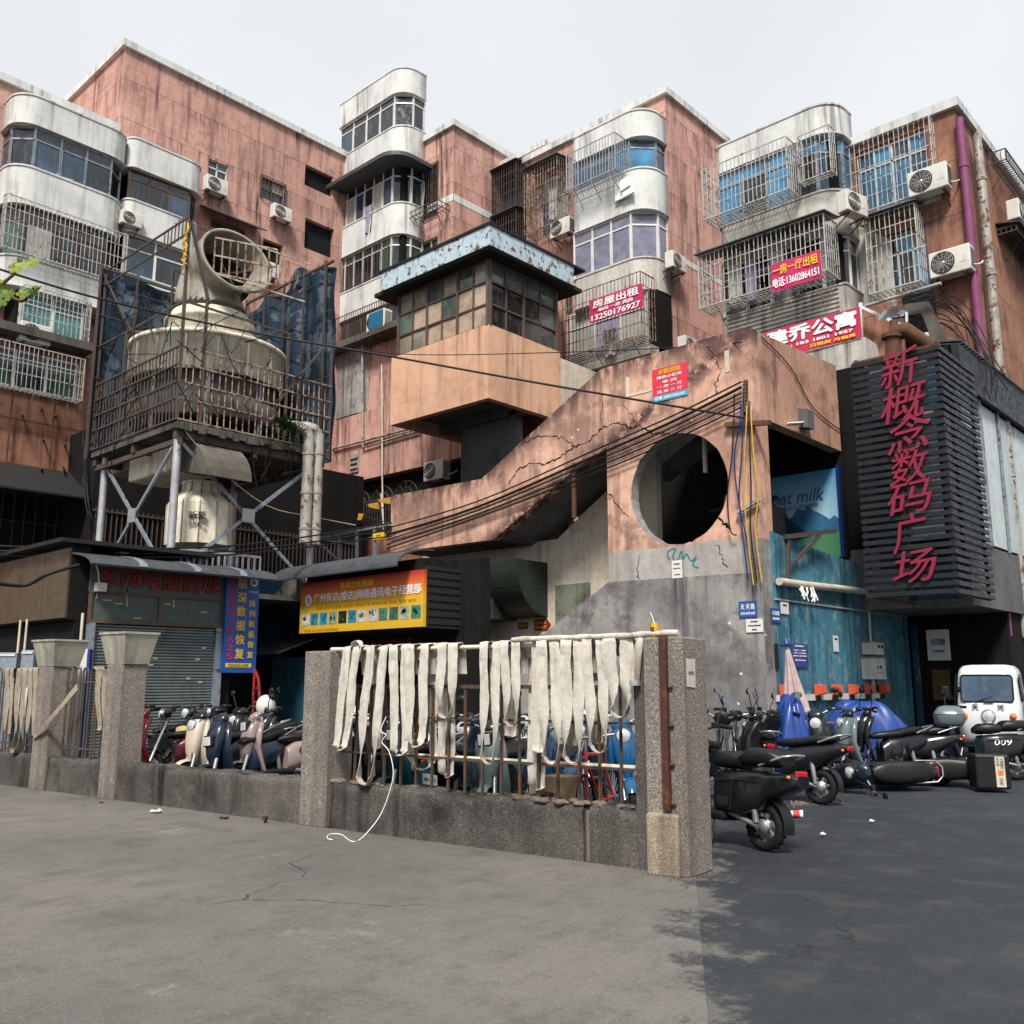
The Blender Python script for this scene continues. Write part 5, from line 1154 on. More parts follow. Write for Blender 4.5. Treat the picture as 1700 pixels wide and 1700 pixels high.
m=MB(); zE=zB+.22; m.lathe([(tR*.58,zE),(tR*.57,zE+.42),(tR*.61,zE+.43),(tR*.61,zE+.5),(tR*.54,zE+.55),(tR*.52,zE+.75)],c,n=40); m.build('fan_drum',M['frp'],ct)
m=MB(); m.lathe([(tR*.86,zA-.55),(tR*.9,zA)],c,n=40); m.build('louvre_band',M['slab'],ct)
m=MB(); m.lathe([(tR*.95,zA-1.05),(tR*.99,zA-.55),(tR*.95,zA-.55),(tR*.90,zA-1.0)],c,n=48); m.lathe([(.01,zA-1.0),(tR*.95,zA-1.05)],c,n=40); m.build('basin',M['slab'],ct)
m=MB()
for i in range(8):
    a=2*math.pi*i/8+.3; d=Vector((math.cos(a),math.sin(a),0)); p=Vector((tx_,ty_,0))+d*(tR*.92); m.bar(p+UP*zdk,p+UP*zA,.06)
m.build('stand',M['steelblue'],ct)
# cowl: swept elbow opening towards the right
z0_=zE+.85; mouth=atT(393,433,TC.dot(FW)-.75); 
nrm=(RT*.62-FW*.66+UP*.30).normalized(); st=Vector((tx_,ty_,z0_))
st=Vector((tx_,ty_,zE+.70)); P=[]
for i in range(9):
    t=i/8; b=(1-t)**2*st+2*t*(1-t)*(atT(338,440,TC.dot(FW))) + t*t*mouth
    P.append(b)
m=MB(); secs=[]
for i,p in enumerate(P):
    t=i/8; ax=(UP*(1-t)+nrm*t).normalized(); u,v=orient(ax); r=.96-.18*math.sin(math.pi*t)-.03*t
    if i==8: r=.93
    secs.append((p,u,v,r,r,2))
m.loft(secs,36,cap=False); inn=[(c_-n_*.0,u,v,r-.05,r-.05,2) for (c_,u,v,r,_,e),n_ in zip(secs,[nrm]*9)]
m.loft(list(reversed(inn)),36,cap=False); u,v=orient(nrm)
m.tube([mouth+(u*math.cos(a)+v*math.sin(a))*.92 for a in [2*math.pi*i/40 for i in range(41)]],.045,8,False)
m.build('exhaust_cowl',M['frpdk'],ct)
m=MB(); m.lathe([(.001,.0),(.74,.0)],mouth-nrm*.75,nrm,30,smooth=False); m.build('fan_shadow_plate',M['black'],ct)
m=MB(); 
for k in range(4): a=k*math.pi/2+.4; d=u*math.cos(a)+v*math.sin(a); m.bar(mouth-nrm*.55,mouth-nrm*.5+d*.76,.16,.03)
m.build('fan_blades',M['slab'],ct)
gt=thing('loose_grille','bent steel grille panel leaning in the mouth of the cowl','grille',mouth)
m=MB(); g_=lambda a,b: mouth+nrm*.22+RT*(a)+UP*(b-.28*a)-FW*.05+nrm*(a*.1)
for i in range(9): x=-.62+1.5*i/8; m.bar(g_(x,-.62),g_(x,.32),.03)
for b in (-.62,-.15,.32): m.bar(g_(-.62,b),g_(.88,b),.04)
for i in range(5): x=.95+.12*i; m.bar(g_(x,-.5-.05*i),g_(x+.1,.45-.25*i),.022)
m.bar(g_(-.62,-.62),g_(1.6,-.9),.035); m.bar(g_(.5,.3),g_(1.7,.1),.03); m.build('bars',M['cageold'],gt)
# yellow rope on the post
m=MB(); rnd=random.Random(2)
for i in range(14): p=Vector((PX1+.02,PY0-.04,zrl+1.9+.07*i)); m.tube([p,p+Vector((rnd.uniform(-.1,.1),-.05,rnd.uniform(-.1,.1))),p+Vector((rnd.uniform(-.15,.15),-.02,-.1))],.02,5)
tag(m.build('rope',M['wirey']),'yellow rope knotted round the steel post by the cowl','rope')
# duct below the deck
dk=thing('air_duct','dirty cream air duct slung below the steel platform','duct',((PX0+PX1)/2,PY0+1,zdk-1.6))
DD=Face('S',PY0+.75); 
q=DD.rect(186,730,236,772); m=MB(); m.bbox(q[0],q[1]+.1,DD.c,DD.c+.9,q[2],q[3],.04); m.build('side_box',M['frpdk'],dk)
q2=DD.rect(233,728,300,782); m=MB(); m.bbox(q2[0],q2[1],DD.c-.25,DD.c+.9,q2[2],q2[3],.06); m.build('main_box',M['frp'],dk)  # paler fibreglass paints in the light falling on this box
q3=DD.rect(300,732,358,790); m=MB(); P=[(q3[0],q2[2]),(q3[0],q3[3])]+[(q3[0]+(q3[1]-q3[0])*math.sin(t),q3[2]+(q3[3]-q3[2])*math.cos(t)) for t in [math.pi/2*i/8 for i in range(9)]]
m.prism(P[::-1],lambda a,z:(a,DD.c-.22,z),lambda a,z:(a,DD.c+.9,z)); m.build('curved_hood',wall('dark_fibreglass',(.16,.145,.12),(.10,.09,.08),(.03,.025,.02),streak=.5,blotch=.6),dk)  # hood coloured darker than the boxes
# small tower
T2=atT(332,860,21.3); q=lambda y:atT(332,y,20.9).z
s2=thing('small_cooling_tower','small cream cooling tower with black characters under the platform','cooling tower',(T2.x,T2.y,q(905)))
c=(T2.x,T2.y,0); rs=.73
m=MB(); m.lathe([(rs,q(903)),(rs,q(836)),(rs*.96,q(831)),(rs*.58,q(813)),(rs*.56,q(800)),(rs*.62,q(799)),(rs*.62,q(797)),(rs*.5,q(796))],c,n=12,smooth=False); m.build('casing',M['frp'],s2)
m=MB()
for i in range(12):
    a=2*math.pi*i/12; 
    u0,v0=orient((0,0,1)); d=u0*math.cos(a)+v0*math.sin(a); p=Vector((T2.x,T2.y,0)); m.tube([p+d*(rs+.01)+UP*q(903),p+d*(rs+.01)+UP*q(836),p+d*(rs*.6)+UP*q(813),p+d*(rs*.57)+UP*q(800)],.018,5)
m.build('ribs',M['frpdk'],s2)
fd=(RT*.12-FW).normalized(); rt=Vector((-fd.y,fd.x,0)); pp=Vector((T2.x,T2.y,0))+fd*(rs+.02)
text('lettering','新菱',M['blk'],s2,pp+UP*q(859)+rt*.1,rt,UP,.17,.40,extrude=.02,bold=.004); text('lettering','SHINRO',M['blk'],s2,pp+UP*q(873)+rt*.1,rt,UP,.075,.36,extrude=.02,bold=.01)
# twin pipes with bends at the right of the deck
for i,(x,lab) in enumerate(((504,'left one of two thick grey riser pipes beside the platform'),(520,'right one of two thick grey riser pipes beside the platform'))):
    b=QE.px(x,800); F=QE; zt1=QE.px(x,716)[1]; t=thing('riser_pipe',lab,'pipe',F.pt(b[0],-.15,QE.px(x,906)[1])); m=MB()
    m.tube([F.pt(b[0],-.15,QE.px(x,906)[1]),F.pt(b[0],-.15,zt1-.2),F.pt(b[0]-.04,-.13,zt1-.05),F.pt(b[0]-.14,-.1,zt1+.03),F.pt(b[0]-.3,-.05,zt1+.06),F.pt(b[0]-.75+.3*i,.1,zt1+.04)],.135,14); m.build('pipe_run',M['pipe'],t)
    m=MB()
    for y in (755,820,880): z=QE.px(x,y)[1]; m.cyl(F.pt(b[0],-.15,z-.03),F.pt(b[0],-.15,z+.03),.15,n=14); 
    m.build('joint',M['frpdk'],t)
# dark market hall behind the platform
mh=thing('shade_block','dark two storey market hall with barred front behind the small cooling tower','building',(-27,14,0))
yh_=onX(152,850,-26.2).y; m=MB(); m.box(-28.9,-26.2,yh_,BB.c-.9,0,zdk+1.6); m.build('wall',M['darkfill'],mh)
m=MB(); hF=Face('E',-26.15)
for i in range(60): y=yh_+.1+i*(20.2-yh_)/60; m.bar(hF.pt(y,0,3.2),hF.pt(y,0,zdk-.8),.03)
for z in (3.3,4.6,zdk-.9): m.bar(hF.pt(yh_,-.02,z),hF.pt(20.2,-.02,z),.05)
m.build('grille',M['cagedk'],mh)
m=MB(); m.box(-26.1,SHX-6.1,h0+.2,h1+.4,2.9,3.02); m.build('roof',M['awn'],mh)
# roof clutter: guard rail platform, boards, timber
rc=thing('roof_walkway','grey metal walkway on the shop roof below the columns','walkway',(SHX-.8,9.5,z_roof+.1))
RF=Face('E',SHX-.3); a0=RF.px(300,925)[0]; a1=RF.px(432,930)[0]
m=MB(); RF.box(m,a0,a1,.05,1.3,z_roof+.05,z_roof+.13); m.build('deck',M['steel'],rc)
m=MB()
for i in range(14): a=a0+(a1-a0)*i/13; m.bar(RF.pt(a,.0,z_roof+.1),RF.pt(a,0,z_roof+.42),.035)
m.bar(RF.pt(a0,0,z_roof+.42),RF.pt(a1,0,z_roof+.42),.05); m.bar(RF.pt(a0,0,z_roof+.1),RF.pt(a1,0,z_roof+.1),.06); m.build('guard_rail',M['steel'],rc)
m=MB(); rnd=random.Random(9)
for i in range(14):
    a=rnd.uniform(h0+.6,h1-.6); x=SHX-rnd.uniform(1.2,3.0); L=rnd.uniform(.5,1.8); an=rnd.uniform(0,3); d=Vector((math.cos(an),math.sin(an),rnd.uniform(-.05,.15)))
    p=Vector((x,a,z_roof+.1+rnd.uniform(.02,.25))); m.bar(p,p+d*L,rnd.uniform(.05,.18),.04)
tag(m.build('timber',paint('old_timber',(.16,.10,.06),.8,wear=.5)),'old boards and scrap lying on the shop roof','scrap timber')
# handrail walkway by the landing
hw_=thing('handrail','blue grey handrail beside the pink landing above the yellow sign','handrail',(-20,14,4.5))
LS=Face('S',PVY-.1); p=lambda x,y:LS.pt(LS.px(x,y)[0],0,LS.px(x,y)[1])
m=MB(); m.bar(p(525,895),p(648,870),.09)
for x,y0,y1 in ((592,882,932),(622,876,926),(562,888,935)): m.bar(p(x,y0),p(x,y1),.07)
m.bar(p(525,898),p(570,938),.06); m.build('rail',M['steelblue'],hw_)
ynp=thing('caution_plate','small yellow caution plate wired to the handrail','sign',p(630,890)); m=MB(); a=LS.px(622,885); b=LS.px(640,894); m.box(a[0],b[0],LS.c-.06,LS.c-.04,b[1],a[1]); m.build('plate',M['yel'],ynp)
text('lettering','注意安全',M['blk'],ynp,LS.pt((a[0]+b[0])/2,-.062,(a[1]+b[1])/2),SX,UP,.05,.2,extrude=.002)
# ================================================================== foreground fence
FA,FB=onZ(0,1303,0),onZ(850,1416,0); FD=(FB-FA).normalized(); FN=Vector((FD.y,-FD.x,0))      # FN points to the camera side
if FN.dot(CAM-FA)<0: FN=-FN
def onF(px,py,n=0.0):
    d=ray(px,py); o=FA+FN*n; k=(o-CAM).dot(FN)/d.dot(FN); p=CAM+d*k; return (p-FA).dot(FD),p.z
def FP(s,n,z): return FA+FD*s+FN*n+UP*z
class FenceF:
    pass
def fbox(m,s0,s1,n0,n1,z0,z1,b=.012):
    n_=len(m.v); m.bbox(s0,s1,n0,n1,z0,z1,b)
    for i in range(n_,len(m.v)): v=m.v[i]; m.v[i]=FP(v.x,v.y,v.z)
    # keep faces outward whatever the handedness of (FD,FN)
hw=.5*(onF(510,1297)[1]+onF(900,1328)[1]); hw=max(.36,min(.56,hw))
S=lambda px,py=1300:onF(px,py)[0]
lwth=thing('low_wall','low crumbling granite finished wall carrying the fence','wall',FP(S(550),-.15,0))
def wallseg(s0,s1,name,seed):
    rnd=random.Random(seed); nu=max(6,int((s1-s0)/.05)); ph=[rnd.uniform(0,6) for _ in range(6)]
    def top(s): return hw+.012*math.sin(s*5+ph[0])+.008*math.sin(s*17+ph[1])-.10*max(0,math.sin(s*2.3+ph[2])-.86)*5*.4
    P=[]; prof=[]
    m=MB()
    def f(u,v):
        s=s0+(s1-s0)*u; zt=top(s)-.02*(random.random()**4)*2
        if v<.5: n=0+.006*math.sin(s*11+v*9); z=zt*(v/.45) if v<.45 else zt; n=n if v<.44 else -.012
        else: n=-.03-.27*(v-.5)/.5; z=zt+.004*math.sin(s*23+v*8)
        return FP(s,n,min(z,zt+.01))
    m.grid(f,nu,20,True)
    for s in (s0,s1): m.add([FP(s,0,0),FP(s,-.3,0),FP(s,-.3,top(s)-.02),FP(s,-.01,top(s)-.02)],[(0,1,2,3)])
    m.add([FP(s0,-.3,0),FP(s1,-.3,0),FP(s1,-.3,hw-.01),FP(s0,-.3,hw-.01)],[(0,1,2,3)])
    m.build(name,M['lowwall'],lwth)
sA=S(-60,1290); sc1=S(541,1340); sc2=S(549,1340); sc3=S(968,1380); sc4=S(979,1380); sE=S(1085,1380)
wallseg(sA,sc1,'wall_section',1); wallseg(sc2,sc3,'wall_section',2); wallseg(sc4,sE,'wall_section',3)
m=MB(); fbox(m,sc1-.02,sc2+.02,-.29,-.06,0,hw-.05); fbox(m,sc3-.02,sc4+.02,-.29,-.05,0,hw-.05); m.build('crack_infill',M['rubble'],lwth)
m=MB(); rnd=random.Random(5)
for i in range(70):
    s=rnd.choice([rnd.gauss(sc3+.02,.22),rnd.gauss(sc3-.6,.2),rnd.gauss(sc1,.1),rnd.uniform(sc2,sE)]); r=rnd.uniform(.012,.05); n=rnd.uniform(-.2,-.01)
    if s>sE-.05 or s<sA: continue
    m.ball(FP(s,n,hw+r*.1),r*rnd.uniform(1,1.8),r,r*.55,7,5)
m.build('loose_mortar',M['rubble'],lwth)
def pillar(s0,s1,n0,n1,z0,z1,label,cap=False,mat='granite',base=None):
    t=thing('fence_pillar',label,'pillar',FP((s0+s1)/2,(n0+n1)/2,0)); m=MB(); fbox(m,s0,s1,n0,n1,z0,z1,.014); m.build('shaft',M[mat],t); return t
zp=onF(520,1081,.03)[1]
pl2=pillar(S(506,1200),S(506,1200)+.40,-.33,.035,0,zp,'wide granite fence pillar at the left end of the hanging hoses')
s=S(176,1180); zp1=onF(190,1103,.03)[1]; pl1=pillar(s,s+.37,-.33,.035,0,zp1,'granite fence pillar with a concrete planter beside the open gap')
s0=S(62,1180); zp0=onF(70,1107,.03)[1]; pl0=pillar(s0,s0+.40,-.33,.035,0,zp0,'dark granite fence pillar with a planter, a strap slung across it')
def planter(sc_,zb_,wt,wb,h_,label):
    t=thing('planter',label,'planter',FP(sc_,-.15,zb_)); m=MB(); secs=[]
    for z,w_ in ((0,wb),(h_*.93,wt),(h_*.93,wt+.03),(h_,wt+.03),(h_,wt-.03),(h_*.8,wt-.05)):
        secs.append([FP(sc_+i*w_/2,-.15+j*w_/2*.85,zb_+z) for i,j in ((-1,-1),(1,-1),(1,1),(-1,1))])
    for A,B in zip(secs,secs[1:]): m.add(A+B,[(i,(i+1)%4,4+(i+1)%4,4+i) for i in range(4)])
    m.add(secs[0],[(3,2,1,0)]); m.add(secs[-1],[(0,1,2,3)]); m.build('tub',M['planter'],t); return t
M['planter']=wall('greenish_planter',(.40,.38,.31),(.34,.33,.27),(.08,.07,.06),streak=.4,blotch=.3,speck=.2)
planter(s+.185,zp1+.003,.58,.42,.42,'square tapered planter on the pillar beside the gap'); planter(s0+.20,zp0+.003,.60,.44,.38,'square tapered planter on the strapped pillar')
zp3=onF(1090,1058,.1)[1]; s3=onF(1071,1250,.1)[0]
def Sn(px,py,n): return onF(px,py,n)[0]
pl3=thing('fence_pillar','tall granite corner pillar with a brown iron channel bolted on','pillar',FP(s3+.18,-.1,0))
m=MB(); fbox(m,s3,s3+.36,-.33,.10,0,zp3,.014); m.build('shaft',M['granite'],pl3)
m=MB(); fbox(m,s3-.15,s3-.003,-.28,-.0,0,zp3-.02,.01); m.build('pilaster',M['lowwall'],pl3)
m=MB(); fbox(m,s3+.02,s3+.30,.102,.16,0,onF(1110,1350,.1)[1],.02); m.build('plinth',wall('tan_plinth',(.36,.29,.21),(.30,.25,.19),(.07,.06,.05),speck=.5,bump=.5),pl3)
ic0=Sn(1101,1200,.1); m=MB(); zi0,zi1=onF(1112,1345,.1)[1],onF(1103,1054,.1)[1]
m.box(0,.06,0,.045,0,1); 
for i,v in enumerate(m.v): m.v[i]=FP(ic0+v.x,.102+v.y,zi0+(zi1-zi0)*v.z)
m.build('iron_channel',M['rustred'],pl3)
m=MB()
for z in (.55,.85,1.15,1.45): m.cyl(FP(ic0+.065,.12,z),FP(ic0+.10,.12,z),.013,n=6)
m.build('bolt',M['rust'],pl3)
notice=thing('pasted_notice','torn white notice pasted on the side of the corner pillar','notice',FP(s3+.365,-.1,1.2))
m=MB(); zz0,zz1=onF(1150,1140,.1)[1],onF(1150,1093,.1)[1]; 
for i in range(1): m.add([FP(s3+.364,.06,zz0),FP(s3+.364,-.10,zz0-.01),FP(s3+.364,-.11,zz1),FP(s3+.364,.06,zz1)],[(0,1,2,3)]); m.add([FP(s3+.367,.06,zz0),FP(s3+.367,-.10,zz0-.01),FP(s3+.367,-.11,zz1),FP(s3+.367,.06,zz1)],[(0,1,2,3)])
m.build('paper',plain('aged_paper',(.55,.53,.46),.8,0,.25),notice)
text('lettering','仓库出租',M['blk'],notice,FP(s3+.371,-.02,(zz0+zz1)/2),-FN,UP,.03,.1,extrude=.001)
# iron railing panel between the pillars
rl=thing('fence_railing','rusty iron fence panel behind the drying hoses','railing',FP(S(800,1300),-.15,hw))
sa,sb=S(508,1200)+.40,s3-.153; nb=round((sb-sa)/.105); ztr=onF(800,1140,-.15)[1]
m=MB(); rnd=random.Random(8)
for i in range(1,nb):
    if i%2==0: s=sa+(sb-sa)*i/nb+rnd.uniform(-.01,.01); m.bar(FP(s,-.15,hw-.03),FP(s+rnd.uniform(-.01,.01),-.15,ztr+.02),.022)
for y in (1140,): m.bar(FP(sa-.05,-.15,ztr),FP(sb,-.15,ztr),.035)
zm=onF(800,1194,-.15)[1]; zl=onF(800,1262,-.15)[1]
for z in (zm,zl): m.bar(FP(sa,-.15,z),FP(sb,-.15,z),.018)
m.build('iron_bars',M['rail'],rl)
tub=thing('white_tube','white plastic tube lying along the fence bars','tube',FP((sa+sb)/2,-.19,zl)); m=MB(); m.cyl(FP(sa+.9,-.2,onF(738,1258,-.2)[1]),FP(sb,-.2,onF(1045,1275,-.2)[1]),.026,n=10); m.build('tube_run',M['pvc'],tub)
PA=(*onF(548,1078,-.02),); PB=(*onF(1060,1062,-.02),)
zpole=lambda s:PA[1]+(PB[1]-PA[1])*(s-PA[0])/(PB[0]-PA[0])
po_=thing('hose_pole','long pale pole laid across the pillars holding the hoses','pole',FP((PA[0]+PB[0])/2,-.02,PA[1])); m=MB(); pts=[]
for i in range(21): s=PA[0]-.02+(PB[0]+.02-PA[0])*i/20; pts.append(FP(s,-.06,zpole(s)-.02*math.sin(math.pi*i/20)))
m.tube(pts,.022,8); m.build('pole_run',M['pvc'],po_)
# hoses
M['hose']=wall('canvas_hose',(.60,.565,.50),(.47,.44,.39),(.17,.14,.11),streak=.8,blotch=.8,bump=.35,rough=.95,scale=2.2,mottle=.4)
M['hoseold']=wall('old_canvas_hose',(.33,.28,.22),(.28,.24,.19),(.08,.065,.05),streak=.4,blotch=.6,bump=.2,rough=.95,scale=3)
def ribbon(m,pts,wids,thick=.004):
    """flat strip: pts centre line, wids half-width vectors"""
    n=len(pts); F_=[]; B_=[]; E0=[]; E1=[]; rnd=random.Random(n*7+int(abs(pts[0].x)*1000)); ph=[rnd.uniform(0,6) for _ in range(4)]
    K=5
    for i in range(n):
        a=pts[max(0,i-1)]; b=pts[min(n-1,i+1)]; t=(b-a).normalized(); w_=wids[i]; nn=t.cross(w_); nn=nn.normalized() if nn.length>1e-6 else Vector((0,0,0))
        w_=w_*(1+.05*math.sin(i*.8+ph[0])+.04*math.sin(i*2.1+ph[1]))
        f=[];g=[]
        for k in range(K):
            q=2*k/(K-1)-1; cr=nn*(.004*math.sin(i*.5+ph[2]+q*2.2)+.002*math.sin(i*1.7+q*4+ph[3]))
            f.append(pts[i]+w_*q+cr+nn*(thick/2)); g.append(pts[i]+w_*q+cr-nn*(thick/2))
        F_+=f; B_+=g; E0+=[f[0],g[0]]; E1+=[f[-1],g[-1]]
    m.add(F_,[(i*K+k,i*K+k+1,(i+1)*K+k+1,(i+1)*K+k) for i in range(n-1) for k in range(K-1)],True)
    m.add(B_,[(i*K+k+1,i*K+k,(i+1)*K+k,(i+1)*K+k+1) for i in range(n-1) for k in range(K-1)],True)
    m.add(E0,[(2*i,2*i+1,2*i+3,2*i+2) for i in range(n-1)]); m.add(E1,[(2*i+1,2*i,2*i+2,2*i+3) for i in range(n-1)])
def hose(sL,sR,zbot,label,hwid=.036,style=0,seed=0,sbot=None,zp_=None,mat='hose',n0=.02,back=True):
    """loop of flat hose over the pole: down in front at sL, round the bottom, up at sR"""
    rnd=random.Random(seed); zt_=(zp_ or zpole(sL))+.03; zt2=(zp_ or zpole(sR))+.03; P=[]; W=[]
    sb_=sbot if sbot is not None else (sL+sR)/2; gap=max(.022,abs(sR-sL)/2); up_=zt_-zbot; ph=rnd.uniform(0,6)
    wob=lambda z:.006*math.sin(z*9+ph)
    if back: P+= [FP(sL+.005,-.115,zt_-.16),FP(sL,-.11,zt_-.06),FP(sL,-.06,zt_)]; W+=[FD*hwid]*3
    N=18
    for i in range(N):                                              # down
        t=i/(N-1); z=zt_-.015-(up_-gap-.015)*t; s=sL+(sb_-gap-sL)*t+wob(z); tw=max(0,(t-.55)/.45)**1.5
        n=n0+.02*math.sin(t*5+ph)*t; ang=tw*(1.25 if style==1 else .25)
        P.append(FP(s,n,z)); W.append((FD*math.cos(ang)+FN*math.sin(ang))*hwid)
    K=12
    for i in range(1,K):                                            # round the bottom
        a=math.pi*i/K; ang=(1.25 if style==1 else .25+1.1*math.sin(a)*.9)
        P.append(FP(sb_-gap*math.cos(a),n0+.02*math.sin(math.pi+a)*0-.012*math.sin(a),zbot+gap-gap*math.sin(a))); W.append((FD*math.cos(ang)+FN*math.sin(ang))*hwid if style==1 else (FD*math.cos(ang*math.sin(a))+FN*math.sin(ang*math.sin(a)))*hwid)
    for i in range(N):                                              # up
        t=1-i/(N-1); z=zt2-.015-(up_-gap-.015+(zt2-zt_))*t; s=sR+(sb_+gap-sR)*t+wob(z+1); tw=max(0,(t-.55)/.45)**1.5
        n=n0-.014+.012*math.sin(t*4+ph+1)*t; ang=tw*(1.25 if style==1 else .25)
        P.append(FP(s,n,z)); W.append((FD*math.cos(ang)+FN*math.sin(ang))*hwid)
    if back: P+=[FP(sR,-.06,zt2),FP(sR,-.11,zt2-.06),FP(sR+.01,-.118,zt2-.3)]; W+=[FD*hwid]*3
    t=thing('fire_hose',label,'hose',FP(sb_,n0,zbot),0,'flat canvas hoses hung up to dry'); m=MB(); ribbon(m,P,W); m.build('hose_strip',M[mat],t); return t
def hs(pxL,pxR,pxb,yb,label,style=0,seed=0,w=.036,**k):
    w*=1.6
    return hose(onF(pxL,1110)[0],onF(pxR,1110)[0],onF(pxb,yb)[1],label,w,style,seed,onF(pxb,yb)[0],**k)
hs(578,592,566,1245,'leftmost canvas hose loop, hung over the hump of the pole',0,1)
hs(617,638,607,1302,'canvas hose with a twisted loop reaching the low wall, second from the left',1,2)
hs(655,672,664,1254,'broad canvas hose loop with a ragged cord end below it',0,3)
hs(683,704,690,1240,'canvas hose loop right of the hose with the cord',0,4)
hs(716,728,722,1292,'long canvas hose strip hanging behind the bars to the wall top',0,5,n0=-.17)
hs(735,753,741,1193,'short curled canvas hose loop, highest of the left bundle',1,6)
hs(806,824,812,1268,'narrow canvas hose loop just right of the gap in the bundle',1,7,w=.03)
hs(840,856,850,1206,'thin edge-on canvas hose loop hanging in a tight U',1,8,w=.03)
hs(869,882,874,1313,'longest canvas hose of the right bundle, ending on the wall top',0,9,n0=-.16)
hs(900,921,918,1268,'canvas hose with a wide open U, fifth of the right bundle',1,10)
hs(942,962,952,1268,'bright canvas hose loop over the blue scooter',1,11)
hs(976,998,996,1250,'canvas hose twisted into a round U over the bicycle',1,12,w=.032)
hs(1014,1040,1031,1191,'wide short canvas hose loop next to the corner pillar',1,13,w=.042)
hs(890,893,888,1250,'straight canvas hose strip in the middle of the right bundle',0,14,n0=-.03)
hs(660,697,679,1280,'stained canvas hose hanging lowest behind the cord',0,15,n0=-.17)
hs(925,931,930,1240,'flat canvas hose strip behind the fifth loop',0,16,n0=-.17)
hs(968,971,972,1236,'flat canvas hose strip left of the bicycle',0,17,n0=-.17)
hs(596,600,604,1245,'grey canvas hose strip behind the leftmost loop',0,18,n0=-.17)
hs(835,838,828,1225,'pale canvas hose strip behind the tight U',0,20,n0=-.16)
# hump and roll of hose on the pole, short end with coupling on the corner
m=MB(); P=[];W=[]
for i in range(13):
    a=math.pi*i/12; s,z=onF(590,1080,.02); P.append(FP(s-.055*math.cos(a),.0,zpole(s)+.06*math.sin(a)+.02)); W.append(FN*.036)
ribbon(m,P,W); tag(m.build('hose_hump',M['hose']),'small hump of hose standing on the left end of the pole','hose')
m=MB(); pts=[]
for i in range(15):
    px=850+(1128-850)*i/14; s,z=onF(px,1074-24*i/14-6*math.sin(i*.7)*.3,0); pts.append(FP(s,.0 if px<1040 else .02,max(zpole(s)+.035,z)))
m.tube(pts,[.018+.012*abs(math.sin(i*1.3)) for i in range(15)],8); tag(m.build('hose_roll',M['hose']),'rolled hose end lying along the pole to the corner pillar','hose')
t=thing('hose_end','short hose end with a metal coupling hanging by the corner pillar','hose',FP(*[onF(1060,1140,.03)[0],.03,onF(1060,1140,.03)[1]]))
m=MB(); sA_,zA_=onF(1063,1062,.03); sB_,zB_=onF(1056,1132,.03); m.tube([FP(sA_,-.02,zA_+.03),FP(sA_,.04,zA_-.02),FP((sA_+sB_)/2,.05,(zA_+zB_)/2),FP(sB_,.05,zB_)],[.028,.034,.038,.040],10); m.build('hose_strip',M['hose'],t)
m=MB(); m.cyl(FP(sB_,.05,zB_+.01),FP(sB_,.05,zB_-.03),.046,n=14); m.build('coupling',M['steel'],t)
# cord hanging to the ground
cd=thing('cord','thin white cord trailing from the hoses down to the pavement','cord',onZ(600,1390,0.01)); m=MB()
pts=[]
for px,py,n in ((641,1190,.05),(632,1213,.06),(641,1220,.06),(634,1232,.06),(646,1248,.05),(653,1283,.05),(645,1320,.06),(632,1352,.1),(615,1376,.2)): s_,z_=onF(px,py,n); pts.append(FP(s_,n,z_))
for px,py in ((597,1394),(585,1397),(576,1392),(568,1386),(556,1384),(545,1386),(544,1392),(552,1394)): pts.append(onZ(px,py,.008))
from mathutils import geometry
def smooth(pts,k=5):
    out=[]
    for i in range(len(pts)-1):
        p0=pts[max(0,i-1)];p1=pts[i];p2=pts[i+1];p3=pts[min(len(pts)-1,i+2)]
        for j in range(k):
            t=j/k; out.append(.5*((2*p1)+(p2-p0)*t+(2*p0-5*p1+4*p2-p3)*t*t+(3*p1-p0-3*p2+p3)*t**3))
    return out+[pts[-1]]
m.tube(smooth(pts),.0042,6); m.build('cord_run',M['wht'],cd)
# left stretch of railing with hooped bars and hoses
lr=thing('fence_railing','dark hooped railing at the far left end of the fence','railing',FP(S(30),-.15,hw)); m=MB()
def hoop(s,w_,zt_): 
    m.tube([FP(s-w_/2,-.15,hw-.02),FP(s-w_/2,-.15,zt_-w_/2)]+[FP(s-w_/2*math.cos(a),-.15,zt_-w_/2+w_/2*math.sin(a)) for a in [math.pi*i/8 for i in range(1,8)]]+[FP(s+w_/2,-.15,zt_-w_/2),FP(s+w_/2,-.15,hw-.02)],.013,6)
zh=onF(30,1110,-.15)[1]
s_l=sA+.1
while s_l<S(58,1180)-.1: hoop(s_l,.13,zh); s_l+=.21
for z in (zh-.2,hw+.12): m.bar(FP(sA,-.15,z),FP(S(58,1180),-.15,z),.025)
m.build('hoop_bars',M['cagedk'],lr)
lr2=thing('fence_railing','dark hooped railing between the two planter pillars','railing',FP(S(150),-.15,hw)); m=MB()
s_l=S(62,1180)+.55; s_e=S(176,1180)
while s_l<s_e: hoop(s_l,.13,zh); s_l+=.2
for z in (zh-.2,hw+.12): m.bar(FP(S(62,1180)+.42,-.15,z),FP(s_e,-.15,z),.025)
m.build('hoop_bars',M['cagedk'],lr2)
for (l,r_,b,y,lab,st) in ((12,17,12,1220,'old brown hose loop at the far left of the hooped railing',0),(32,40,25,1250,'old brown hose hanging lowest on the left railing',1),(50,57,50,1224,'greyish old hose next to the strapped pillar',0),(152,160,155,1218,'single old hose strip between the planter pillars',0)):
    hs(l,r_,b,y,lab,st,l,mat='hoseold',zp_=zh-.02,n0=.0 if l<100 else -.1,w=.04)
st_=thing('strap','brown hose strap slung diagonally across the dark pillar','hose',FP(S(90,1200),.06,1)); m=MB(); P=[];W=[]
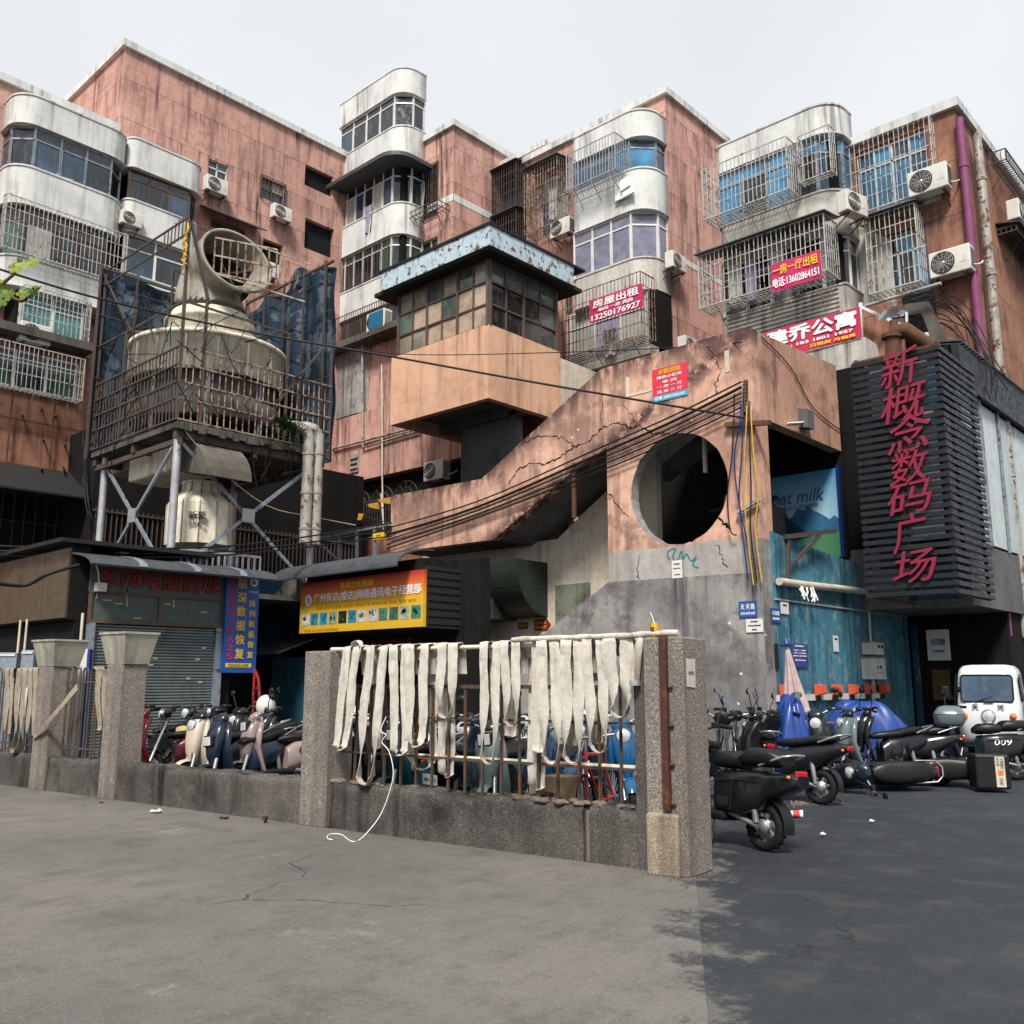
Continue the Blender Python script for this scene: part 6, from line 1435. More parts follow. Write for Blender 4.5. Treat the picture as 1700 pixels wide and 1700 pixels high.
for i in range(13):
    t=i/12; px=55+(129-55)*t; py=1222-(1222-1140)*(t**1.4); s_,z_=onF(px,py,.06); P.append(FP(s_,.06+.05*math.sin(t*3),z_)); W.append((UP*.8-FD*.4*t)*.05)
ribbon(m,P,W); m.build('hose_strip',M['hoseold'],st_)
# pavement outside, litter
fa=FP(sA-8,.0,0); fb=FP(s3+.36,.0,0); fc=FP(s3+.36,.0,0)+ (onZ(1176,1700,0)-FP(s3+.36,0,0))*1.6
sheet('pavement',[((fa-FD*14).x,(fa-FD*14).y),(fb.x,fb.y),(fc.x,fc.y),((fc-FD*60+FN*40).x,(fc-FD*60+FN*40).y),((fa-FD*40+FN*30).x,(fa-FD*40+FN*30).y)],.006,M['pavement'])
# ================================================================== scooters and the three wheeled van
M['tyre']=plain('tyre_rubber',(.012,.012,.013),.75,0,.3); M['alloy']=paint('scooter_alloy',(.30,.31,.32),.35,.7,wear=.3); M['chrome']=plain('chrome_trim',(.62,.63,.64),.15,1.0,.1)
M['seat']=plain('black_vinyl_seat',(.007,.008,.010),.42,0,.3,30,**{'Specular IOR Level':.35}); M['plastic']=plain('black_plastic',(.008,.009,.011),.5,0,.35,20,**{'Specular IOR Level':.3})
def gloss(n,c): return paint(n,c,.24,0,dirt=(.03,.027,.024),wear=.10,bump=.01,**{'Coat Weight':.2,'Specular IOR Level':.4,'Coat Roughness':.1})
CL={k:gloss(k+'_scooter_paint',v) for k,v in dict(black=(.006,.007,.009),navy=(.008,.015,.03),red=(.16,.008,.014),white=(.60,.58,.53),pink=(.24,.185,.18),blue=(.006,.07,.17),cream=(.46,.40,.31),grey=(.10,.13,.14),teal=(.006,.035,.05)).items()}
M['lens']=plain('headlight_lens',(.55,.57,.58),.08,.2,.2); M['taill']=plain('tail_lamp_red',(.45,.01,.01),.2,0,.2); M['amber']=plain('amber_lens',(.65,.17,.02),.2,0,.2); M['mirror']=plain('mirror_glass',(.25,.27,.29),.08,1.0,.1)
def wheel(par,x,name,Rw=.215,rt=.047):
    w_=thing_part(name,par); 
    m=MB(); m.lathe([(Rw-rt+rt*math.cos(a),rt*1.0*math.sin(a)) for a in [2*math.pi*i/14 for i in range(15)]],(x,0,Rw),(0,1,0),32)
    for i in range(40):                                            # tread blocks
        a=2*math.pi*i/40; d=Vector((math.cos(a),0,math.sin(a))); t=Vector((-math.sin(a),0,math.cos(a))); c=Vector((x,0,Rw))+d*(Rw-.002)
        m.obox(c+EY*(.018 if i%2 else -.018),d,t,EY,.004,.010,.012)
    t_=m.build('tyre',M['tyre'],w_,local=True)
    m=MB(); rr_=Rw-rt*1.55; m.lathe([(rr_,-.032),(rr_+.022,-.036),(rr_+.022,.036),(rr_,.032),(rr_-.012,.026),(rr_-.012,-.026),(rr_,-.032)],(x,0,Rw),(0,1,0),32)
    m.lathe([(.001,-.06),(.062,-.055),(.07,-.03),(.07,.03),(.062,.055),(.001,.06)],(x,0,Rw),(0,1,0),20)
    for i in range(7):
        a=2*math.pi*i/7; m.bar((x+.055*math.cos(a),.012,Rw+.055*math.sin(a)),(x+rr_*math.cos(a+.25),.012,Rw+rr_*math.sin(a+.25)),.024)
    m.build('rim',M['alloy'],w_,local=True)
    m=MB(); m.lathe([(.035,.045),(.085,.045),(.085,.048),(.035,.048)],(x,0,Rw),(0,1,0),24); m.build('brake_disc',M['chrome'],w_,local=True)
def thing_part(name,par):
    o=bpy.data.objects.new(name,None); COL.objects.link(o); o.parent=par; o.empty_display_size=.1; WM[o.name]=wmat(par); return o
def scooter(label,A,B=None,seatm=None,style='scooter',light='round',case=None,plate=True,mirrors=2,rackbox=False,word=None,steer=0.0,hz_=None):
    B=B or A; t=thing('scooter',label,'scooter',group='scooters parked in the yard'); L=dict(parent=t,local=True); K=M['plastic']
    Rw=.215 if style!='moped' else .235
    wheel(t,.60,'front_wheel',Rw); wheel(t,-.56,'rear_wheel',Rw)
    m=MB()
    for s in (-1,1):
        m.tube([(.36,s*.062,.86),(.46,s*.066,.60),(.50,s*.07,.50)],.020,8); m.tube([(.49,s*.07,.52),(.585,s*.075,.24),(.60,s*.075,Rw)],.027,8)
    m.tube([(.33,0,.98),(.40,0,.74)],.03,8); m.build('fork',M['alloy'],**L)
    m=MB(); 
    m.grid(lambda u,v:(.60+(Rw+.035-.02*abs(v-.5)**2*4)*math.cos(R(25+125*u)),(v-.5)*.13,Rw+(Rw+.035-.03*abs(v-.5)**2*4)*math.sin(R(25+125*u))),14,6); m.build('front_fender',B if style=='scooter' else K,**L)
    if style=='scooter':
        m=MB(); m.loft([((.27,0,.30),EY,SX,.15,.03,3),((.33,0,.45),EY,SX,.175,.04,3),((.375,0,.62),EY,SX,.185,.045,3),((.35,0,.80),EY,SX,.175,.05,3),((.30,0,.93),EY,SX,.13,.05,3),((.28,0,.97),EY,SX,.09,.04,3)],20); m.build('leg_shield',B,**L)
        m=MB(); m.loft([((.47,0,.44),EY,SX,.055,.05,2.5),((.48,0,.55),EY,SX,.10,.07,2.5),((.46,0,.70),EY,SX,.13,.085,2.5),((.42,0,.86),EY,SX,.135,.09,2.5),((.37,0,.96),EY,SX,.11,.085,2.5),((.34,0,1.0),EY,SX,.07,.06,2.5)],20); m.build('front_cowl',B,**L)
        m=MB(); m.bbox(-.16,.34,-.155,.155,.255,.325,.03); m.build('footboard',K,**L)
        m=MB(); m.loft([((-.08,0,.44),EY,UP,.12,.16,3),((-.2,0,.50),EY,UP,.155,.19,3),((-.42,0,.54),EY,UP,.165,.17,3),((-.62,0,.60),EY,UP,.15,.13,3),((-.80,0,.66),EY,UP,.11,.085,3),((-.93,0,.70),EY,UP,.06,.04,3)],20); m.build('body',A,**L)
    elif style=='boxy':
        m=MB(); m.loft([((.27,0,.28),EY,SX,.17,.035,4),((.36,0,.5),EY,SX,.20,.05,4),((.40,0,.72),EY,SX,.20,.06,4),((.36,0,.92),EY,SX,.16,.07,4),((.33,0,.98),EY,SX,.12,.05,4)],20); m.build('leg_shield',B,**L)
        m=MB(); m.bbox(-.2,.36,-.17,.17,.22,.31,.03); m.build('footboard',K,**L)
        m=MB(); m.loft([((-.04,0,.46),EY,UP,.13,.15,4),((-.08,0,.48),EY,UP,.17,.19,5),((-.40,0,.49),EY,UP,.185,.20,5),((-.60,0,.53),EY,UP,.175,.165,5),((-.66,0,.57),EY,UP,.15,.11,4),((-.92,0,.62),EY,UP,.11,.07,4),((-.97,0,.63),EY,UP,.08,.05,3)],24); bd=m.build('body',A,**L)
        for s in (-1,1):
            m=MB(); m.tube([(-.10,s*.187,.58),(-.40,s*.190,.60),(-.62,s*.18,.60)],.006,5); m.tube([(-.30,s*.190,.32),(-.32,s*.190,.58)],.005,5); m.bbox(-.28,-.14,s*.188-.006,s*.188+.006,.36,.44,.004); m.build('panel_seam',M['tyre'],bd,local=True)
        m=MB(); m.tube([(-.2,-.2,.27),(-.34,-.24,.22),(-.5,-.22,.24)],.022,8); m.bbox(-.62,-.46,-.16,-.09,.18,.30,.03); m.build('motor_cover',K,**L)
        m=MB()
        for s in (-1,1): m.tube([(.44,s*.06,.70),(.45,s*.13,.72),(.42,s*.15,.82),(.40,s*.12,.90),(.41,s*.04,.92)],.014,6)
        m.build('chrome_trim',M['chrome'],**L)
    else:
        m=MB(); m.tube([(.38,0,.80),(.27,0,.52),(.18,0,.36),(-.20,0,.33),(-.36,0,.40),(-.52,0,.62),(-.74,0,.70)],.032,8); m.tube([(.34,0,.70),(.05,0,.60),(-.30,0,.62)],.026,8); m.build('frame_tube',A,**L)
        m=MB(); m.bbox(-.30,.08,-.085,.085,.36,.62,.02); m.build('battery_box',K,**L)
        m=MB(); m.bbox(.02,.28,-.13,.13,.26,.31,.02); m.build('footboard',K,**L)
        m=MB(); m.loft([((-.35,0,.60),EY,UP,.09,.07,2.5),((-.55,0,.64),EY,UP,.11,.06,2.5),((-.8,0,.70),EY,UP,.08,.035,2.5)],14); m.build('tail_cover',A,**L)
    sz=0.0 if style!='moped' else -.02
    if style=='boxy':
        m=MB(); m.loft([((.0,0,.745),EY,UP,.10,.045,3),((-.08,0,.765),EY,UP,.165,.08,3.2),((-.26,0,.77),EY,UP,.18,.085,3.2),((-.36,0,.765),EY,UP,.17,.06,3)],18); m.loft([((-.385,0,.785),EY,UP,.15,.06,3),((-.45,0,.81),EY,UP,.18,.085,3.2),((-.72,0,.815),EY,UP,.17,.085,3.2),((-.80,0,.80),EY,UP,.11,.045,3)],18); m.build('seat',M['seat'],**L)
    else:
        m=MB(); m.loft([((.03,0,.70+sz),EY,UP,.05,.03,2.5),((-.03,0,.715+sz),EY,UP,.10,.05,2.6),((-.18,0,.725+sz),EY,UP,.135,.055,2.8),((-.34,0,.735+sz),EY,UP,.15,.058,2.8),((-.42,0,.755+sz),EY,UP,.145,.06,2.8),((-.58,0,.78+sz),EY,UP,.135,.06,2.8),((-.74,0,.795+sz),EY,UP,.10,.045,2.8),((-.79,0,.80+sz),EY,UP,.05,.025,2.5)],18); m.build('seat',seatm or M['seat'],**L)
    m=MB(); cz_=1.03; hb=[(.22,-.36,cz_+.04),(.27,-.25,cz_+.05),(.32,-.10,cz_+.0),(.335,0,cz_-.03),(.32,.10,cz_),(.27,.25,cz_+.05),(.22,.36,cz_+.04)]
    m.tube(smooth([Vector(p) for p in hb],4),.013,8); hbo=m.build('handlebar',M['alloy'] if style!='boxy' else K,**L)
    for s in (-1,1):
        m=MB(); m.tube([(.215,s*.37,cz_+.04),(.255,s*.27,cz_+.05)],.021,10); m.build('grip',M['tyre'],hbo,local=True)
        m=MB(); m.tube([(.285,s*.21,cz_+.05),(.31,s*.26,cz_+.045),(.29,s*.36,cz_+.03)],.008,6); m.bbox(.25,.31,s*.20-.03,s*.20+.03,cz_+.02,cz_+.08,.01); m.build('brake_lever',K,hbo,local=True)
    m=MB(); m.loft([((.36,0,.94),EY,SX,.08,.05,2.5),((.36,0,1.0),EY,SX,.12,.07,2.5),((.33,0,1.06),EY,SX,.10,.06,2.5),((.31,0,1.09),EY,SX,.05,.03,2.5)],16); m.build('dash_pod',K if style!='scooter' else A,**L)
    hx=.43 if style!='scooter' else .47; hz=hz_ or (.99 if style!='scooter' else .90)
    if hz_: hx=.535
    if light=='round':
        m=MB(); m.lathe([(.001,-.07),(.05,-.06),(.078,-.01),(.085,.03),(.076,.04)],(hx,0,hz),(1,0,.1),24); ho=m.build('headlight',M['chrome'],**L); m=MB(); m.lathe([(.076,.036),(.05,.052),(.001,.06)],(hx,0,hz),(1,0,.1),24); m.build('lens',M['lens'],ho,local=True)
    else:
        m=MB(); m.bbox(hx-.05,hx+.05,-.085,.085,hz-.075,hz+.075,.025); ho=m.build('headlight',M['chrome'] if style=='boxy' else K,**L); m=MB(); m.bbox(hx+.045,hx+.058,-.065,.065,hz-.055,hz+.055,.012); m.build('lens',M['lens'],ho,local=True)
    for s in ((-1,1) if mirrors==2 else (1,) if mirrors else ()):
        m=MB(); m.tube([(.27,s*.22,cz_+.06),(.28,s*.25,cz_+.16),(.27,s*.31,cz_+.27)],.007,6); mo=m.build('mirror',K,**L); m=MB(); m.ball((.275,s*.32,cz_+.31),.018,.062,.045,14,8); m.build('mirror_shell',K,mo,local=True); m=MB(); m.lathe([(.001,0),(.045,0)],(.256,s*.32,cz_+.31),(-1,0,.1),16,smooth=False); m.build('mirror_glass',M['mirror'],mo,local=True)
    m=MB()
    for s in (-1,1): m.tube([(-.20,s*.09,.30),(-.56,s*.11,Rw)],.024,8); m.tube([(-.55,s*.12,Rw+.03),(-.50,s*.12,.52)],[.026,.034],8)
    m.build('swing_arm',M['alloy'],**L)
    m=MB(); m.grid(lambda u,v:(-.56+(Rw+.05)*math.cos(R(55+135*u)),(v-.5)*.14,Rw+(Rw+.05)*math.sin(R(55+135*u))),12,4); m.build('rear_fender',K,**L)
    m=MB(); m.bbox(-.965,-.93,-.07,.07,.66,.72,.012) if style!='moped' else m.bbox(-.86,-.83,-.05,.05,.64,.69,.01); m.build('tail_light',M['taill'],**L)
    for s in (-1,1): m=MB(); m.ball((-.90,s*.11,.66),.02,.02,.018,10,6); m.build('indicator',M['amber'],**L)
    if plate:
        px_=-.90 if style!='moped' else -.86; m=MB(); m.obox((px_,0,.49),(.97,0,.25),EY,(-.25,0,.97),.004,.085,.055); po_=m.build('licence_plate',M['wht'],**L)
        text('lettering',plate if isinstance(plate,str) else '粤A 009',M['blk'],po_,(px_-.008,0,.49),(0,-1,0),(-.25,0,.97),.04,.13,extrude=.002,local=True)
    m=MB(); m.tube([(-.60,-.15,.74),(-.85,-.14,.83),(-.93,-.06,.85),(-.93,.06,.85),(-.85,.14,.83),(-.60,.15,.74)],.013,8); m.build('grab_rail',M['alloy'],**L)
    m=MB(); m.tube([(-.05,.12,.26),(-.12,.22,.04),(-.13,.24,.01)],.012,6); m.build('side_stand',K,**L)
    m=MB(); 
    for s in (-1,1): m.tube([(.30,s*.03,1.0),(.40,s*.05,.90),(.42,s*.05,.75)],.007,5); 
    m.tube([(.28,.2,1.07),(.42,.12,1.0),(.46,.06,.85),(.57,.07,.4)],.006,5); m.build('brake_cable',M['wire'],**L)
    if word:
        text('lettering',word,M['wht'] if A!=CL['pink'] else M['blk'],t,(-.35,-.172 if style!='boxy' else -.184,.56),SX,UP,.09,.26,extrude=.004,local=True,shear=.2); text('lettering',word,M['wht'] if A!=CL['pink'] else M['blk'],t,(-.35,.172 if style!='boxy' else .184,.56),-SX,UP,.09,.26,extrude=.004,local=True,shear=.2)
    if case:
        m=MB(); m.loft([((-.78,0,.86),EY,SX,.17,.17,4),((-.78,0,.90),EY,SX,.205,.20,4),((-.78,0,1.0),EY,SX,.215,.21,4)],24); co=m.build('top_case',case,**L); m=MB(); m.loft([((-.78,0,1.006),EY,SX,.222,.215,4),((-.78,0,1.05),EY,SX,.21,.20,4),((-.78,0,1.12),EY,SX,.15,.15,3.5),((-.78,0,1.14),EY,SX,.09,.09,3)],24); m.build('case_lid',case,co,local=True)
    if rackbox:
        m=MB(); m.bbox(-1.02,-.58,-.23,.23,.86,1.30,.03); bo=m.build('delivery_box',K,**L); m=MB(); m.box(-.95,-.83,-.20,.20,1.3005,1.304); m.build('sticker',plain('cream_sticker',(.50,.47,.36),.6),bo,local=True)
        m=MB(); m.box(-.925,-.86,-.02,.05,1.3045,1.306); m.build('sticker_badge',M['amber'],bo,local=True)
        text('lettering','文明骑行',M['blk'],bo,(-.915,-.11,1.3045),(0,1,0),(-1,0,0),.045,.15,extrude=.002,local=True); text('lettering','安全第一',M['blk'],bo,(-.865,-.11,1.3045),(0,1,0),(-1,0,0),.035,.15,extrude=.002,local=True); text('lettering','回家',M['blk'],bo,(-.89,.13,1.3045),(0,1,0),(-1,0,0),.045,.09,extrude=.002,local=True)
    return t
_sc={}
def put(o,px,t_,ang,lean=6,label=None,at_y=None):
    if at_y: p=onZ(px,at_y,0)
    else: p=atT(px,1200,t_); p.z=0
    o.location=p; o.rotation_euler=(R(lean),0,R(YAW+ang)); 
    if label: o['label']=label
    return o
def park(key,px,t_,ang,label,lean=6,at_y=None,**k):
    if key not in _sc: _sc[key]=scooter(label,**k); o=_sc[key]
    else: o=copy_tree(_sc[key])
    return put(o,px,t_,ang,lean,label,at_y)
# ---- left yard
park('red',283,13.9,212,'dark red scooter with a round headlight beside the planter pillar',mirrors=0,A=CL['red'],B=CL['red'],light='round')
park('blackm',318,15.0,205,'black moped with a tan cloth on its frame behind the red scooter',mirrors=0,A=CL['black'],style='moped')
park('blackm',262,15.6,230,'black moped with raised handlebar near the roller shutter')
park('white',374,13.4,236,'cream fronted scooter left of the big black scooter',mirrors=0,A=CL['black'],B=CL['cream'],light='round')
park('navysq',410,12.7,238,'dark navy scooter with a square headlight in the open gap',mirrors=0,A=CL['navy'],B=CL['navy'],light='square',hz_=.74)
park('pink',468,13.1,222,'pale pink scooter with a square headlight and black digits',mirrors=1,A=CL['pink'],B=CL['pink'],light='square',word='009')
park('casew',488,14.4,200,'black scooter carrying a white top case by the wide pillar',A=CL['black'],B=CL['navy'],case=CL['white'])
park('blackm',352,15.6,235,'black moped deep in the yard behind the cream fronted scooter')
park('blackm',395,15.7,215,'black moped right behind the big square lamp scooter')
park('black',436,15.2,228,'black scooter below the blue vertical sign',A=CL['black'],light='round')
# ---- behind the hoses
park('black',630,11.0,245,'black scooter behind the leftmost hose loops')
park('tealr',700,11.2,238,'dark teal scooter behind the hose with the cord',A=CL['teal'],B=CL['teal'],light='square')
park('navysq',768,10.9,68,'navy scooter with its tail towards the fence gap')
park('greyfr',846,10.4,250,'dark grey scooter behind the first loops of the right bundle',A=CL['black'],B=CL['grey'],light='square')
park('bluef',928,9.7,252,'bright blue scooter with chrome headlight behind the hoses',A=CL['blue'],B=CL['blue'],light='round',style='scooter')
park('bluef',1042,11.2,268,'bright blue scooter half hidden by the corner pillar')
park('blackm',662,13.0,230,'black moped in the second row behind the left hoses')
park('blackm',735,13.2,250,'black moped in the second row at the fence gap')
park('black',810,12.8,240,'black scooter in the second row behind the middle hoses')
park('blackm',890,12.6,262,'black moped in the second row behind the longest hose')
park('casew',985,12.4,255,'black scooter with white top case in the second row')
# ---- right of the pillar
park('boxy',1194,0,124,'black boxy scooter with a double seat beside the corner pillar',lean=5,at_y=1399,A=CL['black'],B=CL['black'],style='boxy',light='square',plate=False)
park('blackm',1172,12.4,60,'black moped with a raised mirror right behind the corner pillar')
park('mopedp',1226,13.4,100,'black moped showing its licence plate in front of the grey wall',A=CL['black'],style='moped',plate='1820')
park('boxy',1262,10.9,150,'black boxy scooter with a backrest at the edge of the grey wall',at_y=1352) if False else None
park('black',1268,13.6,68,'black scooter nosed up against the grey wall corner')
park('blackb',1288,12.3,135,'black scooter with thick round seat before the blue cover',A=CL['black'],B=CL['black'],light='round',plate=False)
park('blackr',1372,14.2,245,'black scooter with round lamp and one tall mirror by the blue wall',A=CL['black'],B=CL['black'],light='round',mirrors=1)
park('greysh',1452,13.9,188,'black scooter with dark grey leg shield standing behind the fallen ones',A=CL['black'],B=CL['grey'],light='round',word='RAPID' if False else None)
park('casegrey',1482,14.2,160,'black scooter with a grey top case in front of the van',A=CL['black'],B=CL['black'],case=CL['grey'],plate='029882')
park('mopw',1618,14.8,176,'black moped with pale digits on its frame in front of the van',A=CL['black'],style='boxy',light='round',word='009',plate=False)
o=park('fall',1408,0,196,'black scooter lying on its side on the asphalt',A=CL['navy'],B=CL['black'],light='round'); p=onZ(1410,1306,0); o.location=(p.x,p.y,.16); o.rotation_euler=(R(-82),0,R(YAW+190))
o=park('fallbox',1540,0,20,'fallen black delivery scooter with a cream sticker on its box',A=CL['black'],B=CL['black'],rackbox=True,plate=False); p=onZ(1515,1298,0); o.location=(p.x,p.y,.235); o.rotation_euler=(R(-88),0,R(YAW+168))
# helmet on a handlebar
hl=thing('helmet','white helmet hung on a scooter handlebar below the blue sign','helmet',atT(441,1172,13.0)); c=atT(441,1172,13.0)
m=MB(); m.ball(c,.13,.13,.15,20,14); m.build('shell',CL['white'],hl); m=MB(); m.ball(c+RT*.08+UP*.12-FW*.02,.055,.05,.055,12,8); m.build('ear_pad',M['plastic'],hl)
m=MB(); m.ball(c-FW*.06-UP*.02+RT*.06,.04,.085,.05,12,8); m.build('vent',M['plastic'],hl)
# cloth on a moped
m=MB(); c=atT(322,1208,14.7); m.grid(lambda u,v:c+RT*((u-.5)*.5)+FW*((v-.5)*.22)+UP*(.05*math.sin(u*6)+.03*math.sin(v*7+u*4)-.12*(abs(v-.5)*2)**2),14,8); tag(m.build('tan_cloth',plain('tan_cloth',(.42,.30,.14),.9,0,.3,6)),'tan cloth thrown over the black moped','cloth')
# ---- van
vn=thing('three_wheeled_van','small white three wheeled van with a single round headlight','van')
CW=gloss('white_van_paint',(.62,.64,.65)); L=dict(parent=vn,local=True)
def sect(z,x0,x1,hw_): return (((x0+x1)/2,0,z),EY,SX,hw_,(x1-x0)/2,6)
m=MB(); m.loft([sect(.30,-1.4,.28,.47),sect(.42,-1.45,.46,.53),sect(.80,-1.45,.52,.56),sect(1.04,-1.45,.52,.56),sect(1.10,-1.45,.505,.555),sect(1.62,-1.45,.36,.51),sect(1.72,-1.42,.28,.48),sect(1.78,-1.3,.15,.42),sect(1.80,-1.0,-.1,.30)],40); m.build('cab',CW,**L)
def onfront(y,z): xf=.505+(.36-.505)*(z-1.10)/.52 if z>1.1 else .52; return (xf+.006+.0-.10*max(0,abs(y)-.36)**2*10,y,z)
def rr_poly(y0,y1,z0,z1,r=.06,n=5):
    P=[]
    for (cy_,cz_,a0) in ((y1-r,z1-r,0),(y0+r,z1-r,90),(y0+r,z0+r,180),(y1-r,z0+r,270)):
        for i in range(n+1): a=R(a0+90*i/n); P.append((cy_+r*math.cos(a),cz_+r*math.sin(a)))
    return P
P=rr_poly(-.43,.43,1.12,1.60); m=MB(); m.add([onfront(y,z) for y,z in P],[tuple(range(len(P)))]); ws=m.build('windscreen',M['pane_blue'],**L)
m=MB(); m.tube([onfront(y,z) for y,z in P+[P[0]]],.016,6); m.build('seal',M['tyre'],ws,local=True)
for s in (-1,1):
    m=MB(); P2=[(-.35,1.12),(.30,1.12),(.20,1.55),(-.35,1.58)]; m.add([(x,s*(.563-.045*(z-1.1)/.52*1.0),z) for x,z in P2],[(0,1,2,3)]); m.build('side_window',M['pane_dark'],**L)
    m=MB(); m.tube([(.34,s*.566,.42),(.34,s*.568,1.05),(.22,s*.525,1.6),(-.42,s*.525,1.62),(-.42,s*.568,1.05),(-.42,s*.566,.42)],.006,5); m.build('door_seam',M['tyre'],**L)
    m=MB(); m.bbox(-.36,-.24,s*.565-.012,s*.565+.018,.98,1.01,.006); m.build('door_handle',M['plastic'],**L)
    m=MB(); m.lathe([(.06,0),(.055,.03),(.001,.045)],(.508,s*.40,.86),(1,0,0),18); m.build('indicator',M['amber'],**L)
    m=MB(); m.tube([(.36,s*.54,1.15),(.42,s*.66,1.22)],.010,6); m.bbox(.38,.42,s*.70-.06,s*.70+.06,1.18,1.40,.02); m.build('wing_mirror',M['plastic'],**L)
m=MB(); m.lathe([(.115,-.02),(.125,.03),(.10,.045)],(.512,0,.86),(1,0,0),28); ho=m.build('headlight',M['chrome'],**L); m=MB(); m.lathe([(.102,.04),(.06,.06),(.001,.07)],(.512,0,.86),(1,0,0),24); m.build('lens',M['lens'],ho,local=True)
text('lettering','天',M['blk'],vn,(.530,-.21,1.02),EY,UP,.105,.11,extrude=.004,local=True,bold=.01); text('lettering','河',M['blk'],vn,(.530,.21,1.02),EY,UP,.105,.11,extrude=.004,local=True,bold=.01)
m=MB(); m.tube([(.535,-.2,1.115),(.47,.1,1.22)],.008,5); m.bbox(.52,.545,-.06,.1,1.10,1.125,.005); m.build('wiper',M['plastic'],**L)
m=MB(); m.bbox(.44,.58,-.45,.45,.34,.44,.03); m.build('bumper',M['plastic'],**L)
m=MB(); m.grid(lambda u,v:(.50+.27*math.cos(R(10+160*u)),(v-.5)*.24,.27+.27*math.sin(R(10+160*u))),14,4); m.build('front_fender',CW,**L)
wheel(vn,.50,'front_wheel',.23,.05)
for s in (-1,1):
    m=MB(); m.lathe([(.19+.05*math.cos(a),.06*math.sin(a)) for a in [2*math.pi*i/12 for i in range(13)]],(-1.0,s*.46,.24),(0,1,0),28); m.lathe([(.001,.03*s),(.15,.03*s)],(-1.0,s*.46,.24),(0,1,0),20); m.build('rear_wheel',M['tyre'],**L)
p=onZ(1652,1266,0); vn.location=p; vn.rotation_euler=(0,0,R(YAW+239))
# ---- blue covers, closed umbrella
M['cover']=plain('blue_cover_sheet',(.006,.045,.24),.32,0,.35,4)
def cover(px,t_,L_,W_,H_,ang,label,seed):
    rnd=random.Random(seed); ph=[rnd.uniform(0,6) for _ in range(9)]; p=atT(px,1200,t_); p.z=0
    m=MB(); d=Vector((math.cos(R(YAW+ang)),math.sin(R(YAW+ang)),0)); n=Vector((-d.y,d.x,0))
    def f(u,v):
        a=2*math.pi*u; r=v**.75; prof=(1-v**2.2)
        x=L_*.5*r*math.cos(a)*(1+.10*v*math.sin(a*5+ph[0])+.05*v*math.sin(a*11+ph[1])); y=W_*.5*r*math.sin(a)*(1+.12*v*math.sin(a*6+ph[2])+.06*v*math.sin(a*13+ph[3]))
        z=H_*prof*(1-.18*abs(math.cos(a))*v)+.05*math.sin(x*7+ph[4])*math.sin(y*9+ph[5])+.30*max(0,x/L_)*(1-v)+.10*math.exp(-((x-.25*L_)**2+y*y)*22)-.10*math.exp(-(x*x)*14)+.025*math.sin(a*9+v*6+ph[7])*v*4*(1-v)
        return p+d*x+n*y+UP*max(.02,z+.16*v*(.5+.5*math.sin(a*4+ph[6])))
    m.grid(f,72,18); o=m.build('scooter_cover',M['cover']); return tag(o,label,'cover')
cover(1314,13.9,.85,.7,1.34,80,'tall narrow blue cover below the closed umbrella',1)
cover(1437,15.6,1.75,.9,1.22,170,'wide shiny blue cover draped over a scooter by the blue wall',2)
um=thing('umbrella','closed pinkish umbrella with a blue tip leaning over the blue cover','umbrella',atT(1325,1240,15.2)); tp=atT(1306,1070,15.2); lo=atT(1327,1190,15.0); ax=(lo-tp).normalized(); u,v=orient(ax); Lh=(lo-tp).length
m=MB()
def fu(s,q):
    a=2*math.pi*s; r=(.03+.125*q**1.1)*(1+.30*math.sin(a*7)*q); L_=Lh*(q*.72+.14*q*max(0,math.cos(a-.6))+.2*q*max(0,math.cos(a-2.2)))
    return tp+ax*L_+(u*math.cos(a)+v*math.sin(a))*r
m.grid(fu,64,14); m.build('canopy',plain('faded_pink_cloth',(.40,.30,.30),.85,0,.25,5),um)
m=MB(); m.cyl(tp-ax*.03,lo+ax*.5,.018,n=8); m.build('pole',M['alloy'],um); m=MB(); m.cyl(tp-ax*.10,tp+ax*.02,.03,.05,10); m.cyl(tp-ax*.0,tp+ax*.02,.11,n=12); m.build('tip',M['cover'],um)
m=MB(); m.grid(lambda s,q:tp+ax*(Lh*.68+.5*q)+(u*math.cos(2*math.pi*s)+v*math.sin(2*math.pi*s))*(.10-.05*q)*(1+.2*math.sin(s*50)),40,5); m.build('lining',M['plastic'],um)
# cardboard and a bicycle behind the hoses
bx=thing('cardboard_box','cardboard box with printed lettering standing behind the fence bars','box',FP(S(860,1300),-.55,0)); c=S(858,1300); m=MB(); fbox(m,c-.22,c+.2,-.75,-.5,.0,.62,.004); m.build('box_body',plain('cardboard',(.36,.26,.15),.85,0,.15,4),bx)
text('lettering','易碎物品',M['blk'],bx,FP(c,-.495,.45),FD,UP,.07,.28,extrude=.002)
by=thing('bicycle','red framed bicycle standing behind the last hose loops','bicycle'); L=dict(parent=by,local=True)
for x in (-.5,.52):
    m=MB(); m.lathe([(.30+.018*math.cos(a),.018*math.sin(a)) for a in [2*math.pi*i/8 for i in range(9)]],(x,0,.32),(0,1,0),36); w_=m.build('wheel',M['tyre'],**L); m=MB()
    for i in range(20): a=2*math.pi*i/20; m.bar((x,0,.32),(x+.29*math.cos(a),0,.32+.29*math.sin(a)),.004)
    m.build('spokes',M['alloy'],w_,local=True)
m=MB(); rd=gloss('red_bicycle_paint',(.45,.02,.02))
for a,b in (((.38,0,.80),(-.12,0,.78)),((.40,0,.74),(.0,0,.33)),((0,0,.33),(-.16,0,.86)),((0,0,.33),(-.5,0,.32)),((-.14,0,.78),(-.5,0,.32)),((.37,0,.84),(.52,0,.32))): m.tube([a,b],.017,8)
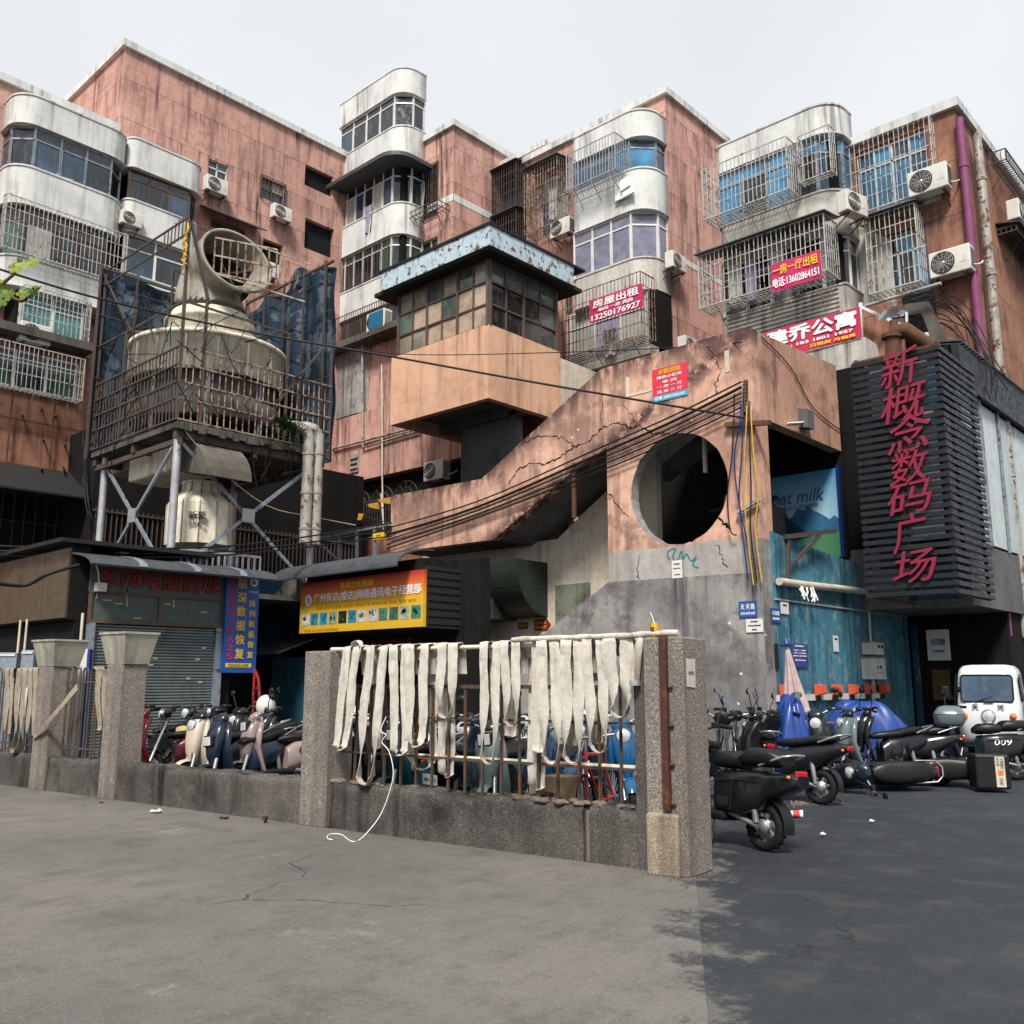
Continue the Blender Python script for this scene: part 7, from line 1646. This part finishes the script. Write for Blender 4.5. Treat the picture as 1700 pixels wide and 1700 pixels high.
m.build('frame',rd,**L); m=MB(); m.tube([(.36,0,.95),(.37,0,.84)],.014,8); m.tube([(.30,-.28,.97),(.37,-.1,.96),(.37,.1,.96),(.30,.28,.97)],.013,8); m.build('handlebar',M['alloy'],**L); m=MB(); m.loft([((.0,0,.90),EY,UP,.025,.02,2),((-.12,0,.91),EY,UP,.05,.03,2),((-.26,0,.92),EY,UP,.08,.03,2)],12); m.build('saddle',M['seat'],**L)
p=atT(1000,1200,9.6); by.location=(p.x,p.y,0); by.rotation_euler=(R(5),0,R(YAW+250))
# ================================================================== banners, notices, cables, small things
def banner(F,d,corners,mat,label,lines,cat='banner',name='banner',thick=.02):
    """flat printed board on a wall: corners = x0,y0,x1,y1 pixels of upper left and lower right; lines = (text, v centre, height, width share, material, x centre)"""
    G=F.off(d); a0,a1,z0,z1=G.rect(*corners); t=thing(name,label,cat,G.pt((a0+a1)/2,0,z0)); m=MB(); G.box(m,a0,a1,0,thick,z0,z1); m.build('sheet',mat,t)
    for (s,vc,hh,ww,mt,xc) in lines: text('lettering',s,mt,t,G.pt(a0+(a1-a0)*xc,-.002,z0+(z1-z0)*vc),F.right(),UP,(z1-z0)*hh,(a1-a0)*ww,extrude=.006,bold=.015)
    return t,G,a0,a1,z0,z1
cgF=CB.off(-.78)
banner(cgF,0,(979,500,1066,505),M['banner'],'x y z w',[]) if False else None
def skew(F,d,x0,yt0,yb0,x1): 
    G=F.off(d); a0,z1=G.px(x0,yt0); _,z0=G.px(x0,yb0); a1=G.px(x1,yt0)[0]; return G,a0,a1,z0,z1
def banner2(F,d,x0,yt,yb,x1,mat,label,lines,cat='banner',name='banner',thick=.02,bold=.02):
    G,a0,a1,z0,z1=skew(F,d,x0,yt,yb,x1); t=thing(name,label,cat,G.pt((a0+a1)/2,0,z0)); m=MB()
    m.grid(lambda u,v:G.pt(a0+(a1-a0)*u,.012*math.sin(u*9+v*2)-.0,z0+(z1-z0)*v),16,4); m.grid(lambda u,v:G.pt(a0+(a1-a0)*(1-u),thick+.012*math.sin((1-u)*9+v*2),z0+(z1-z0)*v),16,4); m.build('sheet',mat,t)
    for (s,vc,hh,ww,mt,xc) in lines: text('lettering',s,mt,t,G.pt(a0+(a1-a0)*xc,-.018,z0+(z1-z0)*vc),F.right(),UP,(z1-z0)*hh,(a1-a0)*ww,extrude=.006,bold=bold)
    return t
banner2(CB,-.82,979,500,537,1067,M['banner'],'crimson rental banner on the rusty cage behind the stair block',[('房屋出租',.76,.34,.86,M['wht'],.5),('单间 一房 两房',.45,.16,.66,M['wht'],.5),('13250176927',.17,.24,.92,M['wht'],.5)])
banner2(DB,-.86,1279,440,486,1363,M['banner'],'crimson rental banner with yellow heading on the white cage',[('一房一厅出租',.72,.34,.9,M['yel'],.5),('电话:13602864151',.27,.33,.92,M['wht'],.5)])
banner2(DS.off(-2.8),0,1268,552,600,1430,M['banner2'],'large red apartment board above the stair block',[('建乔公寓',.68,.50,.92,M['wht'],.5),('电话 : 183 1801 1957',.30,.12,.85,M['wht'],.5),('日租房 月租房',.12,.11,.45,M['yel'],.72)],cat='signboard',name='signboard',bold=.035)
m=MB(); G=DS.off(-2.76); a0=G.px(1264,560)[0]; a1=G.px(1434,520)[0]; z=G.px(1268,600)[1]; G.box(m,a0,a1,.0,.9,z-.9,z-.02); tag(m.build('parapet_wall',M['whitewarm']),'mouldy white parapet wall below the red apartment board','wall')
pz=thing('rental_poster','red rental poster with yellow heading on the cracked pink wall','poster',VS.pt(V(1112,640)[0],-.02,V(1112,668)[1])); G=VS.off(-.02); a0,a1=G.px(1083,640)[0],G.px(1141,640)[0]; z1=G.px(1083,615)[1]; z0=G.px(1083,669)[1]
m=MB(); m.m=0; G.box(m,a0,a1,0,.016,z0+(z1-z0)*.17,z1); m.m=1; G.box(m,a0,a1,0,.016,z0,z0+(z1-z0)*.168); m.build('sheet',[M['redsign'],M['skyblue']],pz)
for s,vc,hh,ww,mt in (('本栋招租',.88,.15,.66,M['yel']),('精装小区房',.71,.09,.72,M['wht']),('单 间',.56,.09,.40,M['wht']),('一 房 一 厅',.42,.09,.72,M['wht']),('两 房 二 厅',.27,.09,.72,M['wht']),('招租 18819226202',.085,.10,.86,M['wht'])): text('lettering',s,mt,pz,G.pt((a0+a1)/2,-.002,z0+(z1-z0)*vc),SX,UP,(z1-z0)*hh,(a1-a0)*ww,extrude=.004,bold=.015)
paper=plain('white_notice_paper',(.62,.62,.60),.8,0,.12,5)
def note(F,d,x0,y0,x1,y1,label,mat=None,lines=3,txt=None,cat='notice',name='notice'):
    G=F.off(d); a0,a1,z0,z1=G.rect(x0,y0,x1,y1); t=thing(name,label,cat,G.pt((a0+a1)/2,0,z0)); m=MB(); G.box(m,a0,a1,0,.008,z0,z1); m.build('paper',mat or paper,t)
    for (s,vc,hh,ww,mt) in txt or (): text('lettering',s,mt,t,G.pt((a0+a1)/2,-.001,z0+(z1-z0)*vc),F.right(),UP,(z1-z0)*hh,(a1-a0)*ww,extrude=.003,bold=.01)
    return t
note(VS,-.03,1115,931,1133,959,'white paper notice on the grey band below the round opening',txt=[('安全通告',.8,.08,.55,M['blk']),('停放须知 请勿占用',.55,.05,.7,M['blk']),('物业管理处',.2,.05,.6,M['blk'])])
note(VS,-.045,1238,1028,1267,1049,'white paper below the blue street plate on the grey wall',txt=[('停车须知',.8,.12,.4,M['blk']),('请勿在此停放车辆',.5,.1,.75,M['blk']),('管理处',.2,.1,.3,M['blk'])])
note(VS,-.045,1226,999,1257,1024,'blue street name plate on the grey wall corner',M['bluesign'],txt=[('天 河 路',.66,.36,.78,M['wht']),('592号-494号 594号',.24,.2,.8,M['wht'])],cat='street sign',name='street_sign')
note(VE,-.045,1280,1009,1296,1034,'blue street name plate on the blue wall by the corner',M['bluesign'],txt=[('天 河 路',.66,.3,.75,M['wht']),('592号-494号',.26,.18,.75,M['wht'])],cat='street sign',name='street_sign')
note(VE,-.045,1296,999,1310,1020,'small white paper high on the blue wall by the corner',txt=[('通告',.75,.15,.5,M['blk'])])
note(VE,-.045,1383,1055,1393,1082,'narrow white paper in the middle of the blue wall',txt=[('收费',.8,.12,.6,M['blk'])])
note(VE,-.05,1286,1068,1294,1110,'dark board edge beside the blue regulations board',M['plastic'])
note(VE,-.055,1313,1068,1343,1108,'navy regulations board with white lines on the blue wall',M['navy'],txt=[('停车收费公示',.9,.07,.55,M['wht']),('电动车 一元每次',.72,.06,.7,M['wht']),('汽车 十元每次',.6,.06,.7,M['wht']),('摩托车 两元每次',.48,.06,.8,M['wht']),('监督电话 8526',.3,.06,.6,M['wht'])],cat='board',name='notice_board')
dF2=Face('S',23.26); note(dF2,0,1537,1046,1579,1096,'white parking poster with a blue block in the dark passage',paper,txt=[('停车扫码缴费',.6,.22,.6,M['navy']),('出入请减速慢行',.3,.08,.55,M['blk'])],cat='poster',name='parking_poster')
note(dF2,-.012,1540,1058,1548,1074,'blue block printed on the parking poster',M['skyblue']) if False else None
note(dF2,0,1546,1112,1580,1162,'faded brown poster under the white parking poster',plain('faded_poster',(.12,.08,.035),.6,0,.5,4),cat='poster',name='old_poster')
note(cF,-.03,860,1034,876,1043,'small red notice on the cream wall under the stair',M['lamred'],txt=[('出租公寓',.5,.4,.8,M['yel'])])
ar=thing('arrow_sign','red arrow sign with yellow characters on the cream wall','sign',cF.pt(cF.px(900,1036)[0],-.03,cF.px(900,1044)[1])); G=cF.off(-.03); a0,a1,z0,z1=G.rect(887,1029,914,1045); aw_=a1-a0
m=MB(); sheetpoly(m,G,[(a0,z0),(a0+aw_*.78,z0),(a1,(z0+z1)/2),(a0+aw_*.78,z1),(a0,z1)],[],0,.015); m.build('board',M['lamred'],ar)
text('lettering','建乔公寓',M['yel'],ar,G.pt(a0+aw_*.40,-.002,z0+(z1-z0)*.7),SX,UP,(z1-z0)*.3,aw_*.66,extrude=.004); text('lettering','出租由此上楼',M['yel'],ar,G.pt(a0+aw_*.40,-.002,z0+(z1-z0)*.28),SX,UP,(z1-z0)*.25,aw_*.66,extrude=.004)
# graffiti scrawl and torn glue marks are paint on the wall
gr=thing('graffiti','teal spray scrawl on the grey band below the round opening','graffiti',VS.pt(V(1130,930)[0],-.004,V(1130,940)[1])); M['spray']=plain('teal_spray',(.03,.20,.25),.7,0,.3)
m=MB(); pts=[(1112,930),(1108,920),(1113,913),(1121,912),(1117,925),(1124,932),(1131,915),(1134,928),(1140,920),(1147,931),(1156,926),(1150,938),(1160,943)]; 
P=smooth([VS.pt(V(*p)[0],-.004,V(*p)[1]) for p in pts],5); m.tube(P,.018,5); 
for i,v in enumerate(m.v): m.v[i]=Vector((v.x,PVY-.001-.002*(i%2),v.z))
m.build('spray_line',M['spray'],gr)
fr=thing('poster_remnant','cream strips of a torn poster frame on the pink wall','poster remnant',VS.pt(V(1060,650)[0],-.01,V(1060,660)[1]))
b0,b1=V(1039,627),V(1039,660); q=V(1203,583),V(1212,617)
for x0,x1,z0,z1 in ((b0[0],b0[0]+.09,b1[1],b0[1]),(b0[0]+.093,V(1082,650)[0],b1[1],b1[1]+.05),(q[0][0],q[1][0],q[1][1],q[0][1])): m=MB(); m.box(x0,x1,PVY-.012,PVY-.002,z0,z1); m.build('strip',M['cream'],fr)
# cables
def cable(pts,r,mat,label,k=5,sag=None,group=None,name='cable'):
    pts=[Vector(p) for p in pts]; 
    if sag and len(pts)==2:
        a,b=pts; pts=[a.lerp(b,i/14)-UP*(sag*4*(i/14)*(1-i/14)) for i in range(15)]; q=pts
    else: q=smooth(pts,k)
    m=MB(); m.tube(q,r,6); o=m.build(name,mat); return tag(o,label,'cable',group)
W_=M['wire']; vpt=lambda x,y,d=-.12: VS.pt(V(x,y)[0],d,V(x,y)[1])
cable([atT(-60,428,16),atT(150,492,17),atT(400,548,18),atT(650,592,18),atT(900,637,17.6),atT(1236,694,17.3)],.022,W_,'long black overhead cable from the left edge to the pink stair block')
for i,(y0,y1) in enumerate(((878,636),(889,645),(897,655),(905,668),(912,678))):
    cable([vpt(648,y0),vpt(800,y0-45-2*i),vpt(1000,(y0*.42+y1*.58)+8),vpt(1120,(y0*.22+y1*.78)+4),vpt(1236,y1)],.018 if i!=1 else .03,W_,['topmost','thick second','third','fourth','lowest'][i]+' of the black cables running up the stair parapet',group='cables on the stair parapet')
for i,(y0,y1,y2) in enumerate(((905,893,868),(913,902,880),(920,908,890))):
    cable([atT(-40,y0,19),atT(200,y0+6,18),atT(420,y1+10,20),atT(650,y2,22.5)],.02,W_,['upper','middle','lower'][i]+' black cable slung above the shop roofs',group='cables over the shop roofs')
cable([atT(560,578,24),atT(700,589,24.5),atT(930,585,23),atT(1100,578,20),atT(1232,568,17.5)],.012,W_,'thin wire strung past the kiosk wall')
cable([atT(-20,966,15.5),atT(40,972,16),atT(80,953,16),atT(131,938,16.3)],.035,W_,'thick black hose hanging across the brown shed panels',name='cable_hose')
for i,(x0,xm,xe,ye,mt,lab) in enumerate(((1225,1222,1228,800,'wire','left black cable dropping beside the round opening'),(1240,1238,1248,965,'wireb','left blue cable hanging down the stair block corner'),(1246,1243,1256,972,'wirey','left yellow cable hanging down the stair block corner'),(1250,1252,1262,968,'wire','black cable between blue and yellow at the corner'),(1236,1226,1252,930,'wireb','second blue cable bowing out at the corner'),(1254,1258,1270,968,'wirey','right yellow cable hanging down the stair block corner'))):
    cable([vpt(x0-4,655+4*i,-.05),vpt(x0,700,-.16),vpt(xm,760,-.16),vpt(xm-8+3*i,820,-.14),vpt(xe-10,880,-.14),vpt(xe,ye if ye>880 else 890,-.12)],.014,M[mt],lab)
it=thing('insulator_rack','rack of cable spools on the stair block corner','cable rack',vpt(1241,690)); m=MB(); m.bar(vpt(1240,632,-.04),vpt(1240,690,-.04),.06); m.build('bracket',M['rust'],it)
m=MB()
for i in range(8): c=vpt(1241,638+6.5*i,-.10); m.lathe([(.03,-.04),(.05,-.03),(.03,-.01),(.03,.01),(.05,.03),(.03,.04)],c,UP,10)
m.build('spools',M['cagedk'],it)
m=MB(); m.bar(vpt(1208,707,-.08),vpt(1282,703,-.08),.09); tag(m.build('cable_clamp',M['rust']),'dark clamp bar holding the hanging cables','clamp')
m=MB(); m.bar(vpt(1228,852,-.1),vpt(1266,830,-.1),.07); tag(m.build('cable_clip',M['pipe']),'grey clip binding the blue and yellow cables','clamp')
for i,(x,y) in enumerate(((1150,568),(1195,572),(1222,580))): pass
cable([VE.pt(VE.px(1262,560)[0],-.03,VE.px(1262,560)[1]),VE.pt(VE.px(1310,610)[0],-.03,VE.px(1310,610)[1]),VE.pt(VE.px(1350,680)[0],-.03,VE.px(1350,680)[1]),VE.pt(VE.px(1405,722)[0],-.03,VE.px(1405,722)[1])],.012,W_,'black wire drooping across the streaked side beam')
rnd=random.Random(21)
for i in range(12):
    x0=1560+rnd.uniform(-10,30); y0=rnd.uniform(478,520); d=rnd.uniform(20.5,21.6)
    cable([atT(x0-70,y0+10,d),atT(x0-20,y0+rnd.uniform(0,20),d),atT(x0+25,y0+rnd.uniform(20,50),d),atT(x0+45+rnd.uniform(0,25),y0+100,d-.3),atT(x0+60+rnd.uniform(0,40),y0+150,d-.4)],.012,W_,'black wire of the tangle beside the purple drain pipe',group='tangled wires beside the purple pipe')
for i in range(7):
    cable([atT(rnd.uniform(135,142),rnd.uniform(690,800),26),atT(rnd.uniform(140,150),850,25.5),atT(rnd.uniform(152,168),rnd.uniform(860,900),24)],.012,W_,'black wire hanging at the end of the barred balcony wall',group='wires hanging beside the left building')
cable([atT(294,697,19.8),atT(350,765,20.5),atT(440,838,22),atT(520,858,23),atT(590,872,24)],.012,M['pvc'],'thin pale stay wire from the platform corner',k=4,name='stay_wire')
# wall pipes on the lower pink wall
for (pts,r,lab,mt) in (([(548,748),(625,728),(700,708),(735,697)],.05,'grey pipe running along the lower pink wall','pipe'),([(605,568),(605,650),(606,745)],.045,'vertical grey pipe beside the bare cement bay','pipe'),([(607,744),(660,727),(700,716)],.035,'short grey pipe below the long pipe','pipe'),([(637,606),(638,700),(638,790),(640,880)],.03,'cream conduit down the lower pink wall','pvc'),([(548,750),(546,830),(545,890)],.05,'cream riser at the edge of the lower pink wall','pvc'),([(636,820),(640,870)],.03,'short cream pipe by the arched grille','pvc')):
    P=[BB.pt(BB.px(x,y)[0],-.1,BB.px(x,y)[1]) for x,y in pts]; t=thing('wall_pipe',lab,'pipe',P[0]); m=MB(); m.tube(P,r,8); m.build('pipe_run',M[mt],t)
ac(BB,725,798,'large white air conditioner at the right end of the arched grille',1.15,d=-.35)
g=thing('wall_plate','small decorative vent plate on the lower pink wall','vent',BB.pt(BB.px(589,780)[0],-.05,BB.px(589,782)[1])); a0,a1,z0,z1=BB.rect(583,757,596,783); m=MB(); BB.box(m,a0,a1,-.06,-.0,z0,z1); m.build('plate',M['pipe'],g); m=MB()
for i in range(3): BB.box(m,a0+.05,a1-.05,-.075,-.062,z0+.08+i*(z1-z0-.1)/3,z0+.15+i*(z1-z0-.1)/3)
m.build('slots',M['black'],g)
for i,(x,y,lab) in enumerate(((598,857,'lowest of three ochre wedge shaped antennas'),(618,840,'middle of three ochre wedge shaped antennas'),(637,832,'topmost of three ochre wedge shaped antennas'))):
    G=BB.off(-1.2); a,z=G.px(x,y); t=thing('antenna',lab,'antenna',G.pt(a,0,z),group='ochre antennas'); m=MB(); s=.22+.06*i; sheetpoly(m,G,[(a-s,z+.10),(a+s,z+.10),(a+s,z-.14),(a-s*.6,z-.02)] if i else [(a-.16,z-.12),(a+.05,z-.14),(a+.2,z+.06),(a-.1,z+.12)],[],0,.1); m.build('wedge',plain('ochre_plastic',(.48,.27,.06),.5),t); m=MB(); m.bar(G.pt(a+.1,.05,z),G.pt(a+.1,1.15,z-.1),.03); m.build('arm',M['rust'],t)
# blue wall fittings
pp_=thing('conduit_pipe','cream pipe with torn wrapping across the blue wall','pipe',VE.pt(VE.px(1290,968)[0],-.1,VE.px(1290,968)[1])); P=[VE.pt(VE.px(x,y)[0],-.12,VE.px(x,y)[1]) for x,y in ((1284,966),(1330,972),(1380,977),(1437,984))]; m=MB(); m.tube(P,.075,12); m.build('pipe_run',M['pvc'],pp_)
m=MB(); rnd=random.Random(4)
for i in range(10): x=1318+rnd.uniform(-8,18); a,z=VE.px(x,974+rnd.uniform(0,12)); c=VE.pt(a,-.2,z); m.tube([c,c+Vector((.02,rnd.uniform(-.1,.1),-.1)),c+Vector((.04,rnd.uniform(-.15,.15),-.2))],.02,5)
m.build('torn_wrapping',M['wht'],pp_)
bk_=thing('wall_bracket','rusty triangular bracket on top of the blue wall','bracket',VE.pt(VE.px(1305,900)[0],-.1,VE.px(1305,960)[1])); e=lambda x,y,d=-.07:VE.pt(VE.px(x,y)[0],d,VE.px(x,y)[1]); m=MB(); m.bar(e(1303,888),e(1303,965),.07); m.bar(e(1298,892,-.06),e(1362,884,-.3),.09); m.bar(e(1305,942,-.06),e(1342,890,-.25),.06); m.build('arms',M['cagedk'],bk_)
cd2=thing('conduit_pipe','thin conduit dropping to the meter boxes on the blue wall','pipe',e(1441,1065)); m=MB(); m.tube([e(1436,986,-.06),e(1438,1020,-.06),e(1441,1066,-.06)],.03,8); m.build('pipe_run',M['pvc'],cd2)
for lab,(x0,y0,x1,y1) in (('upper grey meter box with two windows on the blue wall',(1428,1066,1452,1088)),('lower cream switch box on the blue wall',(1427,1092,1456,1128))):
    a0,a1,z0,z1=VE.rect(x0,y0,x1,y1); t=thing('meter_box',lab,'meter box',VE.pt((a0+a1)/2,-.1,z0)); m=MB(); p,q=VE.pt(a0,-.22,z0),VE.pt(a1,-.025,z1); m.bbox(q.x,p.x,p.y,q.y,z0,z1,.012); m.build('case',M['acw'],t); m=MB()
    w_=a1-a0; h_=z1-z0
    for k in ((.55,.55,.15,.25),(.78,.55,.15,.25)) if 'upper' in lab else ((.45,.5,.08,.12),(.62,.5,.1,.14),(.45,.3,.1,.04),(.65,.3,.1,.04)): VE.box(m,a0+w_*k[0],a0+w_*(k[0]+k[2]),-.224,-.2205,z0+h_*k[1],z0+h_*(k[1]+k[3]))
    m.build('windows',M['black'],t); m=MB(); VE.box(m,a0-.02,a1+.02,-.25,-.02,z1+.003,z1+.02); m.build('lid',M['pipe'],t)
cd3=thing('conduit_pipe','white conduit below the cream switch box','pipe',e(1446,1240)); m=MB(); m.tube([e(1443,1129,-.08),e(1444,1180,-.08),e(1445,1235,-.08)],.04,8); m.build('pipe_run',M['pvc'],cd3)
rr2=thing('charging_rail','white wall rail carrying the orange charging sockets','rail',e(1375,1160)); a0,_=VE.px(1286,1155); a1,_=VE.px(1458,1155); zc_=VE.px(1370,1156)[1]; m=MB(); VE.box(m,a0,a1,-.10,-.025,zc_-.07,zc_+.05); m.build('rail',M['frame'],rr2)
org=plain('orange_plastic',(.62,.085,.03),.45,0,.15)
for i,(x,lab) in enumerate(((1291,'first orange charging socket beside the umbrella'),(1349,'second orange charging socket from the umbrella'),(1377,'third orange charging socket above the scooter mirror'),(1405,'fourth orange charging socket left of the wide cover'),(1432,'fifth orange charging socket above the wide cover'),(1456,'last orange charging socket below the switch box'))):
    a,_=VE.px(x,1150); t=thing('charging_socket',lab,'charging socket',VE.pt(a,-.1,zc_),group='orange charging sockets'); m=MB(); P=[(-.10,zc_+.02),(-.26,zc_+.06),(-.24,zc_+.22),(-.10,zc_+.24)]; m.prism(P,lambda d,z:VE.pt(a-.12,d,z),lambda d,z:VE.pt(a+.12,d,z)); m.build('hood',org,t,bevel=.012); m=MB(); VE.box(m,a-.09,a+.09,-.14,-.10,zc_-.09,zc_+.015); m.build('socket_plate',M['plastic'],t)
tl2=thing('tube_light','white tube light under the streaked side beam','lamp',e(1315,706)); m=MB(); m.cyl(e(1300,704,-.10),e(1336,702,-.12),.018,n=8); m.build('tube',M['wht'],tl2); m=MB(); m.bar(e(1300,707,-.06),e(1336,705,-.08),.03); m.build('fitting',M['pipe'],tl2)
# drink can, litter
cp_=thing('drink_can','yellow drink can with a white straw on the corner pillar','can',FP(onF(1087,1055,0)[0],0,zp3)); s_=onF(1087,1055,.0)[0]; zc2=max(zp3+.003,0); m=MB(); b=FP(s_,.0,zc2); m.lathe([(.001,0),(.028,.0),(.034,.01),(.034,.105),(.028,.118),(.029,.122),(.025,.118),(.001,.116)],b,UP,24); m.build('can_body',paint('golden_can',(.62,.36,.02),.3,.4,wear=.1),cp_); m=MB(); m.lathe([(.0345,.04),(.0345,.085)],b,UP,24,a0=3.6,a1=5.2); m.build('label_print',M['lamred'],cp_); m=MB(); m.tube([b+UP*.10,b+UP*.16-RT*.012,b+UP*.21-RT*.032],.004,6); m.build('straw',M['wht'],cp_)
pc_=thing('paper_cup','crushed red and white paper cup on the asphalt','cup',onZ(1318,1352,0)); c=onZ(1312,1351,.04); ax=(RT*.96-FW*.25).normalized(); m=MB(); m.lathe([(.001,0),(.033,0),(.045,.13),(.047,.135),(.043,.13),(.03,.01)],c,ax,18); m.build('cup_body',M['wht'],pc_); m=MB(); m.lathe([(.0365,.03),(.043,.10)],c,ax,18); m.build('print_band',plain('red_print',(.55,.06,.06),.6),pc_)
def leaf(c,s,ang,mat,label,curl=.4,name='dry_leaf',cat='leaf',group=None):
    m=MB(); d=Vector((math.cos(ang),math.sin(ang),0)); n=Vector((-d.y,d.x,0)); m.grid(lambda u,v:Vector(c)+d*((u-.5)*2*s)+n*((v-.5)*1.3*s*math.sin(math.pi*min(.97,max(.03,u)))*(1+.2*math.sin(u*19)))+UP*(.006+curl*s*((v-.5)*2)**2+.2*s*math.sin(u*5)**2),10,6); return tag(m.build(name,mat),label,cat,group)
bl=plain('brown_leaf',(.16,.065,.025),.8,0,.4,20)
leaf(onZ(372,1361),.055,.6,bl,'small dry brown leaf lying left of the others'); leaf(onZ(432,1357),.075,1.2,bl,'curled brown leaf against the low wall',1.1); leaf(onZ(440,1367),.05,2.4,bl,'small curled leaf just in front of the low wall',1.2); leaf(onZ(168,1334),.035,.2,bl,'tiny dark leaf near the strapped pillar')
def litter(px,py,s,label,name='paper_scrap'):
    c=onZ(px,py,.012); m=MB(); m.grid(lambda u,v:c+RT*((u-.5)*s)+FW*((v-.5)*s*.8)+UP*(.02*math.sin(u*7)*math.sin(v*5)+.02),6,4); return tag(m.build(name,M['wht']),label,'litter')
litter(259,1349,.12,'scrap of white tissue on the pavement by the low wall'); litter(1336,1309,.14,'white scrap of paper beside the fallen scooter'); litter(1447,1366,.05,'tiny white fleck on the open asphalt'); litter(1366,1388,.05,'tiny white fleck nearest the bottom of the asphalt')
m=MB(); rnd=random.Random(6)
for i in range(120):
    x=rnd.gauss(1345,18); y=1333+ (1345-x)*.12+rnd.gauss(0,2.5); c=onZ(x,y,.0); m.ball(c,rnd.uniform(.008,.035),rnd.uniform(.008,.03),rnd.uniform(.006,.02),6,4)
o=m.build('gravel',M['rubble']); o['kind']='stuff'
# leafy branch entering at the left
br=thing('leafy_branch','leafy branch reaching in at the left edge before the white balcony','branch',atT(-60,560,7.5)); m=MB()
B0=[atT(-70,520,7.5),atT(-20,490,7.5),atT(15,462,7.5),atT(33,447,7.5)]; B1=[atT(-20,490,7.5),atT(15,492,7.5),atT(36,500,7.4),atT(52,488,7.4)]; B2=[atT(-40,455,7.6),atT(-5,480,7.55),atT(22,496,7.5)]
for b in (B0,B1,B2): m.tube(smooth(b,4),[.02-.0008*i for i in range(4*(len(b)-1)+1)],6)
m.build('twig',M['rust'],br); lm=plain('yellow_green_leaf',(.20,.27,.03),.6,0,.4,10); lm2=plain('green_leaf',(.09,.16,.025),.6,0,.4,10); rnd=random.Random(12)
def leafmesh(m,c,s,up,rt):
    n=up.cross(rt); pts=[]
    for k in range(20):
        a=2*math.pi*k/20; r=s*(.55+.45*abs(math.cos(2.5*(a-math.pi/2))))*(1 if math.sin(a)>-.75 else .55); pts.append(c+rt*(r*math.cos(a))+up*(r*math.sin(a))+n*(.15*s*math.cos(2*a)))
    m.add([c]+pts,[(0,1+i,1+(i+1)%20) for i in range(20)])
m=MB(); m2=MB()
for (x,y,s) in ((42,437,.085),(28,445,.07),(55,433,.06),(12,487,.075),(52,480,.075),(38,487,.06),(6,480,.06),(62,476,.05),(33,437,.055),(2,500,.07),(-8,470,.08),(20,440,.045)):
    up=(UP*rnd.uniform(-1,.2)+RT*rnd.uniform(-.6,.6)-FW*rnd.uniform(.0,.6)).normalized(); rt=up.cross((FW+UP*rnd.uniform(-.8,.8)).normalized()).normalized(); leafmesh(m if rnd.random()<.65 else m2,atT(x,y,7.45+rnd.uniform(-.15,.15)),s,up,rt)
m.build('leaves',lm,br); m2.build('leaves',lm2,br)
# fern growing on the platform edge
pn=thing('fern','green fern growing out of the platform edge','plant',QE.pt(QE.px(470,722)[0],-.1,QE.px(470,722)[1])); c=QE.pt(QE.px(468,713)[0],-.12,QE.px(468,713)[1]); m=MB(); rnd=random.Random(3); gm_=plain('fern_green',(.03,.065,.02),.7,0,.5,14)
for i in range(46):
    a=rnd.uniform(0,6.28); L_=rnd.uniform(.4,.8); el=rnd.uniform(-.4,1.0); d=Vector((abs(math.cos(a))*.7*math.cos(el),math.sin(a)*math.cos(el),math.sin(el))); s=orient(d)[0]
    for k in range(7):
        q=c+d*(L_*k/6)-UP*(.25*(k/6)**2*L_*2); w_=.07*math.sin(math.pi*min(1,(k+1)/8)); 
        for sg_ in (-1,1): m.add([q,q+s*(sg_*w_)+d*.04-UP*.02,q+d*.07],[(0,1,2)])
m.build('fronds',gm_,pn)
# cooler box row and white boards at the far left behind the railing
for i,(x0,x1,y0,y1,mt,lab,t_) in enumerate(((-4,38,1086,1140,'steelblue','grey blue metal cabinet at the far left behind the fence',15.3),(40,66,1082,1140,'steelblue','second grey blue cabinet beside the strapped pillar',15.0),(121,148,1080,1205,'acw','white board with a blue edge behind the planter pillars',14.4))):
    p0=atT(x0,y1,t_); p1=atT(x1,y0,t_); t=thing('cabinet' if i<2 else 'display_board',lab,'cabinet' if i<2 else 'board',((p0.x+p1.x)/2,(p0.y+p1.y)/2,0)); ctr=(p0+p1)/2; hx=(p1-p0).dot(RT)/2; m=MB(); zt3=p1.z; m.obox(Vector((ctr.x,ctr.y,zt3/2+.02)),RT,FW,UP,hx,.18 if i<2 else .05,zt3/2); m.build('body',M[mt],t,bevel=.01)
    m=MB()
    if i<2: 
        m.obox(Vector((ctr.x,ctr.y,zt3-.02))-FW*.19,RT,FW,UP,hx*.85,.01,.015); m.build('door_edge',M['frame'],t); m=MB(); m.obox(Vector((ctr.x,ctr.y,zt3*.6))-FW*.185,RT,FW,UP,hx*.85,.004,.22); m.build('door',M['frame'] if i else M['steel'],t)
    else: m.obox(Vector((ctr.x,ctr.y,zt3/2+.02))+RT*(hx+.02),RT,FW,UP,.018,.055,zt3/2); m.build('edge',M['navy'],t)
rp=thing('red_handcart','thin red hand cart frame beside the blue door','cart',atT(424,1200,17.2)); p=lambda x,y,t_=17.2:atT(x,y,t_); m=MB(); m.tube([p(423,1110),p(421,1150),p(419,1215)],.025,8); m.tube([p(423,1113),p(429,1128),p(432,1180),p(433,1215)],.03,8); m.bar(p(421,1165),p(433,1165),.03); m.build('frame',gloss('red_cart_paint',(.28,.01,.02)),rp); m=MB(); m.tube([p(432,1220,17.0),p(420,1222,17.0)],.07,10); m.build('axle',M['tyre'],rp)
